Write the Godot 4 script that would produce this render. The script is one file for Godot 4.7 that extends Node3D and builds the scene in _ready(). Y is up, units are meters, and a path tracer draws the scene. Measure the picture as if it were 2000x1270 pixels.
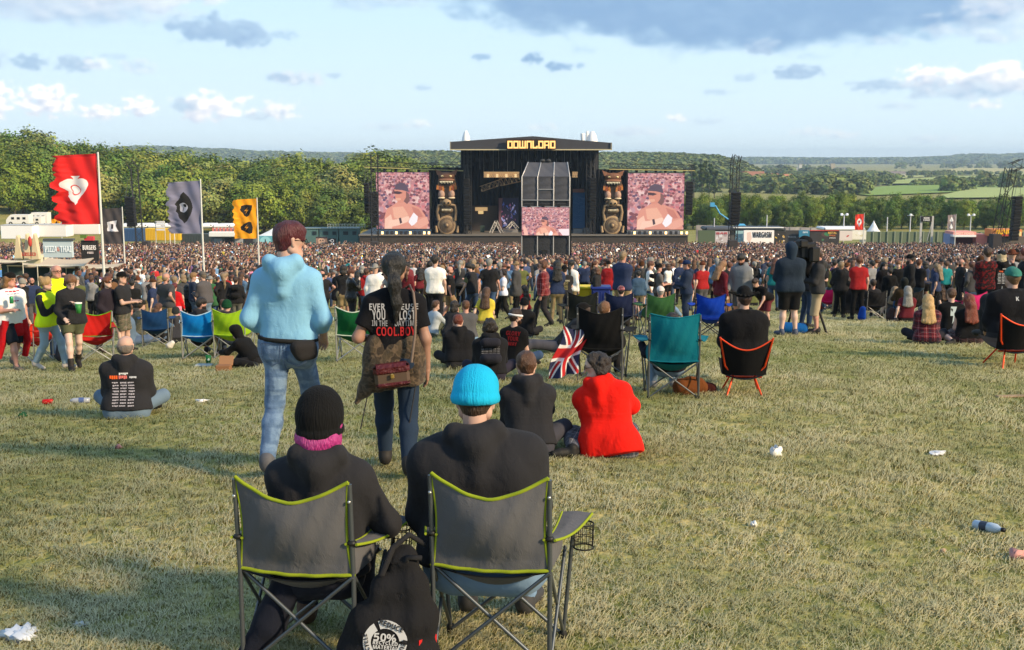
extends Node3D
# A festival field seen from a grass slope: people and camp chairs near, the crowd, the main stage, woods and a valley behind.
const FP := 2222.0
const CY := 2.3
const PIT := 0.1435
var rng := RandomNumberGenerator.new()
var nz := FastNoiseLite.new()
var names := {}
var mats := {}
var tex := {}

func R(a: float, b: float) -> float:
	return rng.randf_range(a, b)

# ---- where a point of the photograph lies at a given distance
func ray(x: float, y: float) -> Vector3:
	var cx := (x - 1000.0) / FP
	var cy := (635.0 - y) / FP
	var f := cos(PIT) + cy * sin(PIT)
	return Vector3(cx / f, (cy * cos(PIT) - sin(PIT)) / f, -1.0)

func at(x: float, y: float, d: float) -> Vector3:
	var r := ray(x, y)
	return Vector3(r.x * d, CY + r.y * d, -d)

const GZ := [-40.0, 0.0, 5.0, 8.4, 12.3, 16.0, 22.0, 31.0, 45.0, 60.0, 90.0, 120.0, 160.0, 205.0, 230.0, 300.0, 600.0, 1200.0, 2000.0, 3200.0, 4600.0, 7000.0]
const GD := [1.9, 2.2, 2.37, 2.38, 2.6, 2.88, 3.4, 4.4, 5.7, 7.0, 9.5, 11.6, 13.9, 16.2, 16.9, 17.2, 18.5, 21.0, 20.0, 14.0, 10.0, 30.0]

func gy(x: float, d: float) -> float:   # height of the ground
	var i := 1
	while i < GZ.size() - 2 and d > GZ[i + 1]:
		i += 1
	var t: float = clampf((d - GZ[i]) / (GZ[i + 1] - GZ[i]), 0.0, 1.0)
	var h := cubic_interpolate_in_time(GD[i], GD[i + 1], GD[i - 1], GD[i + 2], t, GZ[i + 1] - GZ[i], GZ[i - 1] - GZ[i], GZ[i + 2] - GZ[i]) if i < GZ.size() - 2 else GD[-1]
	if d < 170.0:
		h += 0.052 * clampf(-x - 0.6, 0.0, 11.0) * clampf((170.0 - d) / 120.0, 0.0, 1.0)
	if d > 225.0 and x < -60.0:
		h -= 6.0 * smoothstep(-85.0, -125.0, x) * smoothstep(228.0, 262.0, d)
	return CY - h

func ground(x: float, y: float) -> Vector3:   # the ground seen at a point of the photograph
	var r := ray(x, y)
	var d := 3.5
	while d < 6800.0 and CY + r.y * d > gy(r.x * d, d):
		d *= 1.004
	var lo := d / 1.004
	for k in 8:
		var m := (lo + d) / 2
		if CY + r.y * m > gy(r.x * m, m):
			lo = m
		else:
			d = m
	return Vector3(r.x * d, CY + r.y * d, -d)

func onto(x: float, d: float) -> Vector3:
	return Vector3(x, gy(x, d), -d)

# ---- things, parts, materials
func numbered(n: String) -> String:
	var k: int = names.get(n, 0)
	names[n] = k + 1
	return n if k == 0 else "%s_%03d" % [n, k]

func tag(o: Node, label: String, category: String, group := "") -> Node:
	o.set_meta("label", label)
	if category:
		o.set_meta("category", category)
	if group:
		o.set_meta("group", group)
	return o

func thing(called: String, label: String, category: String, pos := Vector3.ZERO, yaw := 0.0, group := "") -> Node3D:
	var o := Node3D.new()
	o.name = numbered(called)
	add_child(o)
	o.position = pos
	o.rotation.y = yaw
	tag(o, label, category, group)
	return o

func part(called: String, m: Mesh, mat: Material, parent: Node3D, pos := Vector3.ZERO) -> MeshInstance3D:
	var o := MeshInstance3D.new()
	o.mesh = m
	o.material_override = mat
	o.name = numbered(called) if parent == self else called
	o.position = pos
	parent.add_child(o, true)
	return o

func struct(called: String, m: Mesh, mat: Material, kind := "structure") -> MeshInstance3D:
	var o := part(called, m, mat, self)
	o.set_meta("kind", kind)
	return o

func noise_tex(key: String, freq: float, ramp: Array, oct := 5, size := 512, type := FastNoiseLite.TYPE_SIMPLEX_SMOOTH) -> Texture2D:
	if tex.has(key):
		return tex[key]
	var n := FastNoiseLite.new()
	n.seed = key.hash() % 1000
	n.noise_type = type
	n.frequency = freq
	n.fractal_octaves = oct
	n.fractal_gain = 0.6
	if key == "folds":
		n.fractal_type = FastNoiseLite.FRACTAL_RIDGED
		n.fractal_gain = 0.45
		n.domain_warp_enabled = true
		n.domain_warp_amplitude = 40.0
	var im := n.get_seamless_image(size, size)
	if ramp.size():
		var src := im.get_data()
		var dat := PackedByteArray()
		dat.resize(size * size * 3)
		var g := Gradient.new()
		g.offsets = PackedFloat32Array(ramp[0])
		g.colors = PackedColorArray(ramp[1])
		var lut := []
		for i in 256:
			lut.append(g.sample(i / 255.0))
		for i in size * size:
			var c: Color = lut[src[i]]
			dat[i * 3] = int(c.r * 255)
			dat[i * 3 + 1] = int(c.g * 255)
			dat[i * 3 + 2] = int(c.b * 255)
		im = Image.create_from_data(size, size, false, Image.FORMAT_RGB8, dat)
	tex[key] = ImageTexture.create_from_image(im)
	return tex[key]

func lin(r: float, g: float, b: float) -> Color:   # a linear base colour
	return Color(r, g, b).linear_to_srgb()

func mat(c: Color, rough := 0.8, metal := 0.0, bump := 0.0, bscale := 1.0) -> StandardMaterial3D:
	var key := "%s %.2f %.2f %.2f %.2f" % [c.to_html(), rough, metal, bump, bscale]
	if mats.has(key):
		return mats[key]
	var m := StandardMaterial3D.new()
	m.albedo_color = c
	m.roughness = rough
	m.metallic = metal
	m.metallic_specular = 0.4
	if bump > 0.0:
		m.heightmap_enabled = true
		m.heightmap_scale = bump
		m.heightmap_texture = noise_tex("grain", 0.02, [], 4, 256)
		m.uv1_triplanar = true
		m.uv1_scale = Vector3.ONE * bscale
	mats[key] = m
	return m

func cloth(c: Color, folds := 1.0) -> StandardMaterial3D:   # woven cloth with soft folds
	var key := "cloth %s %.1f" % [c.to_html(), folds]
	if mats.has(key):
		return mats[key]
	var m := StandardMaterial3D.new()
	m.albedo_color = c
	m.roughness = 0.92
	m.metallic_specular = 0.25
	m.heightmap_enabled = true
	m.heightmap_scale = 1.3 * folds
	m.heightmap_texture = noise_tex("folds", 0.005, [], 3, 256)
	m.uv1_triplanar = true
	m.uv1_scale = Vector3(1.7, 1.2, 1.7)
	m.rim_enabled = true
	m.rim = 0.35
	m.rim_tint = 0.7
	mats[key] = m
	return m

func knit(c: Color) -> StandardMaterial3D:   # ribbed wool
	var m := cloth(c, 0.5).duplicate() as StandardMaterial3D
	m.heightmap_scale = 0.5
	m.heightmap_texture = noise_tex("rib", 0.03, [], 2, 256)
	m.uv1_scale = Vector3(14, 1.2, 14)
	return m

func tinted(rough := 0.85, key := "vc") -> StandardMaterial3D:   # takes its colour from the mesh
	if mats.has(key):
		return mats[key]
	var m := StandardMaterial3D.new()
	m.vertex_color_use_as_albedo = true
	m.roughness = rough
	m.metallic_specular = 0.35
	mats[key] = m
	return m

# ---- shapes
func st0() -> SurfaceTool:
	var st := SurfaceTool.new()
	st.begin(Mesh.PRIMITIVE_TRIANGLES)
	return st

func quad(st: SurfaceTool, a: Vector3, b: Vector3, c: Vector3, d: Vector3) -> void:   # a b c d run clockwise seen from the front
	var n := (c - a).cross(b - a)
	if n.length_squared() < 1e-14:
		n = (d - a).cross(c - a)
	st.set_normal(n.normalized())
	st.set_uv(Vector2(0, 0)); st.add_vertex(a)
	st.set_uv(Vector2(1, 0)); st.add_vertex(b)
	st.set_uv(Vector2(1, 1)); st.add_vertex(c)
	st.set_uv(Vector2(0, 0)); st.add_vertex(a)
	st.set_uv(Vector2(1, 1)); st.add_vertex(c)
	st.set_uv(Vector2(0, 1)); st.add_vertex(d)

func box(st: SurfaceTool, lo: Vector3, hi: Vector3, xf := Transform3D()) -> void:
	var p := []
	for i in 8:
		p.append(xf * Vector3(hi.x if i & 1 else lo.x, hi.y if i & 2 else lo.y, hi.z if i & 4 else lo.z))
	for f in [[6, 7, 5, 4], [3, 2, 0, 1], [2, 6, 4, 0], [7, 3, 1, 5], [2, 3, 7, 6], [4, 5, 1, 0]]:
		quad(st, p[f[0]], p[f[1]], p[f[2]], p[f[3]])

func boxm(size: Vector3, bevel := 0.0) -> Mesh:
	var st := st0()
	var h := size / 2
	if bevel <= 0.0:
		box(st, -h, h)
		return st.commit()
	var b := minf(bevel, minf(h.x, minf(h.y, h.z)) * 0.9)
	for ax in 3:
		for s in [-1.0, 1.0]:
			var u := (ax + 1) % 3
			var v := (ax + 2) % 3
			var c := []
			for q in [[-1, -1], [-1, 1], [1, 1], [1, -1]]:
				var p := Vector3.ZERO
				p[ax] = s * h[ax]
				p[u] = q[0] * (h[u] - b)
				p[v] = q[1] * (h[v] - b)
				c.append(p)
			if s > 0:
				quad(st, c[0], c[1], c[2], c[3])
			else:
				quad(st, c[3], c[2], c[1], c[0])
			for t in [-1.0, 1.0]:   # the chamfer towards axis u
				var e := []
				for w in [-1.0, 1.0]:
					var p1 := Vector3.ZERO
					p1[ax] = s * h[ax]; p1[u] = t * (h[u] - b); p1[v] = w * (h[v] - b)
					var p2 := Vector3.ZERO
					p2[ax] = s * (h[ax] - b); p2[u] = t * h[u]; p2[v] = w * (h[v] - b)
					e.append(p1); e.append(p2)
				if s * t > 0:
					quad(st, e[0], e[2], e[3], e[1])
				else:
					quad(st, e[1], e[3], e[2], e[0])
	return st.commit()

func tube(st: SurfaceTool, pts: Array, r: float, sides := 8, r2 := -1.0) -> void:
	var n := pts.size()
	var rings := []
	var up := Vector3(0.31, 0.9, 0.29).normalized()
	for i in n:
		var t: Vector3 = (pts[mini(i + 1, n - 1)] - pts[maxi(i - 1, 0)]).normalized()
		if absf(t.dot(up)) > 0.97:
			up = Vector3(0.9, 0.1, 0.4).normalized()
		var a := t.cross(up).normalized()
		var b := t.cross(a)
		up = -b if i == 0 else up
		var rr := r if r2 < 0 else lerpf(r, r2, float(i) / maxf(1, n - 1))
		var ring := []
		for k in sides:
			var g := TAU * k / sides
			ring.append([pts[i] + (a * cos(g) + b * sin(g)) * rr, a * cos(g) + b * sin(g)])
		rings.append(ring)
	for i in n - 1:
		for k in sides:
			var k2 := (k + 1) % sides
			for q in [rings[i][k], rings[i + 1][k], rings[i + 1][k2], rings[i][k], rings[i + 1][k2], rings[i][k2]]:
				st.set_normal(q[1])
				st.set_uv(Vector2.ZERO)
				st.add_vertex(q[0])
	st.set_uv(Vector2.ZERO)
	for e in [0, n - 1]:
		var d: Vector3 = (pts[0] - pts[1]).normalized() if e == 0 else (pts[n - 1] - pts[n - 2]).normalized()
		for k in sides:
			var k2 := (k + 1) % sides
			st.set_normal(d); st.add_vertex(pts[e])
			st.set_normal(d); st.add_vertex(rings[e][k2 if e else k][0])
			st.set_normal(d); st.add_vertex(rings[e][k if e else k2][0])

func tubem(pts: Array, r: float, sides := 8, r2 := -1.0) -> Mesh:
	var st := st0()
	tube(st, pts, r, sides, r2)
	return st.commit()

func lathe(prof: Array, sides := 14) -> Mesh:   # prof: [radius, height] from the bottom up
	var st := st0()
	st.set_smooth_group(0)
	for i in prof.size() - 1:
		for k in sides:
			var p := []
			for e in [[i, k], [i + 1, k], [i + 1, k + 1], [i, k + 1]]:
				var g: float = TAU * e[1] / sides
				p.append(Vector3(cos(g) * prof[e[0]][0], prof[e[0]][1], sin(g) * prof[e[0]][0]))
			for q in [0, 1, 2, 0, 2, 3]:
				st.add_vertex(p[q])
	st.index()
	st.generate_normals()
	return st.commit()

func sheet(f: Callable, nu: int, nv: int, thick := 0.003, st: SurfaceTool = null) -> Mesh:   # cloth: f(u, v) gives its middle
	var own := st == null
	if own:
		st = st0()
	var p := []
	for j in nv + 1:
		for i in nu + 1:
			p.append(f.call(float(i) / nu, float(j) / nv))
	var w := nu + 1
	var nn := []
	for j in nv + 1:
		for i in nu + 1:
			var du: Vector3 = p[j * w + mini(i + 1, nu)] - p[j * w + maxi(i - 1, 0)]
			var dv: Vector3 = p[mini(j + 1, nv) * w + i] - p[maxi(j - 1, 0) * w + i]
			nn.append(du.cross(dv).normalized())
	for side in [1.0, -1.0]:
		for j in nv:
			for i in nu:
				var q := [j * w + i, j * w + i + 1, (j + 1) * w + i + 1, (j + 1) * w + i]
				for k in ([0, 2, 1, 0, 3, 2] if side > 0 else [0, 1, 2, 0, 2, 3]):
					var v: int = q[k]
					st.set_normal(nn[v] * side)
					st.set_uv(Vector2(float(v % w) / nu, float(v / w) / nv))
					st.add_vertex(p[v] + nn[v] * side * thick / 2)
	return st.commit() if own else null

func ell(c: Vector3, r: Vector3, n := 10, st: SurfaceTool = null, bump := 0.0) -> Mesh:   # an ellipsoid, optionally lumpy
	var own := st == null
	if own:
		st = st0()
	var f := func(i: int, j: int) -> Array:
		var a := TAU * (i % (n * 2)) / (n * 2.0)
		var b := PI * j / n - PI / 2
		var d := Vector3(cos(b) * cos(a), sin(b), cos(b) * sin(a))
		var s := 1.0 + bump * nz.get_noise_3dv(d * 90.0 + c * 37.0)
		return [c + d * r * s, (d / r).normalized()]
	for j in n:
		for i in n * 2:
			for e in [f.call(i, j), f.call(i + 1, j + 1), f.call(i, j + 1), f.call(i, j), f.call(i + 1, j), f.call(i + 1, j + 1)]:
				st.set_normal(e[1])
				st.set_uv(Vector2.ZERO)
				st.add_vertex(e[0])
	return st.commit() if own else null

func extrude(poly: Array, depth: float) -> Mesh:   # a flat outline in x, y given a thickness along z
	var pl := PackedVector2Array(poly)
	if Geometry2D.is_polygon_clockwise(pl):
		pl.reverse()
	var tri := Geometry2D.triangulate_polygon(pl)
	var st := st0()
	for i in range(0, tri.size(), 3):
		for s in [1.0, -1.0]:
			var o: Array = [0, 1, 2] if s > 0 else [0, 2, 1]
			var a := pl[tri[i]]; var b := pl[tri[i + 1]]; var c := pl[tri[i + 2]]
			if (b - a).cross(c - a) > 0:
				o = [0, 2, 1] if s > 0 else [0, 1, 2]
			for k in o:
				st.set_normal(Vector3(0, 0, s))
				st.set_uv(Vector2.ZERO)
				st.add_vertex(Vector3(pl[tri[i + k]].x, pl[tri[i + k]].y, s * depth / 2))
	for i in pl.size():
		var a := pl[i]
		var b := pl[(i + 1) % pl.size()]
		quad(st, Vector3(a.x, a.y, depth / 2), Vector3(a.x, a.y, -depth / 2), Vector3(b.x, b.y, -depth / 2), Vector3(b.x, b.y, depth / 2))
	return st.commit()

var fonts := {}
func text(s: String, height: float, serif := "Droid Sans", bold := true, depth := 0.01, width := -1.0) -> Mesh:
	var k := serif + str(bold)
	if not fonts.has(k):
		var f := SystemFont.new()
		f.font_names = PackedStringArray([serif])
		f.font_weight = 700 if bold else 400
		fonts[k] = f
	var t := TextMesh.new()
	t.font = fonts[k]
	t.text = s
	t.font_size = 32
	t.pixel_size = height / 23.0
	t.depth = depth
	t.curve_step = 4.0
	if width > 0:
		var w := t.get_aabb().size.x
		var st := st0()
		for i in t.get_surface_count():
			st.append_from(t, i, Transform3D(Basis.from_scale(Vector3(width / maxf(w, 0.01), 1, 1)), Vector3.ZERO))
		return st.commit()
	return t

# ---- painting flat print: posters, flags and screens
func fill_poly(im: Image, pts: Array, c: Color) -> void:
	var W := im.get_width(); var H := im.get_height()
	var lo := 1e9; var hi := -1e9
	for p in pts:
		lo = minf(lo, p.y); hi = maxf(hi, p.y)
	for y in range(maxi(0, int(lo * H)), mini(H, int(hi * H) + 1)):
		var yy := (y + 0.5) / H
		var xs := []
		for i in pts.size():
			var a: Vector2 = pts[i]; var b: Vector2 = pts[(i + 1) % pts.size()]
			if (a.y <= yy) != (b.y <= yy):
				xs.append(a.x + (yy - a.y) / (b.y - a.y) * (b.x - a.x))
		xs.sort()
		for i in range(0, xs.size() - 1, 2):
			var x0 := int(round(xs[i] * W)); var x1 := int(round(xs[i + 1] * W))
			if x1 > x0:
				im.fill_rect(Rect2i(x0, y, x1 - x0, 1), c)

func fill_ell(im: Image, c: Vector2, r: Vector2, col: Color, turn := 0.0) -> void:
	var pts := []
	for i in 24:
		pts.append(c + (Vector2(cos(TAU * i / 24), sin(TAU * i / 24)) * r).rotated(turn))
	fill_poly(im, pts, col)

func V2(a: Array) -> Array:
	var o := []
	for i in range(0, a.size(), 2):
		o.append(Vector2(a[i], a[i + 1]))
	return o

func image_mat(im: Image, rough := 0.8, glow := 0.0) -> StandardMaterial3D:
	var m := StandardMaterial3D.new()
	var t := ImageTexture.create_from_image(im)
	m.roughness = rough
	m.texture_repeat = false
	if glow > 0.0:
		m.albedo_color = Color(0.05, 0.05, 0.05)
		m.emission_enabled = true
		m.emission = Color.BLACK
		m.emission_texture = t
		m.emission_energy_multiplier = glow
	else:
		m.albedo_texture = t
	return m

# ---- bodies and clothes: tapered capsules joined smoothly on a grid, meshed as surface nets
# a bone: [a, b, radius at a, radius at b, planes that cut it (or null), own blend (or null)]
func bone(a: Vector3, b: Vector3, ra: float, rb := -1.0, planes = null, kk = null) -> Array:
	return [a, b, ra, ra if rb < 0 else rb, planes, kk]

var last := {}   # the grid of the last field, for laying prints on it

func field(bones: Array, cell: float, k := 0.04, amp := 0.0, freq := 9.0, paint = null, floor_y := -1e9, smooth := 1) -> ArrayMesh:
	var lo := Vector3.ONE * 1e9
	var hi := -lo
	for bn in bones:
		var r: Vector3 = Vector3.ONE * maxf(bn[2], bn[3])
		lo = lo.min(bn[0] - r).min(bn[1] - r)
		hi = hi.max(bn[0] + r).max(bn[1] + r)
	var m := cell * 2.6 + amp
	lo -= Vector3.ONE * m
	hi += Vector3.ONE * m
	lo.y = maxf(lo.y, floor_y - cell * 2.0)
	var nx := int(ceil((hi.x - lo.x) / cell)) + 1
	var ny := int(ceil((hi.y - lo.y) / cell)) + 1
	var nzz := int(ceil((hi.z - lo.z) / cell)) + 1
	var sy := nx
	var sz := nx * ny
	var a := PackedFloat32Array()
	a.resize(sz * nzz)
	a.fill(0.12)
	for bn in bones:
		var A: Vector3 = bn[0]
		var B: Vector3 = bn[1]
		var ra: float = bn[2]
		var rd: float = bn[3] - bn[2]
		var kk: float = k if bn[5] == null else bn[5]
		var rr := maxf(bn[2], bn[3]) + maxf(kk, cell * 1.8)
		var l := ((A.min(B) - Vector3.ONE * rr - lo) / cell).ceil().clamp(Vector3.ZERO, Vector3(nx - 1, ny - 1, nzz - 1))
		var h := ((A.max(B) + Vector3.ONE * rr - lo) / cell).floor().clamp(Vector3.ZERO, Vector3(nx - 1, ny - 1, nzz - 1))
		var AB := B - A
		var inv := 1.0 / maxf(AB.length_squared(), 1e-9)
		var planes = bn[4]
		var x0 := int(l.x)
		var x1 := int(h.x) + 1
		for z in range(int(l.z), int(h.z) + 1):
			for y in range(int(l.y), int(h.y) + 1):
				var p := Vector3(lo.x + x0 * cell, lo.y + y * cell, lo.z + z * cell)
				var i := z * sz + y * sy + x0
				for x in range(x0, x1):
					var AP := p - A
					var t := clampf(AP.dot(AB) * inv, 0.0, 1.0)
					var d := AP.distance_to(AB * t) - ra - rd * t
					if planes != null:
						for pl in planes:
							d = maxf(d, pl.distance_to(p))
					var e := a[i]
					if d < e + kk:
						var q := kk - absf(d - e)
						a[i] = minf(d, e) if q <= 0.0 else minf(d, e) - q * q / (4.0 * kk)
					p.x += cell
					i += 1
	if amp > 0.0:
		for z in nzz:
			for y in ny:
				var i := z * sz + y * sy
				for x in nx:
					if absf(a[i]) < cell * 2.0:
						a[i] += amp * nz.get_noise_3d((lo.x + x * cell) * freq, (lo.y + y * cell) * freq * 0.7, (lo.z + z * cell) * freq)
					i += 1
	if floor_y > -1e8:
		var top := mini(ny, int((floor_y - lo.y) / cell) + 3)
		for z in nzz:
			for y in top:
				for x in nx:
					var i := z * sz + y * sy + x
					a[i] = maxf(a[i], floor_y - (lo.y + y * cell))
	last = {"lo": lo, "cell": cell, "n": Vector3i(nx, ny, nzz), "a": a}
	return nets(a, lo, cell, nx, ny, nzz, paint)

func nets(a: PackedFloat32Array, lo: Vector3, cell: float, nx: int, ny: int, nzz: int, paint) -> ArrayMesh:
	var sy := nx
	var sz := nx * ny
	var vi := PackedInt32Array()
	vi.resize(a.size())
	var V := PackedVector3Array()
	var N := PackedVector3Array()
	var C := PackedColorArray()
	var I := PackedInt32Array()
	var painted: bool = paint != null
	for z in nzz - 1:
		for y in ny - 1:
			var i := z * sz + y * sy
			for x in nx - 1:
				var v0 := a[i]
				if v0 > 0.1 and a[i + 1 + sy + sz] > 0.1:
					i += 1
					continue
				var v1 := a[i + 1]
				var v2 := a[i + sy]
				var v3 := a[i + sy + 1]
				var v4 := a[i + sz]
				var v5 := a[i + sz + 1]
				var v6 := a[i + sz + sy]
				var v7 := a[i + sz + sy + 1]
				var s0 := v0 < 0.0
				if (v1 < 0.0) == s0 and (v2 < 0.0) == s0 and (v3 < 0.0) == s0 and (v4 < 0.0) == s0 and (v5 < 0.0) == s0 and (v6 < 0.0) == s0 and (v7 < 0.0) == s0:
					i += 1
					continue
				var p := Vector3.ZERO
				var n := 0
				if (v0 < 0.0) != (v1 < 0.0): p += Vector3(v0 / (v0 - v1), 0, 0); n += 1
				if (v2 < 0.0) != (v3 < 0.0): p += Vector3(v2 / (v2 - v3), 1, 0); n += 1
				if (v4 < 0.0) != (v5 < 0.0): p += Vector3(v4 / (v4 - v5), 0, 1); n += 1
				if (v6 < 0.0) != (v7 < 0.0): p += Vector3(v6 / (v6 - v7), 1, 1); n += 1
				if (v0 < 0.0) != (v2 < 0.0): p += Vector3(0, v0 / (v0 - v2), 0); n += 1
				if (v1 < 0.0) != (v3 < 0.0): p += Vector3(1, v1 / (v1 - v3), 0); n += 1
				if (v4 < 0.0) != (v6 < 0.0): p += Vector3(0, v4 / (v4 - v6), 1); n += 1
				if (v5 < 0.0) != (v7 < 0.0): p += Vector3(1, v5 / (v5 - v7), 1); n += 1
				if (v0 < 0.0) != (v4 < 0.0): p += Vector3(0, 0, v0 / (v0 - v4)); n += 1
				if (v1 < 0.0) != (v5 < 0.0): p += Vector3(1, 0, v1 / (v1 - v5)); n += 1
				if (v2 < 0.0) != (v6 < 0.0): p += Vector3(0, 1, v2 / (v2 - v6)); n += 1
				if (v3 < 0.0) != (v7 < 0.0): p += Vector3(1, 1, v3 / (v3 - v7)); n += 1
				p = lo + (Vector3(x, y, z) + p / n) * cell
				vi[i] = V.size()
				V.append(p)
				N.append(Vector3(v1 + v3 + v5 + v7 - v0 - v2 - v4 - v6, v2 + v3 + v6 + v7 - v0 - v1 - v4 - v5, v4 + v5 + v6 + v7 - v0 - v1 - v2 - v3).normalized())
				if painted:
					C.append(paint.call(p))
				if x > 0 and y > 0 and z > 0:
					if s0 != (v1 < 0.0):
						face(I, vi[i], vi[i - sy], vi[i - sy - sz], vi[i - sz], s0)
					if s0 != (v2 < 0.0):
						face(I, vi[i], vi[i - sz], vi[i - sz - 1], vi[i - 1], s0)
					if s0 != (v4 < 0.0):
						face(I, vi[i], vi[i - 1], vi[i - 1 - sy], vi[i - sy], s0)
				i += 1
	var m := ArrayMesh.new()
	if I.is_empty():
		return m
	var arr := []
	arr.resize(Mesh.ARRAY_MAX)
	arr[Mesh.ARRAY_VERTEX] = V
	arr[Mesh.ARRAY_NORMAL] = N
	if painted:
		arr[Mesh.ARRAY_COLOR] = C
	arr[Mesh.ARRAY_INDEX] = I
	m.add_surface_from_arrays(Mesh.PRIMITIVE_TRIANGLES, arr)
	return m

func face(I: PackedInt32Array, a: int, b: int, c: int, d: int, front: bool) -> void:
	if front:
		I.append_array(PackedInt32Array([a, c, b, a, d, c]))
	else:
		I.append_array(PackedInt32Array([a, b, c, a, c, d]))

func sample(g: Dictionary, p: Vector3) -> float:
	var q: Vector3 = (p - g.lo) / g.cell
	var n: Vector3i = g.n
	var f := q.floor()
	var x := int(f.x); var y := int(f.y); var z := int(f.z)
	if x < 0 or y < 0 or z < 0 or x >= n.x - 1 or y >= n.y - 1 or z >= n.z - 1:
		return 0.12
	q -= f
	var a: PackedFloat32Array = g.a
	var i := (z * n.y + y) * n.x + x
	var s := n.x
	var t := n.x * n.y
	return lerpf(lerpf(lerpf(a[i], a[i + 1], q.x), lerpf(a[i + s], a[i + s + 1], q.x), q.y), lerpf(lerpf(a[i + t], a[i + t + 1], q.x), lerpf(a[i + t + s], a[i + t + s + 1], q.x), q.y), q.z)

func lay(m: Mesh, g: Dictionary, xf: Transform3D, off := 0.004) -> ArrayMesh:   # bend a flat print onto a surface; xf.z points away from the surface
	var out := ArrayMesh.new()
	for s in m.get_surface_count():
		var arr := m.surface_get_arrays(s)
		var v: PackedVector3Array = arr[Mesh.ARRAY_VERTEX]
		var nn := PackedVector3Array()
		var dir := -xf.basis.z.normalized()
		for i in v.size():
			var p := xf * Vector3(v[i].x, v[i].y, 0.0)
			for k in 26:
				var d := sample(g, p)
				if d < 0.0015:
					break
				p += dir * clampf(d * 0.8, 0.002, 0.03)
			nn.append(-dir)
			v[i] = p - dir * (off + (0.002 if v.size() and arr[Mesh.ARRAY_VERTEX][i].z > 0 else 0.0))
		arr[Mesh.ARRAY_VERTEX] = v
		arr[Mesh.ARRAY_NORMAL] = nn
		arr[Mesh.ARRAY_TANGENT] = null
		out.add_surface_from_arrays(Mesh.PRIMITIVE_TRIANGLES, arr)
	return out

# ---- the skeleton of a pose; the figure looks along -Z and its right is +X
const ARMS := {
	"down": [0.07, -0.54, -0.03], "back_down": [0.08, -0.5, 0.14], "fore": [0.07, -0.49, -0.2], "hold": [-0.1, -0.24, -0.33], "chest": [-0.16, -0.14, -0.24], "pocket": [0.02, -0.44, -0.16],
	"phone": [-0.12, -0.16, -0.34], "cross": [-0.24, -0.24, -0.22], "lap": [-0.08, -0.42, -0.28], "knees": [-0.08, -0.2, -0.46], "reach": [0.02, -0.1, -0.54], "prop": [0.16, -0.52, 0.2],
	"side": [0.34, -0.36, -0.14], "up": [0.1, 0.48, -0.1], "mouth": [-0.14, 0.06, -0.26], "hip": [0.06, -0.34, 0.0], "rest": [0.1, -0.3, -0.32], "bend": [0.0, -0.5, -0.22], "head": [0.02, 0.2, 0.02]}

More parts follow.
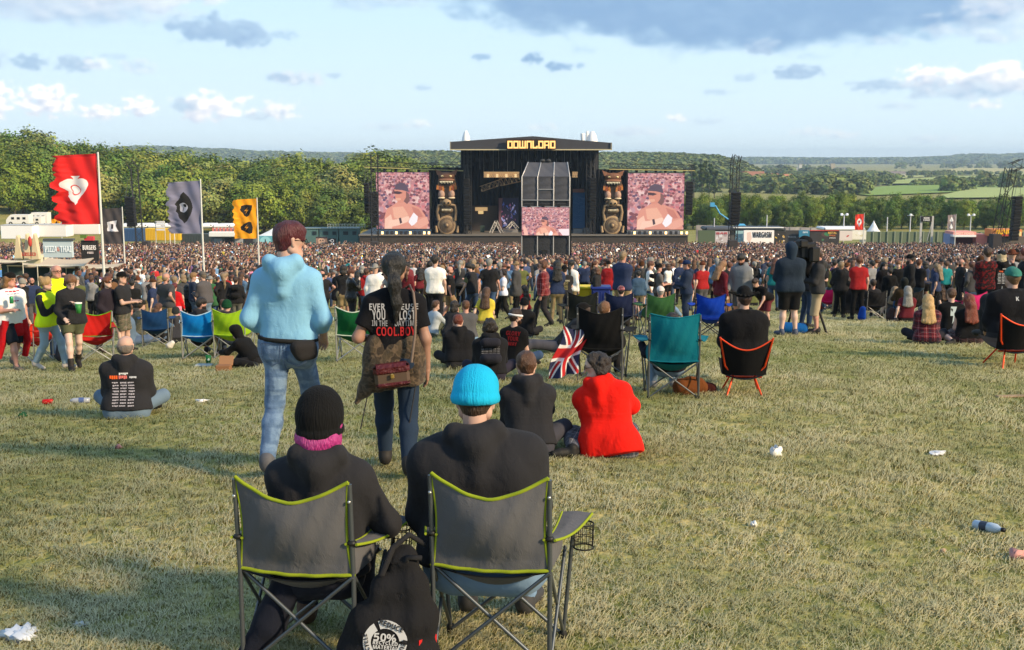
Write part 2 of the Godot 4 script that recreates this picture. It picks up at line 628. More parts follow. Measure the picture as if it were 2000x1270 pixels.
func skel(d: Dictionary) -> Dictionary:
	var pose: String = d.get("pose", "stand")
	var lean: float = d.get("lean", 0.0)
	var s := {}
	var pel := Vector3(0, 0.94, 0)
	var kn := [Vector3(-0.1, 0.51, -0.02), Vector3(0.1, 0.51, -0.02)]
	var an := [Vector3(-0.12, 0.09, 0.03), Vector3(0.12, 0.09, 0.03)]
	var to := [Vector3(-0.035, -0.05, -0.15), Vector3(0.035, -0.05, -0.15)]
	match pose:
		"stand":
			kn[0].z = -0.05
			an[0] += Vector3(-0.02, 0, -0.03)
		"walk", "walk2":
			pel.y = 0.925
			var f := 1 if pose == "walk" else 0
			kn[f].z = -0.2; kn[f].y = 0.53
			an[f] = Vector3(kn[f].x, 0.1, -0.27)
			to[f] = Vector3(0, -0.04, -0.155)
			kn[1 - f].z = 0.02; kn[1 - f].y = 0.5
			an[1 - f] = Vector3(kn[1 - f].x, 0.15, 0.22)
			to[1 - f] = Vector3(0, -0.1, -0.12)
		"sit":
			pel = Vector3(0, d.get("sit", 0.42), 0.03)
			lean = d.get("lean", -0.2)
			kn = [Vector3(-0.15, pel.y + 0.08, -0.38), Vector3(0.15, pel.y + 0.08, -0.38)]
			an = [Vector3(-0.15, 0.09, -0.42), Vector3(0.15, 0.09, -0.42)]
		"cross":
			pel = Vector3(0, 0.125, 0)
			lean = d.get("lean", 0.22)
			kn = [Vector3(-0.36, 0.2, -0.25), Vector3(0.36, 0.2, -0.25)]
			an = [Vector3(0.08, 0.07, -0.36), Vector3(-0.08, 0.08, -0.3)]
			to = [Vector3(0.14, -0.02, -0.04), Vector3(-0.14, -0.02, -0.04)]
		"hug":
			pel = Vector3(0, 0.125, 0)
			lean = d.get("lean", 0.25)
			kn = [Vector3(-0.15, 0.5, -0.37), Vector3(0.15, 0.48, -0.36)]
			an = [Vector3(-0.12, 0.09, -0.47), Vector3(0.13, 0.09, -0.45)]
		"long":
			pel = Vector3(0, 0.125, 0)
			lean = d.get("lean", -0.25)
			kn = [Vector3(-0.1, 0.16, -0.43), Vector3(0.12, 0.14, -0.43)]
			an = [Vector3(-0.1, 0.1, -0.84), Vector3(0.05, 0.18, -0.84)]
			to = [Vector3(-0.06, 0.14, -0.06), Vector3(0.05, 0.15, -0.04)]
		"side":
			pel = Vector3(0, 0.125, 0)
			lean = d.get("lean", 0.12)
			kn = [Vector3(-0.4, 0.12, -0.2), Vector3(0.1, 0.14, -0.42)]
			an = [Vector3(-0.3, 0.07, 0.18), Vector3(-0.26, 0.07, -0.3)]
			to = [Vector3(-0.1, -0.02, 0.1), Vector3(-0.14, -0.02, -0.02)]
	if d.has("drop"):   # one knee bent more, weight on one leg
		kn[0] += Vector3(-0.03, 0.02, -0.08)
	var up := Vector3(0, cos(lean), -sin(lean)).rotated(Vector3(0, 0, 1), d.get("tilt", 0.0))
	var w: float = d.get("w", 1.0)
	var rp := Vector3(1, 0, 0)
	var rs := Vector3(1, 0, 0).rotated(Vector3.UP, d.get("twist", 0.0))
	rs = (rs - up * rs.dot(up)).normalized()
	var nb := pel + up * 0.53
	s.pel = pel; s.nb = nb; s.up = up; s.rp = rp; s.rs = rs
	s.fw = up.cross(rs).normalized() * 1.0   # forward: -Z when upright
	var B := Basis(Vector3.UP, d.get("hy", 0.0)) * Basis(Vector3.RIGHT, -float(d.get("hp", 0.0))) * Basis(Vector3(0, 0, 1), d.get("ht", 0.0))
	s.hb = nb + up.lerp(Vector3.UP, 0.5).normalized() * 0.085
	s.head = Transform3D(B, s.hb + B * Vector3(0, 0.085, -0.02))
	s.kn = kn; s.an = an
	s.toe = [an[0] + to[0], an[1] + to[1]]
	s.hip = [pel + Vector3(-0.088 * w, -0.02, 0), pel + Vector3(0.088 * w, -0.02, 0)]
	s.sh = []; s.el = []; s.wr = []
	for k in 2:
		var sg := -1.0 if k == 0 else 1.0
		var sh: Vector3 = nb - up * 0.092 + rs * sg * (0.165 if d.get("fem", false) else 0.185) * lerpf(1.0, w, 0.6)
		var spec = d.get("L" if k == 0 else "R", "down")
		var o: Array = ARMS[spec] if spec is String else spec
		var ft := Vector3(0, 0, -1).rotated(Vector3.UP, d.get("twist", 0.0))
		var t: Vector3 = sh + Vector3(rs.x, 0, rs.z).normalized() * sg * (o[0] + 0.02 * (w - 1.0) * 4.0) + Vector3.UP * o[1] - Vector3(ft.x, 0, ft.z) * o[2] * -1.0 * -1.0
		var dv := t - sh
		var L := clampf(dv.length(), 0.08, 0.535)
		dv = dv.normalized()
		var A := 0.285
		var Bl := 0.262
		var c := (A * A + L * L - Bl * Bl) / (2 * L)
		var hh := sqrt(maxf(A * A - c * c, 0.0))
		var pole: Vector3 = (rs * sg * 0.42 - up * 0.5 - s.fw * 0.6)
		pole = (pole - dv * pole.dot(dv)).normalized()
		s.sh.append(sh); s.el.append(sh + dv * c + pole * hh); s.wr.append(sh + dv * L)
	return s

func torso_rows(s: Dictionary, w: float, fem: bool, grow: float, t0 := 0.0, t1 := 1.0, planes = null) -> Array:
	var o := []
	var rows := [[-0.3, 0.095, 0.105], [-0.12, 0.1, 0.112], [0.04, 0.09, 0.11], [0.27, 0.068, 0.104], [0.47, 0.072, 0.105], [0.68, 0.09, 0.106], [0.83, 0.1, 0.078]]
	if fem:
		rows = [[-0.3, 0.1, 0.105], [-0.12, 0.105, 0.112], [0.04, 0.09, 0.108], [0.27, 0.055, 0.092], [0.47, 0.06, 0.094], [0.68, 0.075, 0.1], [0.83, 0.085, 0.072]]
	for r in rows:
		if r[0] < t0 - 0.01 or r[0] > t1:
			continue
		var t: float = r[0]
		var c: Vector3 = s.pel + s.up * (t * 0.53) + s.fw * (0.02 * sin(PI * clampf(t, 0, 1)) - 0.0)
		var rt: Vector3 = s.rp.lerp(s.rs, clampf(t, 0, 1)).normalized()
		var f: float = lerpf(w, 1.0, 0.35 if t > 0.8 else 0.0)
		if w > 1.12 and t > 0.1 and t < 0.6:
			c += s.fw * 0.05 * (w - 1.0) * 3.0
		o.append(bone(c - rt * r[1] * f, c + rt * r[1] * f, r[2] * lerpf(1.0, f, 0.7) + grow, -1.0, planes, 0.09))
	o.append(bone(s.nb - s.up * 0.05 - s.rs * 0.045, s.nb - s.up * 0.05 + s.rs * 0.045, 0.05 + grow * 0.6, -1.0, planes, 0.06))
	return o

const SKIN := [[0.45, 0.28, 0.22], [0.28, 0.155, 0.11], [0.52, 0.36, 0.3], [0.2, 0.1, 0.06], [0.44, 0.23, 0.18]]

func person_body(d: Dictionary, s: Dictionary, cell: float) -> Array:   # [mesh]; painted skin, eyes, brows, lips
	var w: float = d.get("w", 1.0)
	var fem: bool = d.get("fem", false)
	var b := torso_rows(s, w, fem, -0.008, 0.0, 1.0)
	var lw := lerpf(1.0, w, 0.6)
	for k in 2:
		b.append(bone(s.sh[k], s.el[k], 0.047 * lw, 0.038 * lw))
		b.append(bone(s.el[k], s.wr[k], 0.039 * lw, 0.026))
		b.append(bone(s.hip[k], s.kn[k], 0.082 * lw, 0.053 * lw))
		b.append(bone(s.kn[k], s.kn[k].lerp(s.an[k], 0.35), 0.05 * lw, 0.054 * lw))
		b.append(bone(s.kn[k].lerp(s.an[k], 0.35), s.an[k], 0.054 * lw, 0.034))
		b.append(bone(s.an[k], s.toe[k], 0.036, 0.026))
	b.append(bone(s.nb - s.up * 0.06, s.hb + Vector3(0, 0.03, 0), 0.062 if not fem else 0.05, 0.056 if not fem else 0.046, null, 0.05))
	var fine := cell <= 0.0165
	if not fine:
		b.append_array(head_bones(s.head, 0.03))
		b.append_array(hand_bones(d, s, 0)); b.append_array(hand_bones(d, s, 1))
	var sk: Array = SKIN[d.get("skin", 0)]
	var hd: Array = d.get("hair", ["short", Color(0.1, 0.06, 0.04)])
	var hc: Color = hd[2] if hd.size() > 2 else hd[1]
	hc = hc.srgb_to_linear()
	var inv: Transform3D = s.head.affine_inverse()
	var beard: bool = d.get("beard", false)
	var skc := Color(sk[0], sk[1], sk[2])
	var head: Vector3 = s.head.origin
	var paint := func(p: Vector3) -> Color:
		if p.distance_squared_to(head) > 0.032:
			return skc
		var q := inv * p
		var ax := absf(q.x)
		if q.z < -0.045:
			if Vector2(ax - 0.033, q.y - 0.012).length() < 0.0125:
				return Color(0.05, 0.035, 0.03)
			if absf(q.y - 0.036) < 0.008 and ax > 0.014 and ax < 0.055:
				return skc.lerp(hc, 0.7)
			if absf(q.y + 0.07) < 0.008 and ax < 0.024:
				return Color(sk[0] * 0.75, sk[1] * 0.5, sk[2] * 0.5)
			if not beard and absf(q.y + 0.035) < 0.03 and ax > 0.025 and ax < 0.06:
				return Color(sk[0] * 1.02, sk[1] * 0.88, sk[2] * 0.85)
		if beard and q.y < -0.045 and q.z < 0.0 and q.y > -0.14:
			return hc
		return skc
	var mesh := field(b, cell, 0.035, 0.0, 1.0, paint, 0.0)
	if fine:
		var st := SurfaceTool.new()
		st.begin(Mesh.PRIMITIVE_TRIANGLES)
		st.append_from(mesh, 0, Transform3D())
		st.append_from(field(head_bones(s.head, 0.025), maxf(0.004, cell * 0.4), 0.02, 0.0, 1.0, paint), 0, Transform3D())
		for k in 2:
			st.append_from(field(hand_bones(d, s, k), 0.0045, 0.008, 0.0, 1.0, paint), 0, Transform3D())
		mesh = st.commit()
	return [mesh]

func head_bones(X: Transform3D, kk: float) -> Array:
	var o := []
	var f := func(a: Vector3, b: Vector3, ra: float, rb: float, k: float) -> void:
		o.append(bone(X * a, X * b, ra, rb, null, k))
	f.call(Vector3(0, 0.035, 0.022), Vector3(0, 0.045, -0.018), 0.086, 0.078, 0.04)
	f.call(Vector3(0, 0.0, -0.02), Vector3(0, -0.07, -0.035), 0.07, 0.05, 0.03)
	f.call(Vector3(-0.02, -0.085, -0.06), Vector3(0.02, -0.085, -0.06), 0.03, 0.03, 0.03)
	f.call(Vector3(-0.05, -0.05, 0.0), Vector3(-0.02, -0.085, -0.05), 0.03, 0.026, 0.03)
	f.call(Vector3(0.05, -0.05, 0.0), Vector3(0.02, -0.085, -0.05), 0.03, 0.026, 0.03)
	f.call(Vector3(-0.035, 0.034, -0.08), Vector3(0.035, 0.034, -0.08), 0.016, 0.016, 0.02)
	f.call(Vector3(0, 0.015, -0.09), Vector3(0, -0.028, -0.111), 0.009, 0.014, 0.015)
	f.call(Vector3(-0.014, -0.07, -0.085), Vector3(0.014, -0.07, -0.085), 0.011, 0.011, 0.012)
	for sg in [-1.0, 1.0]:
		f.call(Vector3(0.082 * sg, 0.022, 0.012), Vector3(0.08 * sg, -0.022, 0.0), 0.017, 0.011, 0.008)
	return o

func hand_bones(d: Dictionary, s: Dictionary, k: int) -> Array:
	var sg := -1.0 if k == 0 else 1.0
	var W: Vector3 = s.wr[k]
	var fa: Vector3 = (W - s.el[k]).normalized()
	var pn: Vector3 = Vector3(-sg, 0, 0)   # the palm looks inward
	if absf(fa.y) < 0.6:
		pn = Vector3(-sg * 0.4, -0.75, 0)
	pn = (pn - fa * pn.dot(fa)).normalized()
	var ac: Vector3 = fa.cross(pn).normalized()   # across the palm, towards the thumb
	if ac.dot(Vector3(0, 0.3, -1)) < 0:
		ac = -ac
	var o := []
	o.append(bone(s.el[k].lerp(W, 0.8), W, 0.029, 0.026, null, 0.02))
	for t in [-0.026, 0.0, 0.024]:
		o.append(bone(W + fa * 0.012 + ac * t * 0.5, W + fa * 0.075 + ac * t, 0.018, 0.014, null, 0.015))
	var curl: float = d.get("curl", 0.5)
	for i in 4:
		var off: float = [0.031, 0.011, -0.011, -0.031][i]
		var len: float = [0.072, 0.08, 0.074, 0.058][i]
		var a: Vector3 = W + fa * 0.078 + ac * off
		var d1: Vector3 = (fa + pn * curl * 0.7).normalized()
		var d2: Vector3 = (fa * (1.0 - curl * 0.7) + pn * curl * 1.6).normalized()
		var bb: Vector3 = a + d1 * len * 0.5
		o.append(bone(a, bb, 0.0096, 0.0088, null, 0.006))
		o.append(bone(bb, bb + d2 * len * 0.5, 0.0088, 0.0074, null, 0.006))
	var ta: Vector3 = W + fa * 0.02 + ac * 0.022
	var tb: Vector3 = ta + (fa * 0.6 + ac * 0.65 + pn * 0.3).normalized() * 0.042
	o.append(bone(ta, tb, 0.014, 0.011, null, 0.008))
	o.append(bone(tb, tb + (fa * 0.85 + ac * 0.1 + pn * 0.4).normalized() * 0.032, 0.0105, 0.0085, null, 0.006))
	return o

func top_bones(d: Dictionary, s: Dictionary) -> Array:
	var kind: String = d.top[0]
	var w: float = d.get("w", 1.0)
	var fem: bool = d.get("fem", false)
	var lw := lerpf(1.0, w, 0.6)
	var g: float = {"tee": 0.012, "tank": 0.006, "long": 0.016, "hoodie": 0.026, "coat": 0.034, "vest": 0.036, "jacket": 0.026, "rolled": 0.014}.get(kind, 0.016)
	var seated: bool = d.get("pose", "stand") not in ["stand", "walk", "walk2"]
	var hem: float = d.get("hem", -0.02 if seated else -0.14)
	var cut := [Plane(-s.up, s.pel + s.up * hem * 0.53)]
	var b := torso_rows(s, w, fem, g, -0.3 if hem < -0.2 else (-0.12 if hem < 0.0 else 0.04), 1.0, cut)
	if hem < -0.45:   # a long coat spreads over the seat
		for t in [-0.5, -0.3]:
			var c: Vector3 = s.pel + s.up * t * 0.53
			b.append(bone(c - s.rp * 0.13 * w, c + s.rp * 0.13 * w, 0.13 + g, -1.0, cut, 0.09))
	for k in 2:
		var sg := -1.0 if k == 0 else 1.0
		b.append(bone(s.nb - s.up * 0.03 + s.rs * sg * 0.045, s.sh[k], 0.042 + g * 0.5, 0.054 * lw + g * 0.6, cut, 0.06))
		var E: Vector3 = s.el[k]
		if kind == "tee":
			var dv: Vector3 = (E - s.sh[k])
			var e: Vector3 = s.sh[k] + dv * 0.68
			b.append(bone(s.sh[k], s.sh[k] + dv * 0.8, 0.056 * lw + g * 0.5, 0.055 * lw + g, [Plane(dv.normalized(), e)], 0.05))
		elif kind == "tank" or kind == "vest":
			pass
		else:
			var W: Vector3 = s.wr[k]
			var dv: Vector3 = (W - E)
			var tt: float = 0.5 if kind == "rolled" else 1.0
			b.append(bone(s.sh[k], E, 0.056 * lw + g * 0.5, 0.047 * lw + g * 0.75, null, 0.05))
			b.append(bone(E, E + dv * tt * 1.03, 0.047 * lw + g * 0.75, 0.034 + g * 0.8, [Plane(dv.normalized(), E + dv * tt)], 0.04))
	if kind == "hoodie" or d.get("hood", false):
		var up_hood: bool = d.get("hair", ["", 0])[0] == "hood"
		if not up_hood:
			var c: Vector3 = s.nb + s.up * 0.04
			var bk: Vector3 = -s.fw
			b.append(bone(c - s.rs * 0.085 + s.fw * 0.03, c - s.rs * 0.095 + bk * 0.07, 0.028, 0.038, null, 0.05))
			b.append(bone(c + s.rs * 0.085 + s.fw * 0.03, c + s.rs * 0.095 + bk * 0.07, 0.028, 0.038, null, 0.05))
			b.append(bone(c - s.rs * 0.085 + bk * 0.075, c + bk * 0.118 - s.up * 0.05, 0.04, 0.05, null, 0.06))
			b.append(bone(c + s.rs * 0.085 + bk * 0.075, c + bk * 0.118 - s.up * 0.05, 0.04, 0.05, null, 0.06))
			b.append(bone(c + bk * 0.1 - s.up * 0.05, c + bk * 0.115 - s.up * 0.2, 0.064, 0.036, null, 0.06))
	if kind in ["jacket", "coat", "long"] and d.get("collar", kind != "long"):
		for sg in [-1.0, 1.0]:
			b.append(bone(s.nb + s.rs * 0.06 * sg + s.fw * 0.04 - s.up * 0.03, s.nb + s.rs * 0.05 * sg - s.fw * 0.05 + s.up * 0.02, 0.03, 0.028, null, 0.02))
		b.append(bone(s.nb - s.rs * 0.04 - s.fw * 0.055 + s.up * 0.02, s.nb + s.rs * 0.04 - s.fw * 0.055 + s.up * 0.02, 0.028, -1.0, null, 0.02))
	return b

func bottom_bones(d: Dictionary, s: Dictionary) -> Array:
	var kind: String = d.bot[0]
	var w: float = d.get("w", 1.0)
	var lw := lerpf(1.0, w, 0.6)
	var g: float = {"trousers": 0.018, "jeans": 0.014, "leggings": 0.004, "shorts": 0.022, "skirt": 0.02, "baggy": 0.032}.get(kind, 0.016)
	var b := torso_rows(s, w, d.get("fem", false), 0.004, -0.12, 0.2)
	b.resize(b.size() - 1)
	for k in 2:
		var H: Vector3 = s.hip[k]; var K: Vector3 = s.kn[k]; var A: Vector3 = s.an[k]
		if kind == "shorts" or kind == "skirt":
			var dv := K - H
			var t: float = d.get("short", 0.86)
			b.append(bone(H, H + dv * (t + 0.12), 0.09 * lw + g * 0.5, 0.07 * lw + g, [Plane(dv.normalized(), H + dv * t)], 0.05))
			if kind == "skirt":
				b.append(bone(H.lerp(s.hip[1 - k], 0.3), (H + dv * (t + 0.1)).lerp(s.hip[1 - k] + (s.kn[1 - k] - s.hip[1 - k]) * t, 0.35), 0.1 * lw, 0.12 * lw, [Plane(dv.normalized(), H + dv * t)], 0.06))
		else:
			b.append(bone(H, K, 0.086 * lw + g * 0.6, 0.056 * lw + g, null, 0.04))
			var dv := A - K
			b.append(bone(K, K + dv * 0.35, 0.054 * lw + g, 0.056 * lw + g, null, 0.03))
			b.append(bone(K + dv * 0.35, K + dv * 1.08, 0.056 * lw + g, 0.04 + g, [Plane(dv.normalized(), K + dv * 1.0)], 0.03))
	return b

func hair_bones(kind: String, s: Dictionary) -> Array:
	var X: Transform3D = s.head
	var o := []
	var f := func(a: Vector3, b: Vector3, ra: float, rb: float, cuts = null, k := 0.03) -> void:
		var pl = null
		if cuts != null:
			pl = []
			for c in cuts:
				pl.append(X * c)
		o.append(bone(X * a, X * b, ra, rb, pl, k))
	var line := [Plane(Vector3(0, -0.62, -0.78).normalized(), 0.052)]   # the hairline runs from the brow down to the nape
	var nape := [Plane(Vector3(0, -1, 0), 0.075)]
	match kind:
		"short", "crop":
			var g := 0.012 if kind == "short" else 0.005
			f.call(Vector3(0, 0.035, 0.022), Vector3(0, 0.048, -0.018), 0.087 + g * 0.35, 0.08 + g * 0.35, line)
			f.call(Vector3(0, 0.06, 0.022), Vector3(0, 0.07, -0.022), 0.078 + g, 0.068 + g, line)
			f.call(Vector3(0, 0.0, 0.04), Vector3(0, -0.03, 0.04), 0.072 + g * 0.2, 0.057 + g * 0.15, line + nape)
		"curly":
			f.call(Vector3(0, 0.045, 0.035), Vector3(0, 0.06, -0.005), 0.106, 0.09, [Plane(Vector3(0, -0.5, -0.86).normalized(), 0.015)])
			f.call(Vector3(-0.05, -0.01, 0.05), Vector3(0.05, -0.01, 0.05), 0.075, 0.075, line)
		"bob", "long", "tail", "bun", "nape":
			f.call(Vector3(0, 0.035, 0.024), Vector3(0, 0.05, -0.016), 0.1, 0.093, [Plane(Vector3(0, -0.5, -0.86).normalized(), 0.058)])
			if kind in ["bob", "long", "nape"]:
				var l: float = {"bob": -0.13, "long": -0.4, "nape": -0.09}[kind]
				var sp := 1.45 if kind == "long" else 0.95
				for q in [[-0.075, 0.03], [0.075, 0.03], [-0.04, 0.07], [0.04, 0.07], [0.0, 0.08]]:
					f.call(Vector3(q[0] * 0.9, 0.03, q[1] - 0.02), Vector3(q[0] * 0.8, -0.08, q[1] + (0.05 if kind == "long" else 0.01)), 0.045, 0.046)
					f.call(Vector3(q[0] * 0.8, -0.08, q[1] + (0.05 if kind == "long" else 0.01)), Vector3(q[0] * sp, l + 0.05 * absf(q[0]) * 8.0, q[1] * 0.5 + (0.15 if kind == "long" else 0.06)), 0.046, 0.034)
			elif kind == "tail":
				f.call(Vector3(0, 0.0, 0.05), Vector3(0, -0.02, 0.07), 0.06, 0.045)
				f.call(Vector3(0, -0.03, 0.1), Vector3(0.005, -0.1, 0.13), 0.032, 0.042, null, 0.05)
				f.call(Vector3(0.005, -0.1, 0.13), Vector3(0.02, -0.25, 0.125), 0.042, 0.04, null, 0.05)
				f.call(Vector3(0.02, -0.25, 0.125), Vector3(0.015, -0.4, 0.12), 0.04, 0.012)
			else:
				f.call(Vector3(0, 0.1, 0.07), Vector3(0, 0.11, 0.085), 0.045, 0.045)
		"bald":
			f.call(Vector3(0, 0.0, 0.035), Vector3(0, 0.01, 0.0), 0.091, 0.087, [Plane(Vector3(0, -0.5, -0.86).normalized(), 0.0), Plane(Vector3(0, 1, 0), 0.03)])
		"beanie", "beanie_low":
			var low := 0.05 if kind == "beanie_low" else 0.0
			if low > 0.0:
				f.call(Vector3(0, -0.03, 0.022), Vector3(0, 0.04, 0.012), 0.1, 0.108)
			f.call(Vector3(0, 0.035, 0.018), Vector3(0, 0.075, 0.0), 0.112, 0.108, [Plane(Vector3(0, -1, -0.22).normalized(), -0.01)])
			for i in 18:
				var a0 := TAU * i / 18; var a1 := TAU * (i + 1) / 18
				var c := func(a: float) -> Vector3: return Vector3(cos(a) * 0.09, 0.02 - low - sin(a) * 0.012, 0.014 + sin(a) * 0.098)
				f.call(c.call(a0), c.call(a1), 0.021, 0.021, null, 0.02)
		"cap", "backcap":
			f.call(Vector3(0, 0.045, 0.02), Vector3(0, 0.06, -0.015), 0.101, 0.094, [Plane(Vector3(0, -1, 0), -0.038)], 0.015)
			var z := -1.0 if kind == "cap" else 1.0
			for q in [-0.05, -0.025, 0.0, 0.025, 0.05]:
				f.call(Vector3(q, 0.052, 0.07 * z), Vector3(q * 0.9, 0.04, (0.165 - q * q * 12.0) * z), 0.011, 0.009, null, 0.012)
		"hat":
			f.call(Vector3(0, 0.05, 0.02), Vector3(0, 0.085, 0.0), 0.1, 0.09, [Plane(Vector3(0, -1, 0), -0.04)], 0.015)
			for i in 16:
				var a := TAU * i / 16
				var dr := Vector3(cos(a), 0, sin(a))
				f.call(Vector3(0, 0.05, 0.01) + dr * 0.08, Vector3(0, 0.055 + 0.035 * absf(cos(a)), 0.01) + dr * 0.19, 0.013, 0.011, null, 0.02)
		"hood":
			f.call(Vector3(0, 0.035, 0.03), Vector3(0, 0.055, -0.01), 0.118, 0.112, [Plane(Vector3(0, -0.1, -1).normalized(), 0.055)])
			f.call(Vector3(0, -0.06, 0.03), Vector3(0, -0.14, 0.03), 0.1, 0.09, [Plane(Vector3(0, -0.1, -1).normalized(), 0.055)], 0.05)
	return o

func print_on(d: Dictionary, s: Dictionary, g: Dictionary, parent: Node3D, what: Array) -> void:
	for it in what:   # [text, height, along, across, colour, width, side]
		var sd: float = it[6] if it.size() > 6 else 1.0   # 1 back, -1 front
		var m: Mesh
		if it[0] is Mesh:
			m = it[0]
		else:
			m = text(it[0], it[1], "Droid Sans", true, 0.001, it[5] if it.size() > 5 else -1.0)
		var zax: Vector3 = -s.fw * sd
		var xax: Vector3 = s.rs * sd
		var yax: Vector3 = zax.cross(xax)
		var o: Vector3 = s.pel + s.up * 0.53 * it[2] + xax * it[3] + zax * 0.34
		part("print", lay(m, g, Transform3D(Basis(xax, yax, zax), o)), mat(it[4], 0.8), parent)

var stock := {}   # meshes of figures already built, by build

func person(d: Dictionary, label: String, pos: Vector3, yaw_deg: float, group := "") -> Node3D:
	var o := thing("person", label, "person", pos, deg_to_rad(yaw_deg), group)
	var s := skel(d)
	var sc: float = d.get("h", 1.75) / 1.75
	o.scale = Vector3.ONE * sc
	var dist := -pos.z
	var cell: float = d.get("cell", clampf(dist * 0.00105, 0.012, 0.034))
	var seated: bool = d.get("pose", "stand") not in ["stand", "walk", "walk2"]
	part("body", person_body(d, s, cell)[0], tinted(0.55, "skin"), o)
	if d.has("bot"):
		var m: Material = d.bot[1] if d.bot[1] is Material else cloth(d.bot[1], d.get("crease", 0.6))
		part(d.bot[0] if d.bot[0] != "baggy" else "trousers", field(bottom_bones(d, s), cell, 0.04, 0.006, 500.0, null, 0.005), m, o)
	if d.has("top"):
		var m: Material = d.top[1] if d.top[1] is Material else cloth(d.top[1], d.get("fold", 1.0))
		var nm: String = {"tee": "t_shirt", "tank": "tank_top", "long": "sweater", "rolled": "hoodie"}.get(d.top[0], d.top[0])
		var tn := part(nm, field(top_bones(d, s), cell, 0.045, 0.008, 420.0, null, 0.005), m, o)
		var g := last
		if d.has("print"):
			print_on(d, s, g, tn, d.print)
		if d.has("over"):   # an open vest or waistcoat over it
			var d2 := d.duplicate()
			d2.top = d.over
			part(d.over[0] if d.over[0] != "vest" else "vest", field(top_bones(d2, s), cell, 0.045, 0.005, 420.0, null, 0.005), cloth(d.over[1]), o)
	if d.has("wrap"):   # a garment tied round the waist
		var b := []
		for t in [0.1, -0.05, -0.2, -0.38]:
			var c: Vector3 = s.pel + s.up * t * 0.53
			b.append(bone(c - s.rp * 0.1, c + s.rp * 0.1, 0.125 + (0.1 - t) * 0.05, -1.0, [Plane(Vector3(0.15, -1, 0).normalized(), s.pel + Vector3(0, -0.3, 0))], 0.06))
		part("tied_jacket", field(b, cell, 0.05, 0.012, 600.0), cloth(d.wrap, 1.6), o)
	var shoe: Color = d.get("shoe", Color(0.08, 0.08, 0.08))
	for k in 2:
		var A: Vector3 = s.an[k]; var T: Vector3 = s.toe[k]
		var b := [bone(A + (T - A) * -0.2 + Vector3(0, -0.03, 0), T, 0.047, 0.042), bone(T, T + (T - A).normalized() * 0.06 * Vector3(1, 0.2, 1), 0.042, 0.034), bone(A + Vector3(0, 0.01, 0.012), A + Vector3(0, -0.04, 0.02), 0.05, 0.05)]
		if d.get("boot", false):
			b.append(bone(A, A.lerp(s.kn[k], 0.28), 0.052, 0.056))
		part("shoe", field(b, minf(cell, 0.018), 0.02, 0.0, 1.0, null, 0.0), mat(shoe, 0.7), o)
	var hk: Array = d.get("hair", ["short", Color(0.1, 0.06, 0.04)])
	if hk[0] in ["cap", "backcap", "beanie", "beanie_low", "hat"] and hk.size() > 2:
		part("hair", field(hair_bones(hk[3] if hk.size() > 3 else "crop", s), minf(cell, 0.016), 0.02, 0.004, 900.0), hair_mat(hk[2]), o)
	if hk[0] != "none":
		var nm: String = {"beanie": "beanie", "beanie_low": "beanie", "cap": "cap", "backcap": "cap", "hat": "hat", "hood": "hood"}.get(hk[0], "hair")
		var hm: Material = hk[1] if hk[1] is Material else (hair_mat(hk[1]) if nm == "hair" else (knit(hk[1]) if nm == "beanie" else cloth(hk[1], 0.5)))
		part(nm, field(hair_bones(hk[0], s), minf(cell, 0.016) if dist > 7 else cell * 0.6, 0.02, 0.024 if hk[0] == "curly" else (0.011 if nm == "hair" else 0.002), 1500.0 if hk[0] == "curly" else 1100.0), hm, o)
	if d.get("shades", false) or d.get("specs", false):
		var st := st0()
		var X: Transform3D = s.head
		for sg in [-1.0, 1.0]:
			if d.get("shades", false):
				ell(X * Vector3(0.034 * sg, 0.012, -0.102), Vector3(0.026, 0.02, 0.02), 6, st)
			else:
				var ring := []
				for i in 13:
					ring.append(X * (Vector3(0.034 * sg, 0.01, -0.105) + Vector3(cos(TAU * i / 12) * 0.024, sin(TAU * i / 12) * 0.019, 0)))
				tube(st, ring, 0.0028, 5)
			tube(st, [X * Vector3(0.056 * sg, 0.015, -0.095), X * Vector3(0.088 * sg, 0.016, 0.0)], 0.003, 5)
		tube(st, [X * Vector3(-0.012, 0.012, -0.108), X * Vector3(0.012, 0.012, -0.108)], 0.003, 5)
		part("glasses", st.commit(), mat(Color(0.03, 0.03, 0.035), 0.2), o)
	o.set_meta("skel", 0)
	o.remove_meta("skel")
	stock["s"] = s
	return o

func hair_mat(c: Color) -> StandardMaterial3D:
	var key := "hair " + c.to_html()
	if mats.has(key):
		return mats[key]
	var m := StandardMaterial3D.new()
	m.albedo_color = c
	m.roughness = 0.55
	m.metallic_specular = 0.5
	m.heightmap_enabled = true
	m.heightmap_scale = 1.2
	m.heightmap_texture = noise_tex("strands", 0.05, [], 3, 256)
	m.uv1_triplanar = true
	m.uv1_scale = Vector3(9, 1.5, 9)
	mats[key] = m
	return m

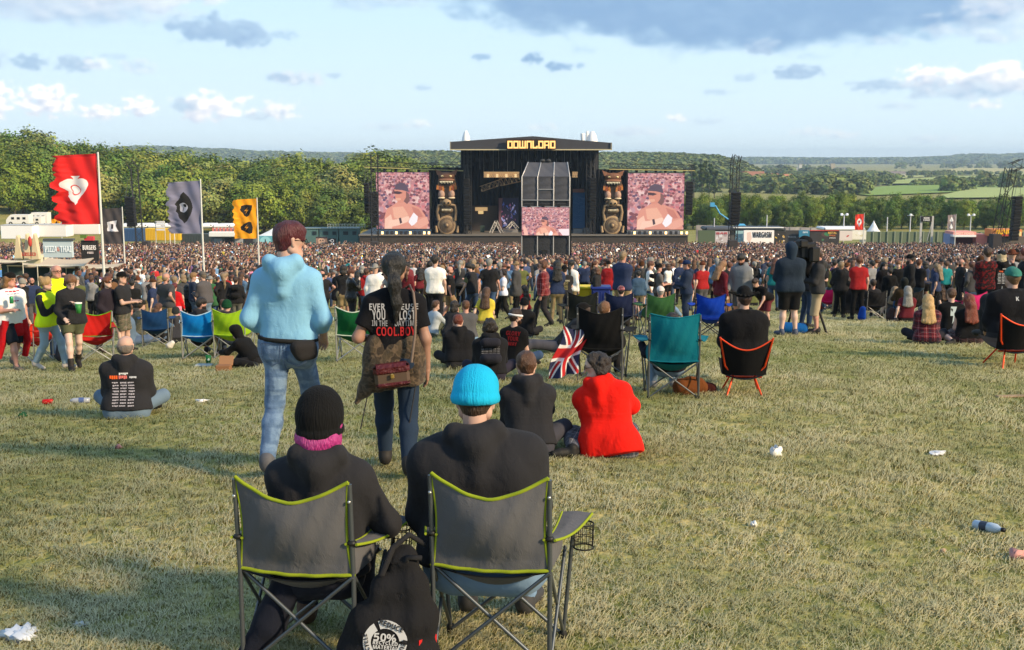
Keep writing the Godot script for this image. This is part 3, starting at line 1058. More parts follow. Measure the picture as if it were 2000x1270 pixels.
# ---- sky, ground, grass, woods
func sky_image() -> Image:
	var W := 1024; var H := 512
	var dat := PackedByteArray()
	dat.resize(W * H * 3)
	var n := FastNoiseLite.new()
	n.seed = 5; n.fractal_octaves = 5; n.frequency = 1.0
	for j in H:
		var el := 90.0 - (j + 0.5) * 180.0 / H
		for i in W:
			var c: Color
			if el < -1.0:
				c = Color(0.36, 0.38, 0.3)
			else:
				c = sky_col(el)
				var az := (i + 0.5) * 360.0 / W - 180.0
				var out := maxf(smoothstep(25.5, 30.0, absf(az)), smoothstep(8.6, 12.0, el))
				if out > 0.0:
					var e := deg_to_rad(maxf(el, 0.0))
					var q := Vector2(sin(deg_to_rad(az)), cos(deg_to_rad(az))) / tan(e + 0.09) * 1.1
					var v := n.get_noise_2d(q.x, q.y) * 1.5 + 0.05
					var a := smoothstep(0.05, 0.42, v) * out * 0.85
					c = c.lerp(Color(0.72, 0.76, 0.83).lerp(Color(0.56, 0.66, 0.78), smoothstep(0.3, 0.7, v)), a)
			var k := (j * W + i) * 3
			dat[k] = int(clampf(c.r, 0, 1) * 255); dat[k + 1] = int(clampf(c.g, 0, 1) * 255); dat[k + 2] = int(clampf(c.b, 0, 1) * 255)
	var im := Image.create_from_data(W, H, false, Image.FORMAT_RGB8, dat)
	im.resize(4096, 2048, Image.INTERPOLATE_BILINEAR)
	# the clouds in view, each a lumpy mass: centre, half width, half height, 0 grey to 1 sunlit, thickness
	var cl := [
		[1420, -40, 560, 138, 0, 1.5], [1180, 22, 300, 52, 0, 1.2], [1440, 40, 330, 66, 0, 1.4], [1720, 30, 240, 62, 0, 1.3], [1990, 40, 140, 50, 0.75, 0.7], [1900, 75, 160, 30, 0.7, 0.5],
		[100, 15, 300, 55, 0.6, 0.8], [330, 12, 150, 42, 0.8, 0.8], [230, 45, 200, 32, 0.5, 0.6], [450, 75, 95, 26, 0.12, 1.0], [500, 95, 50, 12, 0.1, 0.8], [575, 82, 26, 9, 0.1, 0.5], [750, 14, 110, 20, 0.4, 0.45], [800, 4, 60, 14, 0.3, 0.5],
		[28, 125, 66, 30, 0.35, 1.0], [124, 142, 30, 14, 0.15, 0.9], [200, 143, 40, 14, 0.25, 0.9], [236, 143, 20, 13, 0.8, 0.8], [306, 145, 34, 13, 0.6, 0.6], [270, 128, 30, 5, 0.3, 0.4],
		[14, 204, 32, 26, 1, 1.3], [68, 212, 28, 32, 1, 1.3], [152, 214, 46, 28, 1, 1.4], [240, 229, 34, 14, 1, 1.2], [308, 219, 28, 20, 1, 1.3], [436, 220, 64, 25, 1, 1.4], [390, 212, 30, 14, 0.3, 0.7], [556, 224, 38, 18, 0.9, 1.0], [520, 232, 24, 10, 0.5, 0.6], [820, 246, 22, 10, 0.9, 0.6], [760, 250, 40, 6, 0.6, 0.5],
		[592, 160, 60, 13, 0.6, 0.9], [560, 160, 30, 8, 0.2, 0.6], [664, 155, 14, 5, 0.2, 0.6], [940, 119, 18, 7, 0, 0.9], [1038, 121, 21, 10, 0, 1.1], [1088, 136, 26, 9, 0, 1.1], [1131, 135, 9, 5, 0, 0.7], [832, 176, 18, 4, 0.1, 0.6],
		[1470, 103, 34, 15, 0.25, 1.1], [1532, 151, 50, 13, 0.2, 1.0], [1440, 160, 20, 9, 0.2, 0.5], [1392, 186, 30, 5, 0.2, 0.5], [1690, 98, 36, 9, 0.4, 0.5], [1860, 102, 28, 9, 0.4, 0.5], [1680, 178, 50, 12, 0.25, 0.8],
		[1765, 168, 46, 20, 0.95, 1.2], [1880, 172, 66, 26, 1, 1.5], [1830, 184, 130, 20, 0.5, 0.9], [1965, 196, 40, 16, 0.5, 0.8], [1995, 182, 24, 12, 0.8, 0.6], [1866, 216, 26, 9, 0.9, 0.8], [1720, 216, 40, 7, 0.5, 0.5],
		[1320, 234, 24, 7, 0.9, 0.8], [1370, 241, 40, 6, 0.4, 0.5], [1240, 258, 70, 9, 0.7, 0.6], [1570, 262, 40, 8, 0.8, 0.5], [1620, 268, 30, 7, 0.8, 0.5], [1780, 275, 60, 7, 0.7, 0.4], [1060, 252, 26, 8, 0.8, 0.5]]
	n.frequency = 1.0
	var x0 := int(4096 * (0.5 - 30.0 / 360)); var x1 := int(4096 * (0.5 + 30.0 / 360)); var y0 := int(2048 * 78.0 / 180); var y1 := 1026
	var boxes := []
	for k in cl:
		boxes.append(Rect2(k[0] - k[2] * 2.0, k[1] - k[3] * 2.3, k[2] * 4.0, k[3] * 4.4))
	for j in range(y0, y1):
		var el := (90.0 - (j + 0.5) * 180.0 / 2048)
		var py := 314.0 - FP * deg_to_rad(el)
		var row := []
		for i in cl.size():
			if py > boxes[i].position.y and py < boxes[i].end.y:
				row.append(i)
		for i in range(x0, x1):
			var px := 1000.0 + FP * deg_to_rad((i + 0.5) * 360.0 / 4096 - 180.0)
			var c := sky_col(el)
			var got := false
			for q in row:
				if px < boxes[q].position.x or px > boxes[q].end.x:
					continue
				var k: Array = cl[q]
				var gr: float = 1.16 if k[4] > 0.7 else 1.08
				var dx: float = (px - k[0]) / (k[2] * gr)
				var dy: float = (py - k[1]) / (k[3] * (gr + 0.1))
				if dy > 0 and k[4] > 0.7:
					dy *= 1.5
				var r := dx * dx + dy * dy
				if r > 2.6:
					continue
				var lump := (0.045 if k[2] < 62 else 0.022) if k[3] < 40 else 0.013
				var soft: float = 1.0 if k[4] > 0.7 else 0.72
				var v := 1.0 - r + n.get_noise_2d(px * lump * 0.8 + q * 7, py * lump * 1.5) * (1.5 if k[2] < 180 else 0.75) * soft
				if v <= 0.0:
					continue
				var a := smoothstep(0.0, 0.65 if k[4] > 0.7 else 0.8, v) * clampf(k[5] * 0.85, 0, 1)
				var v2 := 1.0 - pow((px + k[2] * 0.22 - k[0]) / k[2], 2) - pow((py - k[3] * 0.3 - k[1]) / k[3], 2) + n.get_noise_2d((px + 9) * lump * 0.8 + q * 7, (py - 9) * lump * 1.5) * 1.7
				var lit := clampf(0.55 + (v - v2) * (0.6 if k[4] > 0.3 else 0.22), 0, 1)
				var dark := Color(0.475, 0.61, 0.755).lerp(Color(0.76, 0.80, 0.87), k[4])
				var light := Color(0.58, 0.70, 0.82).lerp(Color(1.0, 0.975, 0.95), k[4])
				c = c.lerp(dark.lerp(light, lit), a)
				got = true
			if got:
				im.set_pixel(i, j, c)
	var turned := Image.create(4096, 2048, false, Image.FORMAT_RGB8)   # the panorama begins straight ahead
	turned.blit_rect(im, Rect2i(2048, 0, 2048, 2048), Vector2i(0, 0))
	turned.blit_rect(im, Rect2i(0, 0, 2048, 2048), Vector2i(2048, 0))
	return turned

func sky_col(el: float) -> Color:
	var t := clampf(el / 8.5, 0, 1)
	var c := Color(0.845, 0.9, 0.92).lerp(Color(0.745, 0.86, 0.93), pow(t, 0.9))
	return c.lerp(Color(0.42, 0.62, 0.84), smoothstep(8.0, 75.0, el))

func land() -> void:
	# the ground: one sheet out to the far valley
	var st := st0()
	var ds := []
	var d := -30.0
	while d < 6800.0:
		ds.append(d)
		d += maxf(0.9, absf(d) * 0.055)
	var xs := []
	for i in 61:
		var t := (i - 30) / 30.0
		xs.append(t)
	var p := func(i: int, j: int) -> Vector3:
		var dd: float = ds[j]
		var half := 40.0 + maxf(dd, 0.0) * 0.85
		var x: float = xs[i] * half
		return onto(x, dd)
	for j in ds.size() - 1:
		for i in 60:
			var a: Vector3 = p.call(i, j); var b: Vector3 = p.call(i + 1, j); var c: Vector3 = p.call(i + 1, j + 1); var e: Vector3 = p.call(i, j + 1)
			for v in [e, c, b, e, b, a]:
				st.add_vertex(v)
	st.index()
	st.generate_normals()
	var m := StandardMaterial3D.new()
	m.albedo_texture = noise_tex("turf", 0.014, [[0.0, 0.4, 0.55, 0.75, 1.0], [Color(0.45, 0.46, 0.25), Color(0.54, 0.53, 0.32), Color(0.62, 0.59, 0.39), Color(0.67, 0.62, 0.44), Color(0.7, 0.64, 0.49)]], 6, 1024)
	m.uv1_triplanar = true
	m.uv1_world_triplanar = true
	m.uv1_scale = Vector3.ONE * 0.22
	m.detail_enabled = true
	m.detail_blend_mode = BaseMaterial3D.BLEND_MODE_MUL
	m.detail_albedo = noise_tex("turf_big", 0.006, [[0.0, 0.5, 1.0], [Color(0.74, 0.8, 0.66), Color(0.92, 0.93, 0.88), Color(1, 0.97, 0.92)]], 4, 512)
	m.detail_uv_layer = BaseMaterial3D.DETAIL_UV_2
	m.uv2_triplanar = true
	m.uv2_world_triplanar = true
	m.uv2_scale = Vector3.ONE * 0.045
	m.roughness = 0.95
	m.metallic_specular = 0.2
	m.heightmap_enabled = true
	m.heightmap_scale = 3.0
	m.heightmap_texture = noise_tex("turf_relief", 0.06, [], 5, 512)
	struct("ground", st.commit(), m)
	grass()

func grass() -> void:
	var st := st0()
	var r2 := RandomNumberGenerator.new()
	r2.seed = 11
	for i in 16:
		var a := r2.randf() * TAU
		var o := Vector3(r2.randf_range(-0.055, 0.055), -0.004, r2.randf_range(-0.055, 0.055))
		var h := r2.randf_range(0.018, 0.046)
		var lean := Vector3(cos(a), 0, sin(a)) * h * r2.randf_range(0.4, 1.5)
		var sd := Vector3(-sin(a), 0, cos(a)) * r2.randf_range(0.0016, 0.0028)
		var v := r2.randf_range(0.65, 1.25)
		var c := Color(v, v, v)
		if r2.randf() < 0.3:
			c = Color(v * 1.45, v * 1.25, v * 1.1)
		var m := o + lean * 0.4 + Vector3(0, h * 0.62, 0)
		var t := o + lean + Vector3(0, h * 0.92, 0)
		var n := (Vector3(0, 1, 0) + lean.normalized() * 0.25).normalized()
		for q in [o - sd, m - sd * 0.8, m + sd * 0.8, o - sd, m + sd * 0.8, o + sd, m - sd * 0.8, t, m + sd * 0.8]:
			st.set_normal(n); st.set_color(c); st.add_vertex(q)
	var mesh := st.commit()
	var rows := []
	for band in [[3.2, 6.5, 620.0, 1.0], [6.5, 10.0, 300.0, 1.15], [10.0, 16.0, 120.0, 1.5], [16.0, 26.0, 50.0, 2.0], [26.0, 44.0, 16.0, 2.8]]:
		var area: float = 0.47 * (band[1] * band[1] - band[0] * band[0])
		for i in int(area * band[2]):
			var dd := sqrt(r2.randf_range(band[0] * band[0], band[1] * band[1]))
			var x := r2.randf_range(-0.49, 0.49) * dd
			var nn := nz.get_noise_2d(x * 60.0, dd * 60.0)
			var n2 := nz.get_noise_2d(x * 14.0 + 500.0, dd * 9.0)
			var t := clampf(0.5 + nn * 0.5 + n2 * 0.55 + r2.randf_range(-0.22, 0.22), 0, 1)
			var c := Color(0.23, 0.25, 0.09).lerp(Color(0.57, 0.505, 0.29), t)
			var s: float = band[3] * r2.randf_range(0.65, 1.25) * (1.0 + 0.25 * nn)
			rows.append([Transform3D(Basis(Vector3.UP, r2.randf() * TAU).scaled(Vector3(s, minf(s, 1.6) * r2.randf_range(0.7, 1.25), s)), onto(x, dd)), c])
	var mm := MultiMesh.new()
	mm.transform_format = MultiMesh.TRANSFORM_3D
	mm.use_colors = true
	mm.mesh = mesh
	mm.instance_count = rows.size()
	for i in rows.size():
		mm.set_instance_transform(i, rows[i][0])
		mm.set_instance_color(i, rows[i][1])
	var o := MultiMeshInstance3D.new()
	o.multimesh = mm
	var m := StandardMaterial3D.new()
	m.vertex_color_use_as_albedo = true
	m.roughness = 0.8
	m.metallic_specular = 0.25
	m.backlight_enabled = true
	m.backlight = Color(0.3, 0.3, 0.2)
	o.material_override = m
	o.name = "grass"
	o.set_meta("kind", "stuff")
	tag(o, "short dry grass in green and straw tufts covering the slope", "")
	add_child(o)

func leaf_mat() -> StandardMaterial3D:
	if not mats.has("leaf"):
		var m := StandardMaterial3D.new()
		m.vertex_color_use_as_albedo = true
		m.roughness = 0.7
		m.metallic_specular = 0.3
		m.backlight_enabled = true
		m.backlight = Color(0.35, 0.35, 0.15)
		mats.leaf = m
	return mats.leaf

func crown(seed_: int, rx: float, ry: float, clumps: int, leaves: int, size: float, tone: Color, low := 0.25) -> Mesh:
	# a crown about its own centre: leaf faces in clumps spread through its volume, uneven at the rim
	var r2 := RandomNumberGenerator.new()
	r2.seed = seed_
	var st := st0()
	for k in clumps:
		var dir := Vector3(r2.randfn(), r2.randfn() * 0.9 + 0.1, r2.randfn()).normalized()
		var rad := pow(r2.randf(), 0.4)
		var c := dir * rad * Vector3(rx, ry, rx) * r2.randf_range(0.8, 1.0)
		if c.y < -ry * 0.6:
			c.x *= 0.7; c.z *= 0.7
		var cr := r2.randf_range(0.2, 0.4) * minf(rx, ry)
		var tn := tone * r2.randf_range(0.72, 1.25)
		tn.r *= r2.randf_range(0.85, 1.25)
		for i in leaves:
			var q := Vector3(r2.randfn(), r2.randfn() * 0.8, r2.randfn()) * 0.55
			if q.length() > 1.25:
				q = q.normalized() * 1.1
			var p := c + q * cr
			var n := (q.normalized() * 0.6 + c.normalized() * 0.6 + Vector3(r2.randfn(), r2.randfn(), r2.randfn()) * 0.35 + Vector3(0, 0.25, 0)).normalized()
			var a := n.cross(Vector3(r2.randfn(), r2.randfn(), r2.randfn())).normalized() * size * r2.randf_range(0.6, 1.3)
			var b := n.cross(a).normalized() * a.length() * r2.randf_range(0.6, 0.9)
			var cc := tn * r2.randf_range(0.8, 1.2)
			cc.a = 1.0
			for v in [p - a, p + b, p + a, p - a, p + a, p - b]:
				st.set_normal(n); st.set_color(cc); st.add_vertex(v)
	return st.commit()

func trunk_mesh(h: float, r: float, seed_: int, spread: float) -> Mesh:
	var r2 := RandomNumberGenerator.new()
	r2.seed = seed_
	var st := st0()
	var top := Vector3(r2.randf_range(-0.4, 0.4), h, r2.randf_range(-0.4, 0.4))
	tube(st, [Vector3(0, -0.3, 0), Vector3(top.x * 0.3, h * 0.4, 0), top], r, 7, r * 0.35)
	for i in 6:
		var a := TAU * i / 6 + r2.randf()
		var b := Vector3(top.x * 0.4, h * r2.randf_range(0.35, 0.8), top.z * 0.4)
		tube(st, [b, b + Vector3(cos(a), 0.7, sin(a)) * spread * 0.35, b + Vector3(cos(a), 1.2, sin(a)) * spread * 0.7], r * 0.4, 5, r * 0.1)
	return st.commit()

func scatter(called: String, mesh: Mesh, m: Material, rows: Array, parent: Node = null) -> MultiMeshInstance3D:
	var mm := MultiMesh.new()
	mm.transform_format = MultiMesh.TRANSFORM_3D
	mm.use_colors = true
	mm.mesh = mesh
	mm.instance_count = rows.size()
	for i in rows.size():
		mm.set_instance_transform(i, rows[i][0])
		mm.set_instance_color(i, rows[i][1])
	var o := MultiMeshInstance3D.new()
	o.multimesh = mm
	if m:
		o.material_override = m
	o.name = called if parent else numbered(called)
	o.set_meta("kind", "stuff")
	(parent if parent else self).add_child(o, true)
	return o

func woods() -> void:
	var bark := mat(lin(0.09, 0.075, 0.055), 0.9, 0.0, 3.0, 1.0)
	var kinds := []
	for k in 7:
		var tone := [Color(0.115, 0.18, 0.028), Color(0.165, 0.23, 0.034), Color(0.085, 0.145, 0.026), Color(0.185, 0.24, 0.045), Color(0.135, 0.2, 0.026), Color(0.215, 0.24, 0.07), Color(0.105, 0.165, 0.036)][k] as Color
		var tall := [1.0, 0.9, 1.15, 0.8, 1.05, 0.75, 1.3][k] as float
		kinds.append([crown(40 + k, 4.6, 6.4 * tall, 120, 100, 0.26, tone), trunk_mesh(9.0, 0.32, k, 4.0), tall])
	var words := ["dense round", "bright leafy", "dark upright", "spreading light green", "full bushy", "pale yellowish", "tall narrow"]
	var put := func(px: float, d: float, topy: float, k: int, label: String, group: String, wide := 1.0) -> void:
		var x := ray(px, 400).x * d
		var base := onto(x, d)
		var topw := CY + ray(px, topy).y * d
		var h := topw - base.y
		var o := thing("tree", label, "tree", base, R(0, TAU), group)
		var s: float = h / (7.4 + 6.4 * kinds[k][2])
		o.scale = Vector3(s * wide * R(0.95, 1.12), s, s * wide * R(0.95, 1.12))
		part("trunk", kinds[k][1], bark, o)
		part("crown", kinds[k][0], leaf_mat(), o, Vector3(0, 7.2, 0))
	# the wood left of and behind the stage: its skyline, read along the photograph
	var sk := [[-60, 262], [0, 262], [20, 253], [45, 246], [75, 250], [105, 270], [140, 272], [180, 275], [215, 282], [260, 288], [300, 292], [340, 294], [380, 298], [420, 297], [470, 300], [520, 300], [560, 302], [600, 303], [640, 305], [680, 304], [715, 296], [745, 294], [775, 300], [800, 310], [850, 322], [900, 330], [960, 338]]
	var top := func(px: float) -> float:
		for i in sk.size() - 1:
			if px < sk[i + 1][0]:
				return lerpf(sk[i][1], sk[i + 1][1], clampf((px - sk[i][0]) / (sk[i + 1][0] - sk[i][0]), 0, 1))
		return sk[-1][1]
	var place := func(px: float) -> String:
		for q in [[60, "above the parked motorhomes"], [200, "behind the red heart flag"], [330, "behind the speaker column"], [450, "behind the grey eye flag"], [560, "behind the yellow flag"], [720, "behind the green cabins"], [2000, "behind the main stage"]]:
			if px < q[0]:
				return q[1]
		return ""
	var used := {}
	var uniq := func(l: String) -> String:
		used[l] = used.get(l, 0) + 1
		return l if used[l] == 1 else "%s, %s of these" % [l, ["", "second", "third", "fourth", "fifth", "sixth", "seventh", "eighth", "ninth", "tenth", "eleventh", "twelfth"][mini(used[l] - 1, 11)]]
	for row in [[318.0, 0.0, 24.0, "rear"], [292.0, 14.0, 27.0, "middle"], [268.0, 48.0, 25.0, "front"]]:
		var px := -40.0
		while px < (930.0 if row[1] < 40 else 705.0):
			var k := rng.randi() % 7
			var ty: float = top.call(px) + row[1] + R(-5, 12)
			put.call(px, row[0] + R(-8, 8), ty, k, uniq.call("%s tree, %s row, %s" % [words[k], row[3], place.call(px)]), "trees of the wood", R(0.95, 1.25))
			px += row[2] * R(0.75, 1.25)
	put.call(28, 262, 330, 1, "low bright tree in front of the wood, left of the red flag", "trees of the wood", 1.0)
	# the shelter belt behind the green fence on the right
	var place2 := func(px: float) -> String:
		for q in [[1420, "behind the blue boom lift"], [1500, "behind the long bar roof"], [1600, "behind the white banner"], [1680, "behind the dark poster boards"], [1760, "behind the white pointed tent"], [1850, "behind the gantry sign"], [1920, "behind the pink food stall"], [2100, "behind the doughnut stall"]]:
			if px < q[0]:
				return q[1]
		return ""
	for row in [[305.0, 380.0, 20.0, "rear"], [288.0, 388.0, 21.0, "front"]]:
		var px := 1335.0
		while px < 2060.0:
			var k := [0, 2, 4, 6, 1, 2, 6][rng.randi() % 7] as int
			put.call(px, row[0] + R(-4, 4), row[1] + R(-9, 7) + (4.0 if px > 1800 else 0.0), k, uniq.call("%s belt tree, %s row, %s" % [words[k], row[3], place2.call(px)]), "trees of the belt behind the fence", R(0.8, 1.0))
			px += row[2] * R(0.75, 1.25)
	valley(kinds)

func valley(kinds: Array) -> void:
	var lump := crown(90, 4.2, 3.6, 20, 26, 0.8, Color(0.125, 0.17, 0.045))
	var lm := leaf_mat()
	# fields laid on the far slope, outlined as seen
	var fm := func(c: Color) -> StandardMaterial3D:
		var m := mat(c, 0.95, 0.0, 20.0, 0.02).duplicate() as StandardMaterial3D
		return m
	var fields := [
		["pale straw field on the far slope beside the far village", Color(0.62, 0.63, 0.40), [[1530, 362], [1560, 354], [1720, 354], [1722, 364], [1600, 366]]],
		["bright green meadow above the tree belt", Color(0.47, 0.56, 0.24), [[1640, 378], [1720, 366], [1800, 362], [2040, 358], [2040, 366], [1850, 378], [1700, 384]]],
		["light field strip across the slope under the dark hedge", Color(0.60, 0.64, 0.38), [[1840, 384], [1900, 370], [2060, 362], [2060, 388], [1850, 390]]],
		["long yellow field high on the slope", Color(0.68, 0.66, 0.40), [[1760, 352], [1850, 346], [2000, 344], [2050, 346], [2050, 350], [1840, 356]]],
		["buff field under the far woods", Color(0.66, 0.62, 0.38), [[1830, 336], [1870, 330], [2050, 330], [2050, 338], [1900, 341]]],
		["broad pale meadow on the middle of the slope", Color(0.58, 0.62, 0.33), [[1725, 363], [1740, 354], [1860, 347], [2060, 345], [2060, 357], [1900, 360]]],
		["yellow green field beyond the village trees", Color(0.62, 0.63, 0.36), [[1560, 352], [1600, 346], [1760, 345], [1840, 340], [2060, 339], [2060, 344], [1850, 346], [1730, 353]]],
		["small pale field on the hillside behind the video screen", Color(0.58, 0.62, 0.40), [[1430, 342], [1440, 335], [1500, 334], [1520, 340]]]]
	var hgt := 0.25
	for f in fields:
		var pts := PackedVector2Array()
		for q in f[2]:
			var g := ground(q[0], q[1])
			pts.append(Vector2(g.x, -g.z))
		if Geometry2D.is_polygon_clockwise(pts):
			pts.reverse()
		var st := st0()
		var step := 60.0
		var lo := pts[0]; var hi := pts[0]
		for q in pts:
			lo = lo.min(q); hi = hi.max(q)
		var nx := clampi(int((hi.x - lo.x) / step), 4, 40); var ny := clampi(int((hi.y - lo.y) / step), 4, 60)
		for j in ny:
			for i in nx:
				var cell := PackedVector2Array([lo + (hi - lo) * Vector2(float(i) / nx, float(j) / ny), lo + (hi - lo) * Vector2(float(i + 1) / nx, float(j) / ny), lo + (hi - lo) * Vector2(float(i + 1) / nx, float(j + 1) / ny), lo + (hi - lo) * Vector2(float(i) / nx, float(j + 1) / ny)])
				for piece in Geometry2D.intersect_polygons(cell, pts):
					var tri := Geometry2D.triangulate_polygon(piece)
					for ti in tri.size():
						var t: int = tri[ti]
						if ti % 3 and (piece[tri[ti - ti % 3 + 1]] - piece[tri[ti - ti % 3]]).cross(piece[tri[ti - ti % 3 + 2]] - piece[tri[ti - ti % 3]]) > 0:
							t = tri[ti - ti % 3 + 3 - ti % 3]
						st.set_normal(Vector3.UP)
						st.add_vertex(Vector3(piece[t].x, gy(piece[t].x, piece[t].y) + hgt + piece[t].y * 0.0004, -piece[t].y))
		hgt += 0.2
		var o := part("field", st.commit(), fm.call(f[1]), self)
		o.set_meta("kind", "structure")
	# hedges and scattered trees of the valley, a mass too far to count
	var rows := []
	var line := func(a: Array, b: Array, n: int, s: float, j := 10.0) -> void:
		for i in n:
			var t := (i + R(-0.3, 0.3)) / n
			var g := ground(lerpf(a[0], b[0], t), lerpf(a[1], b[1], t))
			g += Vector3(R(-j, j), 0, R(-j, j))
			g.y = gy(g.x, -g.z)
			var k := s * R(0.7, 1.4)
			var v := R(0.75, 1.25)
			rows.append([Transform3D(Basis(Vector3.UP, R(0, TAU)).scaled(Vector3(k * R(0.9, 1.4), k, k)), g + Vector3(0, 2.4 * k, 0)), Color(v, v * R(0.95, 1.05), v)])
	line.call([1780, 364], [2040, 358], 60, 0.7, 3.0)
	line.call([1840, 361], [1960, 357], 26, 0.9, 6.0)
	line.call([1540, 352], [1730, 352], 60, 1.3)
	line.call([1720, 364], [1722, 354], 12, 1.0)
	line.call([1760, 346], [2050, 342], 40, 1.1)
	line.call([1640, 366], [1850, 344], 14, 1.1, 12)
	line.call([1900, 372], [2040, 352], 10, 1.5, 30)
	line.call([1350, 366], [1640, 372], 60, 1.3, 20)
	line.call([1350, 374], [1700, 382], 30, 1.0, 10)
	line.call([1600, 374], [1660, 374], 14, 1.4, 10)
	line.call([1860, 376], [1885, 372], 8, 1.3, 8)
	for i in 90:
		var px := R(1390, 1640)
		line.call([px, R(332, 352)], [px + 4, R(332, 352)], 1, R(1.0, 2.0), 30)
	for i in 30:
		var px := R(1790, 2060)
		line.call([px, R(325, 331)], [px + 4, R(325, 331)], 1, R(1.5, 2.6), 60)
	var fw := scatter("far_woodland", lump, lm, rows)
	tag(fw, "hedges and scattered trees over the far valley", "")
	# wooded hills: real ground that rises behind the valley, covered with crowns
	var hill := func(d0: float, d1: float, prof: Array, cover: int, size: float, tone: Color, label: String) -> void:
		var st := st0()
		var n := 60
		var hy := func(px: float) -> float:
			for i in prof.size() - 1:
				if px < prof[i + 1][0]:
					return lerpf(prof[i][1], prof[i + 1][1], smoothstep(0, 1, clampf((px - prof[i][0]) / (prof[i + 1][0] - prof[i][0]), 0, 1)))
			return prof[-1][1]
		var P := func(u: float, v: float) -> Vector3:
			var px := lerpf(prof[0][0], prof[-1][0], u)
			var d := lerpf(d0, d1, v)
			var x := ray(px, 320).x * d
			var crest := CY + ray(px, hy.call(px)).y * lerpf(d0, d1, 0.62) - size * 3.0
			var base := gy(x, d)
			var s := sin(clampf(v / 0.62, 0, 1) * PI / 2) if v < 0.62 else cos((v - 0.62) / 0.38 * PI / 2)
			return Vector3(x, lerpf(base - 3.0, crest, s), -d)
		for j in 16:
			for i in n:
				var a: Vector3 = P.call(float(i) / n, j / 16.0); var b: Vector3 = P.call(float(i + 1) / n, j / 16.0); var c: Vector3 = P.call(float(i + 1) / n, (j + 1) / 16.0); var e: Vector3 = P.call(float(i) / n, (j + 1) / 16.0)
				for v in [e, c, b, e, b, a]:
					st.add_vertex(v)
		st.index(); st.generate_normals()
		var o := struct("hill", st.commit(), mat(tone.linear_to_srgb(), 0.95, 0.0, 40.0, 0.02))
		tag(o, label, "")
		var rw := []
		for i in cover:
			var q: Vector3 = P.call(rng.randf(), R(0.0, 0.68))
			var k := size * R(0.7, 1.3)
			var v := R(0.75, 1.3)
			rw.append([Transform3D(Basis(Vector3.UP, R(0, TAU)).scaled(Vector3(k * 1.3, k, k * 1.3)), q + Vector3(0, k * 0.6, 0)), Color(v, v, v)])
		var s := scatter("hill_woodland", lump, lm, rw)
		tag(s, "trees covering the " + label, "")
	hill.call(900.0, 1500.0, [[690, 306], [780, 299], [850, 300], [930, 304], [1100, 305], [1170, 303], [1230, 303], [1320, 304], [1390, 308], [1430, 316], [1470, 330]], 3600, 1.6, Color(0.14, 0.175, 0.055), "green wooded hill behind the stage")
	hill.call(3000.0, 4200.0, [[180, 296], [270, 289], [330, 290], [420, 294], [520, 299], [640, 302], [760, 303], [860, 306]], 1500, 3.6, Color(0.06, 0.09, 0.04), "blue wooded ridge beyond the left wood")
	hill.call(3800.0, 5000.0, [[1380, 318], [1430, 311], [1520, 311], [1600, 312], [1700, 312], [1780, 311], [1850, 309], [1890, 304], [1950, 305], [2010, 302], [2080, 304]], 2200, 4.0, Color(0.055, 0.08, 0.04), "dark blue wooded ridge beyond the valley")
	# poplars behind the screen
	var pop := crown(77, 1.9, 7.0, 34, 60, 0.42, Color(0.05, 0.085, 0.025))
	var bark := mat(lin(0.09, 0.075, 0.055), 0.9, 0.0, 3.0, 1.0)
	var i := 0
	for px in [1356, 1372, 1386, 1396]:
		var b := onto(ray(px, 350).x * 560, 560)
		var o := thing("poplar", "tall dark poplar on the hill beside the screen, %s from the screen" % ["first", "second", "third", "fourth"][i], "tree", b, i * 1.3, "poplars beside the screen")
		part("trunk", tubem([Vector3.ZERO, Vector3(0, 9, 0)], 0.3, 6, 0.1), bark, o)
		part("crown", pop, lm, o, Vector3(0, 8.4, 0))
		o.scale = Vector3.ONE * [1.25, 1.3, 1.2, 1.05][i]
		i += 1
	# far buildings
	var house := func(px: float, py: float, w: float, h: float, wallc: Color, roofc: Color, label: String, cat: String) -> void:
		var g := ground(px, py)
		var o := thing("house" if cat == "house" else "church" if cat == "church" else "building", label, cat, g, R(-0.4, 0.4), "far buildings in the valley")
		part("wall", boxm(Vector3(w, h, w * 0.6)), mat(wallc, 0.9), o, Vector3(0, h / 2, 0))
		if cat == "church":
			part("tower", boxm(Vector3(w * 0.35, h * 2.6, w * 0.35)), mat(wallc, 0.9), o, Vector3(-w * 0.62, h * 1.3, 0))
		part("roof", extrude([Vector2(-w * 0.33, 0), Vector2(w * 0.33, 0), Vector2(0, h * 0.6)], w * 1.06), mat(roofc, 0.9), o, Vector3(0, h, 0)).rotation.y = PI / 2
		var st := st0()
		for k in 4:
			box(st, Vector3(-w * 0.4 + k * w * 0.22, h * 0.35, w * 0.3), Vector3(-w * 0.4 + k * w * 0.22 + w * 0.1, h * 0.7, w * 0.305))
		part("window", st.commit(), mat(Color(0.15, 0.17, 0.2), 0.3), o)
	var tile := Color(0.62, 0.42, 0.32)
	house.call(1468, 360, 20, 7, Color(0.66, 0.5, 0.42), tile, "long brick house with tiled roof among the valley trees", "house")
	house.call(1505, 362, 12, 6, Color(0.7, 0.56, 0.46), tile, "small brick house beside the straw field", "house")
	house.call(1530, 364, 14, 6, Color(0.62, 0.46, 0.38), tile, "red brick house at the corner of the straw field", "house")
	house.call(1530, 337, 50, 5, Color(0.7, 0.68, 0.63), Color(0.6, 0.55, 0.5), "long pale building on the far valley floor", "building")
	house.call(1640, 338, 20, 6, Color(0.62, 0.58, 0.5), Color(0.4, 0.4, 0.4), "grey stone church with square tower in the far village", "church")
	house.call(1745, 347, 26, 5, Color(0.85, 0.83, 0.8), Color(0.5, 0.45, 0.42), "white farm building above the yellow field", "building")
	var g := ground(1562, 341)
	var o := thing("tower", "slim white tower standing on the far valley floor", "tower", g)
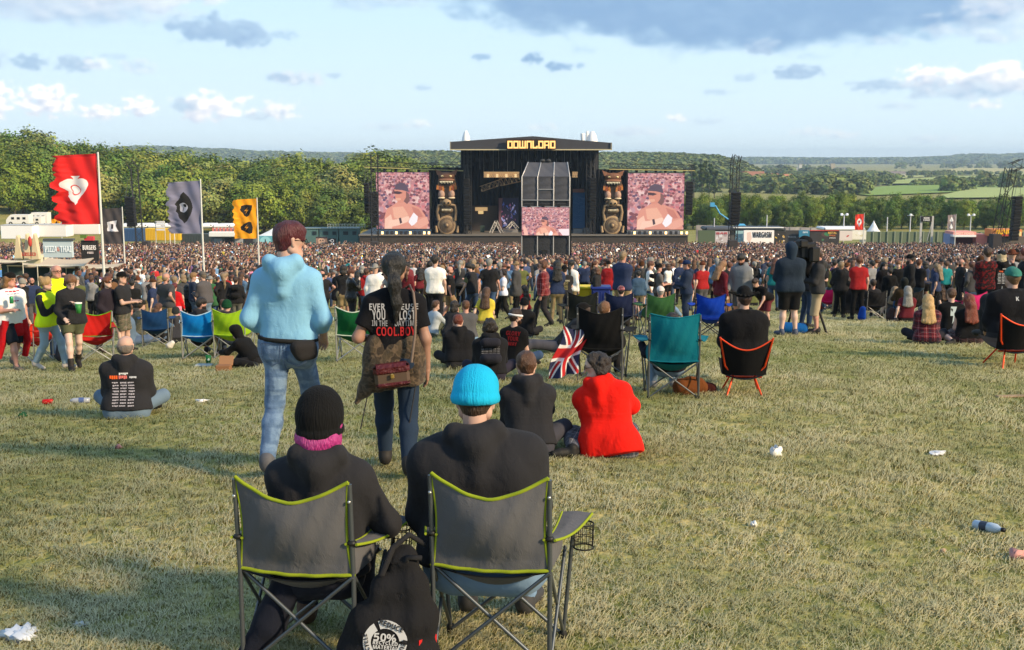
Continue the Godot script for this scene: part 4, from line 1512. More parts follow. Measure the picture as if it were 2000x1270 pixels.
	part("shaft", boxm(Vector3(5, 15, 5), 0.5), mat(Color(0.7, 0.7, 0.69), 0.9), o, Vector3(0, 7.5, 0))
	part("cap", boxm(Vector3(5.6, 1.2, 5.6), 0.3), mat(Color(0.55, 0.55, 0.55), 0.9), o, Vector3(0, 15.6, 0))

const ORD := ["first", "second", "third", "fourth", "fifth", "sixth", "seventh", "eighth", "ninth", "tenth", "eleventh", "twelfth"]

# ---- the main stage, its screens, sound and masts
func slab(called: String, x0: float, y0: float, x1: float, y1: float, d: float, depth: float, m: Material, par: Node3D, bevel := 0.0) -> MeshInstance3D:
	var a := at(x0, y0, d)
	var b := at(x1, y1, d)
	var o := part(called, boxm(Vector3(absf(b.x - a.x), absf(a.y - b.y), depth), bevel), m, par)
	o.position = Vector3((a.x + b.x) / 2, (a.y + b.y) / 2, -(d + depth / 2)) - par.position
	return o

func lattice(st: SurfaceTool, a: Vector3, b: Vector3, w: float, n: int, r := 0.05, side := Vector3(0, 0, 1)) -> void:
	var t := (b - a).normalized()
	var u := t.cross(side).normalized() * w / 2
	var v := t.cross(u).normalized() * w / 2
	var c := [u + v, u - v, -u - v, -u + v]
	for k in 4:
		tube(st, [a + c[k], b + c[k]], r, 5)
		for i in n:
			var p := a.lerp(b, float(i) / n)
			var q := a.lerp(b, float(i + 1) / n)
			var s: Vector3 = c[k] if (i + k) % 2 == 0 else c[(k + 1) % 4]
			var e: Vector3 = c[(k + 1) % 4] if (i + k) % 2 == 0 else c[k]
			tube(st, [p + s, q + e], r * 0.6, 4)

func speakers(label: String, px0: float, px1: float, y0: float, y1: float, d: float, n: int) -> void:
	var a := at((px0 + px1) / 2, y1, d)
	var o := thing("speaker_array", label, "speaker array", a, 0.0, "hanging speaker arrays")
	var w := (px1 - px0) / FP * d
	var h := (y1 - y0) / FP * d / n
	var m := mat(Color(0.11, 0.11, 0.12), 0.7)
	var g := mat(Color(0.06, 0.06, 0.065), 0.9)
	var cab := boxm(Vector3(w, h * 0.9, 1.1), 0.05)
	var gr := boxm(Vector3(w * 0.86, h * 0.7, 0.04))
	for i in n:
		var t := float(i) / n
		var c := part("cabinet", cab, m, o, Vector3(0, h * (i + 0.5), -0.5 + 0.55 * (1 - t) * (1 - t) * -1.0))
		c.rotation.x = 0.16 * (1 - t)
		part("grille", gr, g, c, Vector3(0, 0, 0.555))
	var st := st0()
	for s in [-0.4, 0.4]:
		tube(st, [Vector3(w * s, h * n, -0.5), Vector3(w * s * 0.3, h * n + 2.6, -0.5)], 0.03, 4)
	part("chain", st.commit(), mat(Color(0.4, 0.4, 0.4), 0.5, 0.6), o)

func screen_picture(w: int, h: int, at_: Vector2, sc: float, seed_: int) -> Image:
	var im := Image.create(w, h, false, Image.FORMAT_RGB8)
	var r2 := RandomNumberGenerator.new()
	r2.seed = seed_
	im.fill(Color(0.74, 0.53, 0.53))
	var asp := float(h) / w
	var pal := [Color(0.86, 0.62, 0.6), Color(0.9, 0.74, 0.71), Color(0.5, 0.28, 0.31), Color(0.62, 0.4, 0.42), Color(0.75, 0.5, 0.52), Color(0.95, 0.86, 0.84), Color(0.4, 0.3, 0.4), Color(0.8, 0.44, 0.46), Color(0.66, 0.52, 0.6)]
	for row in 20:
		var y := -0.02 + row * 0.054
		var s := (0.026 + 0.034 * y) * (0.45 + sc * 0.65)
		for k in int(0.9 / s):
			var p := Vector2(r2.randf(), y + r2.randf_range(-0.02, 0.02))
			fill_ell(im, p + Vector2(0, s * 1.5), Vector2(s * 1.2 * asp, s * 1.3), pal[r2.randi() % pal.size()].lerp(Color(0.85, 0.64, 0.62), 0.45))
			fill_ell(im, p, Vector2(s * 0.6 * asp, s * 0.8), pal[[0, 1, 4, 0, 7][r2.randi() % 5]])
			fill_ell(im, p - Vector2(0, s * 0.35), Vector2(s * 0.6 * asp, s * 0.5), pal[[2, 3, 6, 2, 4][r2.randi() % 5]])
	var f := func(a: Array, c: Color) -> void:
		var o := []
		for q in V2(a):
			o.append(at_ + (q - Vector2(0.5, 0.6)) * sc * Vector2(asp if asp < 0.9 else 1.0, 1.0))
		fill_poly(im, o, c)
	var skin := Color(0.86, 0.58, 0.5)
	f.call([0.14, 1.1, 0.15, 0.78, 0.2, 0.64, 0.33, 0.57, 0.4, 0.52, 0.56, 0.52, 0.66, 0.56, 0.82, 0.62, 0.92, 0.76, 0.97, 0.95, 0.9, 1.1], skin)
	f.call([0.3, 0.62, 0.5, 0.6, 0.6, 0.75, 0.5, 0.86, 0.33, 0.8], Color(0.92, 0.68, 0.58))
	f.call([0.14, 1.1, 0.16, 0.82, 0.27, 0.74, 0.3, 0.84, 0.28, 1.1], Color(0.95, 0.75, 0.66))
	f.call([0.55, 0.33, 0.62, 0.38, 0.63, 0.5, 0.58, 0.56, 0.5, 0.5], Color(0.5, 0.34, 0.33))
	f.call([0.34, 0.3, 0.56, 0.3, 0.56, 0.44, 0.5, 0.53, 0.42, 0.54, 0.36, 0.46], Color(0.84, 0.55, 0.47))
	f.call([0.34, 0.3, 0.37, 0.22, 0.45, 0.175, 0.54, 0.19, 0.6, 0.27, 0.61, 0.34, 0.48, 0.31], Color(0.36, 0.29, 0.35))
	f.call([0.33, 0.33, 0.44, 0.335, 0.5, 0.36, 0.43, 0.385, 0.34, 0.375], Color(0.3, 0.2, 0.24))
	f.call([0.36, 0.45, 0.46, 0.45, 0.46, 0.49, 0.38, 0.5], Color(0.9, 0.66, 0.56))
	f.call([0.2, 0.98, 0.24, 0.85, 0.44, 0.82, 0.6, 0.77, 0.63, 0.82, 0.58, 0.88, 0.4, 0.94], Color(0.96, 0.78, 0.69))
	f.call([0.42, 0.81, 0.46, 0.8, 0.48, 0.89, 0.44, 0.91], Color(0.28, 0.2, 0.24))
	f.call([0.64, 0.8, 0.7, 0.71, 0.78, 0.78, 0.76, 0.9, 0.66, 0.95, 0.6, 0.88], Color(0.96, 0.92, 0.93))
	f.call([0.68, 0.95, 0.8, 0.84, 0.95, 0.78, 0.99, 0.9, 0.8, 1.0], Color(0.9, 0.64, 0.56))
	f.call([0.66, 0.6, 0.8, 0.65, 0.88, 0.78, 0.8, 0.8, 0.7, 0.7], Color(0.78, 0.49, 0.43))
	return im

func screen(label: String, x0: float, y0: float, x1: float, y1: float, d: float, im: Image) -> Node3D:
	var o := thing("video_screen", label, "video screen", at((x0 + x1) / 2, y1, d), 0.0, "video screens")
	var a := at(x0, y0, d); var b := at(x1, y1, d)
	var w := b.x - a.x; var h := a.y - b.y
	slab("screen_frame", x0 - 1.5, y0 - 1.5, x1 + 1.5, y1 + 1.5, d + 0.08, 0.6, mat(Color(0.07, 0.07, 0.07), 0.6), o)
	var st := st0()
	quad(st, Vector3(-w / 2, h, 0.0), Vector3(w / 2, h, 0.0), Vector3(w / 2, 0, 0.0), Vector3(-w / 2, 0, 0.0))
	part("screen", st.commit(), image_mat(im, 0.5, 0.58), o)
	return o

func totem(label: String, px: float, y0: float, y1: float, d: float, tones: Array) -> void:
	# a carved mask tower: horned brow, toothed jaw, flames, cheeks, arms and a ringed foot
	var base := at(px, y1, d)
	var H := (y1 - y0) / FP * d
	var o := thing("totem", label, "sculpture", base, 0.0, "carved totem towers beside the stage")
	var k := H / 12.0
	o.scale = Vector3.ONE * k
	var bone_c: Color = tones[0]; var red: Color = tones[1]; var dark := Color(0.4, 0.33, 0.26); var fire := Color(0.7, 0.44, 0.22)
	var mm := func(c: Color) -> Material: return mat(c, 0.7, 0.0, 6.0, 0.6)
	var rings := []
	for r in [[1.75, 0.5], [1.4, 0.75], [1.0, 0.9], [0.6, 1.1], [0.28, 1.3]]:
		rings.append(r)
	part("body", extrude(V2([-1.2, 0, 1.2, 0, 1.5, 1.2, 1.1, 3.0, 1.35, 4.4, 1.25, 6.5, 1.7, 9.0, 1.5, 10.6, -1.5, 10.6, -1.7, 9.0, -1.25, 6.5, -1.35, 4.4, -1.1, 3.0, -1.5, 1.2]), 1.4), mm.call(dark), o, Vector3(0, 0, -0.9))
	var i := 0
	for r in rings:
		var ring := lathe([[r[0], 0.0], [r[0], r[1] * 0.35], [r[0] * 0.9, r[1] * 0.45], [0.0, r[1] * 0.45]], 22)
		var q := part("ring", ring, mm.call([bone_c, dark, bone_c.darkened(0.2), dark, bone_c][i]), o, Vector3(0, 1.75, -0.2 + i * 0.03))
		q.rotation.x = PI / 2
		i += 1
	for s in [-1.0, 1.0]:
		var arm := st0()
		tube(arm, [Vector3(1.5 * s, 2.6, 0), Vector3(1.75 * s, 4.2, 0.1), Vector3(1.5 * s, 5.4, 0.2), Vector3(0.7 * s, 5.5, 0.5)], 0.32, 8, 0.24)
		part("arm", arm.commit(), mm.call(bone_c.darkened(0.15)), o)
		part("tusk", tubem([Vector3(1.9 * s, 0.4, 0), Vector3(2.05 * s, 1.6, 0.1)], 0.28, 8, 0.2), mm.call(bone_c), o)
	part("lower_jaw", ell(Vector3(0, 4.5, 0.1), Vector3(1.25, 0.62, 0.7), 8), mm.call(bone_c.darkened(0.3)), o)
	for j in 7:
		part("tooth", extrude(V2([-0.1, 0.0, 0.1, 0.0, 0.0, -0.45]), 0.12), mm.call(Color(0.85, 0.8, 0.68)), o, Vector3(-0.75 + j * 0.25, 4.75, 0.78))
	part("mouth", ell(Vector3(0, 4.75, 0.35), Vector3(0.95, 0.32, 0.45), 7), mm.call(Color(0.05, 0.04, 0.04)), o)
	part("nose", ell(Vector3(0, 5.95, 0.3), Vector3(0.85, 0.65, 0.7), 8), mm.call(bone_c), o)
	for s in [-1.0, 1.0]:
		part("nostril", ell(Vector3(0.36 * s, 5.85, 0.9), Vector3(0.22, 0.2, 0.15), 6), mm.call(Color(0.05, 0.04, 0.04)), o)
		part("cheek", ell(Vector3(0.95 * s, 7.4, 0.15), Vector3(0.62, 0.8, 0.65), 8), mm.call(red.lightened(0.25)), o)
		part("cheek_band", ell(Vector3(0.95 * s, 6.75, 0.22), Vector3(0.66, 0.2, 0.66), 7), mm.call(Color(0.85, 0.78, 0.66)), o)
		for q in 3:
			part("flame", extrude(V2([-0.28, 0, 0.28, 0, 0.3, 0.5, 0.08, 1.2, -0.02, 0.7, -0.2, 0.95]), 0.2), mm.call(fire if q != 1 else Color(0.58, 0.3, 0.18)), o, Vector3((0.75 + q * 0.42) * s, 8.0 + 0.15 * q, 0.25))
		part("eye", ell(Vector3(0.7 * s, 10.75, 0.45), Vector3(0.34, 0.2, 0.25), 6), mm.call(Color(0.9, 0.82, 0.6)), o)
		part("pupil", ell(Vector3(0.66 * s, 10.72, 0.67), Vector3(0.1, 0.1, 0.06), 5), mm.call(Color(0.04, 0.03, 0.03)), o)
		part("horn", extrude(V2([0.4 * s, 0, 1.7 * s, 0.15, 2.05 * s, 1.15, 1.1 * s, 0.75, 0.3 * s, 0.5]), 0.5), mm.call(red), o, Vector3(0, 10.85, 0))
	part("brow", ell(Vector3(0, 10.8, 0), Vector3(1.55, 0.75, 0.7), 8), mm.call(red.darkened(0.15)), o)
	part("upper_lip", ell(Vector3(0, 10.05, 0.25), Vector3(1.55, 0.32, 0.62), 8), mm.call(red), o)
	part("upper_mouth", ell(Vector3(0, 9.55, 0.25), Vector3(1.4, 0.45, 0.55), 8), mm.call(Color(0.05, 0.04, 0.04)), o)
	for j in 9:
		part("tooth", extrude(V2([-0.11, 0.0, 0.11, 0.0, 0.0, -0.55 if j % 2 else -0.4]), 0.12), mm.call(Color(0.9, 0.86, 0.75)), o, Vector3(-1.1 + j * 0.275, 9.85, 0.72))

func stage() -> void:
	var blk := cloth(Color(0.15, 0.15, 0.165), 3.0)
	var steel := mat(Color(0.22, 0.22, 0.23), 0.5, 0.5)
	var D := 210.0
	var o := thing("stage", "black festival main stage with wide low pitched roof above the crowd", "stage", at(1036, 480, D))
	# roof
	var P := []
	for q in [[880, 277], [880, 292], [1194, 292], [1194, 279], [1041, 266]]:
		var v := at(q[0], q[1], D - 5) - o.position
		P.append(Vector2(v.x, v.y))
	part("roof", extrude(P, 24.0), mat(Color(0.23, 0.23, 0.25), 0.75), o, Vector3(0, 0, -7))
	slab("roof_edge", 879, 291.4, 1195, 293.4, D - 5.3, 0.3, mat(Color(0.72, 0.68, 0.55), 0.6), o)
	slab("roof_edge", 878.5, 276.5, 880.5, 293, D - 5.25, 0.3, mat(Color(0.5, 0.48, 0.42), 0.6), o)
	slab("roof_edge", 1193, 278.5, 1195.3, 293, D - 5.25, 0.3, mat(Color(0.5, 0.48, 0.42), 0.6), o)
	# floor, walls and drapes
	slab("stage_floor", 700, 458.5, 1345, 461, D - 2, 22, mat(Color(0.42, 0.4, 0.38), 0.8), o)
	slab("stage_skirt", 702, 461.2, 1343, 486, D - 1.7, 1, mat(Color(0.24, 0.22, 0.21), 0.9), o)
	for q in [[841, 327, 908, 458], [1161, 331, 1225, 458]]:
		var a := at(q[0], q[1], D + 1.5) - o.position; var b := at(q[2], q[3], D + 1.5) - o.position
		part("wing_drape", sheet(func(u, v): return Vector3(lerpf(a.x, b.x, u), lerpf(a.y, b.y, v), a.z + 0.22 * sin(u * 60.0 + 9.0 * v) + 0.1 * sin(u * 23.0 - v * 14.0)), 60, 10, 0.05), blk, o)
	var a0 := at(908, 292, D + 13) - o.position; var b0 := at(1160, 458, D + 13) - o.position
	part("back_drape", sheet(func(u, v): return Vector3(lerpf(a0.x - 0.8, b0.x + 0.8, u), lerpf(a0.y, b0.y, v), a0.z + 0.35 * sin(u * 150.0) + 0.2 * sin(u * 47.0)), 200, 3, 0.05), blk, o)
	for x in [908, 1160]:
		var e := at(x, 292, D) - o.position; var f := at(x, 458, D) - o.position
		part("side_drape", sheet(func(u, v): return Vector3(e.x + 0.2 * sin(u * 60.0), lerpf(e.y, f.y, v), e.z - u * 13.0), 50, 3, 0.05), blk, o)
	for q in [910, 917, 1149, 1158]:
		var st := st0()
		lattice(st, at(q, 292, D) - o.position, at(q, 459, D) - o.position, 0.7, 18, 0.07)
		part("column", st.commit(), steel, o)
	var cab := st0()
	for i in 17:
		var x := 920.0 + i * 14.0 + R(-3, 3)
		tube(cab, [at(x, 293, D + 3 + R(0, 8)) - o.position, at(x + R(-1, 1), R(318, 345), D + 4) - o.position], 0.035, 4)
	part("hanging_cable", cab.commit(), mat(Color(0.6, 0.6, 0.58), 0.6), o)
	var lt := st0()
	for x in 24:
		var p := at(922 + x * 9.6, R(306, 322), D + R(3, 9)) - o.position
		box(lt, p - Vector3(0.25, 0.3, 0.25), p + Vector3(0.25, 0.35, 0.25))
	part("stage_lamp", lt.commit(), mat(Color(0.13, 0.13, 0.14), 0.5), o)
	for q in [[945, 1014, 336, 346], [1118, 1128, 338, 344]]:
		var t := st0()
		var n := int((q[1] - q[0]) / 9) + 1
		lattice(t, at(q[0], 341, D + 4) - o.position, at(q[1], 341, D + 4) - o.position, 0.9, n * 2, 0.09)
		part("lighting_truss_sun_glow", t.commit(), glow(Color(0.86, 0.7, 0.5), 0.22), o)  # bare frame given a glow that stands in for sunlight on it
		slab("truss_sun_glow_panel", q[0], q[2] + 0.5, q[1], q[3] - 1.5, D + 5, 0.4, glow(Color(0.8, 0.66, 0.48), 0.25), o)  # added glowing panel, imitates sun falling on the truss
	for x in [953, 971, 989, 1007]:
		slab("lamp", x - 2.2, 340, x + 2.2, 346.5, D + 3.2, 0.5, glow(Color(0.95, 0.8, 0.58), 0.5), o)  # glow added here to brighten the dark stage interior
	var dg := st0()
	lattice(dg, at(940, 369, D + 3) - o.position, at(978, 356, D + 4) - o.position, 1.0, 9, 0.08)
	lattice(dg, at(978, 356, D + 4) - o.position, at(1014, 348, D + 5) - o.position, 1.3, 9, 0.08)
	part("slanting_truss", dg.commit(), mat(Color(0.62, 0.5, 0.36), 0.6), o)
	for i in 16:
		var t := i / 15.0
		var x := lerpf(941, 1014, t); var y := lerpf(369, 350, t) + R(-2.5, 3.5)
		slab("lamp", x - 1.3, y - 1.5, x + 1.3, y + 1.8, D + 2.2, 0.4, mat([Color(0.75, 0.62, 0.45), Color(0.2, 0.18, 0.17), Color(0.5, 0.38, 0.28)][i % 3], 0.6), o)
	# on the boards
	var art := Image.create(74, 124, false, Image.FORMAT_RGB8)
	art.fill(Color(0.13, 0.12, 0.24))
	for i in 46:
		var c := [Color(0.62, 0.66, 0.92), Color(0.85, 0.78, 0.92), Color(0.42, 0.3, 0.55), Color(0.7, 0.4, 0.55), Color(0.3, 0.4, 0.75)][i % 5] as Color
		var p := Vector2(R(0.15, 0.85), R(0.08, 0.95))
		fill_poly(art, [p, p + Vector2(R(-0.12, 0.12), R(0.05, 0.16)), p + Vector2(R(-0.1, 0.1), R(0.02, 0.1))], c)
	fill_poly(art, V2([0, 0, 0.2, 0, 0.12, 0.5, 0.2, 1, 0, 1]), Color(0.42, 0.28, 0.3))
	slab("banner_frame", 973.5, 386, 1013, 453, D + 8.1, 0.3, mat(Color(0.12, 0.1, 0.11), 0.8), o)
	var bn := st0()
	var ba := at(974, 387, D + 8) - o.position; var bb := at(1012.5, 452, D + 8) - o.position
	quad(bn, Vector3(ba.x, ba.y, ba.z), Vector3(bb.x, ba.y, ba.z), Vector3(bb.x, bb.y, ba.z), Vector3(ba.x, bb.y, ba.z))
	part("painted_banner", bn.commit(), image_mat(art), o)
	slab("blue_backdrop", 1119, 376, 1142, 456, D + 9, 0.3, cloth(Color(0.2, 0.38, 0.55), 3.0), o)
	slab("backdrop_header", 1119, 369, 1141, 376, D + 8.5, 0.4, mat(Color(0.5, 0.34, 0.28), 0.8), o)
	slab("rear_wall", 922, 402, 972, 457, D + 10, 0.3, mat(Color(0.3, 0.26, 0.23), 0.9), o)
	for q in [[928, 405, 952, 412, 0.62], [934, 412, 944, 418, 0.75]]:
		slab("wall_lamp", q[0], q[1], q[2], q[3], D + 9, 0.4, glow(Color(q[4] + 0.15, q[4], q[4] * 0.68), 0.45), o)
	slab("riser", 982, 449, 1012, 458.4, D + 4, 4, mat(Color(0.5, 0.48, 0.47), 0.8), o)
	slab("amplifier", 938, 441, 946, 456, D + 5, 1, mat(Color(0.2, 0.26, 0.24), 0.8), o)
	for q in [[1120, 1138, 447], [1140, 1158, 446], [1162, 1172, 452]]:
		slab("flight_case", q[0], q[2], q[1], 458.3, D + 2, 2, mat(Color(0.45, 0.44, 0.43), 0.7), o)
	var tri := st0()
	for q in [[958, 456, 969, 433, 980, 455], [991, 446, 1001, 435, 1010, 446]]:
		var p1 := at(q[0], q[1], D + 3) - o.position; var p2 := at(q[2], q[3], D + 4) - o.position; var p3 := at(q[4], q[5], D + 3) - o.position
		for e in [[p1, p2], [p2, p3]]:
			lattice(tri, e[0], e[1], 0.5, 5, 0.06)
	part("truss_peak", tri.commit(), mat(Color(0.72, 0.7, 0.68), 0.5, 0.3), o)
	# roof ornaments
	for q in [[906, 915, 256, 275, 0.55], [1134, 1143, 261, 276, 1.35], [1144, 1150, 257, 276, 1.2], [1150.5, 1163, 257, 277, 0.6]]:
		var w: float = (q[1] - q[0]) / FP * D / 2; var h: float = (q[3] - q[2]) / FP * D
		var v := thing("roof_vent", "white stage roof ornament, " + {906: "alone at the wood end", 1134: "flaring upward, first of three by the roof end", 1144: "slim and flaring, between two others", 1150: "broad with rounded top, outermost of the three"}[int(q[0])], "roof vent", at((q[0] + q[1]) / 2, q[3], D - 2), 0.0, "white ornaments on the stage roof")
		part("funnel", lathe([[w / q[4] * 1.0, 0], [w * lerpf(1 / q[4], 1, 0.5), h * 0.5], [w, h * 0.92] if q[4] > 1 else [w * 0.75, h * 0.85], [w * 0.9 if q[4] > 1 else w * 0.45, h], [0, h]], 16), mat(Color(0.9, 0.9, 0.9), 0.6), v)
	# the name in lights on the roof
	var sg := thing("stage_sign", "glowing golden block letters DOWNLOAD on the stage roof front", "sign", at(1037, 292, D - 5.6))
	slab("sign_board", 989, 271.5, 1085, 292.5, D - 5.9, 0.25, mat(Color(0.16, 0.12, 0.09), 0.8), sg)
	var L := {"D": [[0, 0, 0.3, 1], [0.3, 0, 1, 0.2], [0.75, 0.2, 1, 0.8], [0.3, 0.8, 1, 1]], "O": [[0, 0, 0.25, 1], [0.25, 0, 1, 0.2], [0.75, 0.2, 1, 1], [0.25, 0.8, 0.75, 1]], "W": [[0, 0, 0.2, 1], [0.2, 0, 1, 0.2], [0.42, 0.2, 0.6, 1], [0.8, 0.2, 1, 1]], "N": [[0, 0, 0.25, 1], [0.25, 0.8, 1, 1], [0.75, 0, 1, 0.8]], "L": [[0, 0, 0.28, 1], [0.28, 0, 1, 0.2], [0.75, 0.2, 1, 0.35]], "A": [[0, 0, 0.25, 1], [0.25, 0.8, 1, 1], [0.75, 0, 1, 0.8], [0.25, 0.35, 0.75, 0.5]]}
	var lm := mat(Color(0.85, 0.6, 0.32), 0.6).duplicate() as StandardMaterial3D
	lm.emission_enabled = true
	lm.emission = Color(1.0, 0.8, 0.5)
	lm.emission_energy_multiplier = 0.55
	var x := 991.0
	for ch in "DOWNLOAD":
		var w: float = 13.2 if ch == "W" else 10.4
		var st := st0()
		for r in L[ch]:
			var p := at(x + r[0] * w, 290 - r[1] * 15.0, D - 6.2); var q := at(x + r[2] * w, 290 - r[3] * 15.0, D - 6.2)
			box(st, Vector3(p.x, p.y, -(D - 6.2)) - sg.position - Vector3(0, 0, 0.25), Vector3(q.x, q.y, -(D - 6.2)) - sg.position)
		part("letter", st.commit(), lm, sg)
		x += w + 1.1
	# screens
	screen("large video screen at the wing nearer the wood showing a man in a dark cap", 735, 337, 840, 447, D - 0.5, screen_picture(210, 220, Vector2(0.5, 0.6), 1.0, 7))
	screen("large video screen at the wing nearer the valley showing a man in a dark cap", 1226, 338.5, 1334, 448.5, D - 0.5, screen_picture(210, 220, Vector2(0.52, 0.61), 1.0, 7))
	for q in [[735, 842], [1226, 1345]]:
		var n := 0
		for i in 12:
			var lx := lerpf(q[0] + 3, q[1] - 4, i / 11.0)
			var lit: bool = i % 3 == 1 or i == 11
			var t := thing("floodlight", "%s floodlight, %s along under the %s end video screen" % ["lit warm" if lit else "dark unlit", ORD[i], "wood" if q[0] < 1000 else "valley"], "floodlight", at(lx, 458.5, D - 1.2), 0.0, "floodlights under the video screens")
			part("housing", boxm(Vector3(0.5, 0.6, 0.4), 0.05), mat(Color(0.1, 0.1, 0.1), 0.6), t, Vector3(0, 0.35, 0))
			var gm := mat(Color(0.2, 0.2, 0.22), 0.3)
			if lit:
				gm = mat(Color(0.9, 0.75, 0.5), 0.31).duplicate()
				gm.emission_enabled = true
				gm.emission = Color(1.0, 0.8, 0.55)
				gm.emission_energy_multiplier = 1.6
			part("lamp_glass", boxm(Vector3(0.4, 0.5, 0.03)), gm, t, Vector3(0, 0.35, 0.22))
	# wing trusses
	for q in [["long lattice truss over the wing nearer the wood", 712.0, 320.0, 905.0, 327.0], ["long lattice truss over the wing nearer the valley", 1190.0, 324.0, 1357.0, 327.0]]:
		var t := thing("truss", q[0], "truss", at(q[1], q[2], D))
		var st := st0()
		lattice(st, Vector3.ZERO, at(q[3], q[4], D) - t.position, 0.85, 24, 0.06)
		part("frame", st.commit(), mat(Color(0.16, 0.16, 0.16), 0.6), t)
		var lo := st0()
		tube(lo, [Vector3(0, -0.62, 0.5), at(q[3], q[4] , D) - t.position + Vector3(0, -0.62, 0.5)], 0.09, 5)
		part("cable_tray", lo.commit(), mat(Color(0.7, 0.66, 0.42), 0.7), t)
		for i in 8:
			var p := at(lerpf(q[1] + 16, q[3] - 20, i / 7.0), 333, D) - t.position
			part("lamp", boxm(Vector3(0.5, 0.7, 0.5), 0.08), mat(Color(0.1, 0.1, 0.11), 0.6), t, p)
	var guy := thing("guy_line", "thin guy line from the roof down to the wing truss", "cable", at(905, 293, D))
	part("line", tubem([Vector3.ZERO, at(878, 322, D) - guy.position], 0.05, 4), steel, guy)
	guy = thing("guy_line", "thin guy line on the valley end of the roof", "cable", at(1165, 293, D))
	part("line", tubem([Vector3.ZERO, at(1188, 321, D) - guy.position], 0.05, 4), steel, guy)
	totem("carved totem tower with horned mask beside the screen nearer the wood", 873, 332, 458, D - 0.6, [Color(0.6, 0.5, 0.38), Color(0.5, 0.35, 0.27)])
	totem("carved totem tower with horned mask beside the screen nearer the valley", 1196, 334, 458, D - 0.6, [Color(0.64, 0.54, 0.41), Color(0.53, 0.36, 0.27)])
	speakers("hanging speaker array between totem and stage opening, wood end", 906, 918, 350, 440, D - 2, 14)
	speakers("hanging speaker array between stage opening and totem, valley end", 1152, 1164, 348, 428, D - 2, 14)
	speakers("outermost speaker array beyond the screen nearer the wood", 711, 721, 358, 417, D - 4, 9)
	speakers("speaker array in front of the screen edge nearer the wood", 722, 738, 375, 440, D - 6, 11)
	speakers("outermost speaker array beyond the screen nearer the valley", 1340, 1353, 355, 420, D - 2, 10)
	# masts
	mast("lattice mast with dark foot block standing in front of the wood end screen", [[731, 498], [731, 302]], 186, 1.1, [723, 473, 738, 503])
	mast("lattice delay mast with hanging speakers in front of the tree belt", [[1433, 498], [1436, 320], [1440, 303]], 165, 1.0, [1425, 470, 1440, 501])
	speakers("speaker array on the delay mast before the tree belt", 1428, 1446, 376, 439, 163.5, 10)
	mast("dark lattice delay mast in front of the wood near the red flag", [[270, 470], [262, 330], [252, 316]], 175, 1.0, [276, 472, 290, 500])
	speakers("speaker column hanging from the delay mast before the wood", 245, 262, 385, 443, 172, 10)
	mast("leaning lattice mast with jutting arm at the valley edge of the field", [[1948, 480], [1975, 328], [1998, 318]], 168, 1.2, [1941, 458, 1955, 480])
	speakers("speaker array under the leaning mast by the doughnut stall", 1978, 1993, 384, 470, 167, 13)

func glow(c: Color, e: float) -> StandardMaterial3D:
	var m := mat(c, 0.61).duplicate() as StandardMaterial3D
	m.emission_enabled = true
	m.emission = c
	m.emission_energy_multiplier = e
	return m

func mast(label: String, pts: Array, d: float, w: float, foot: Array) -> void:
	var b := ground(pts[0][0], pts[0][1])
	var x := ray(pts[0][0], 400).x * d
	var o := thing("lattice_mast", label, "mast", onto(x, d), 0.0, "lattice masts")
	var st := st0()
	var prev := Vector3.ZERO
	for q in pts.slice(1):
		var p := at(q[0], q[1], d) - o.position
		lattice(st, prev, p, w, int(prev.distance_to(p) / w / 1.1) + 1, 0.06, Vector3(0.2, 0.1, 1))
		prev = p
	part("frame", st.commit(), mat(Color(0.15, 0.15, 0.15), 0.6), o)
	slab("foot_block", foot[0], foot[1], foot[2], foot[3] + 20, d - 2.2, 1.6, mat(Color(0.22, 0.2, 0.2), 0.9), o)

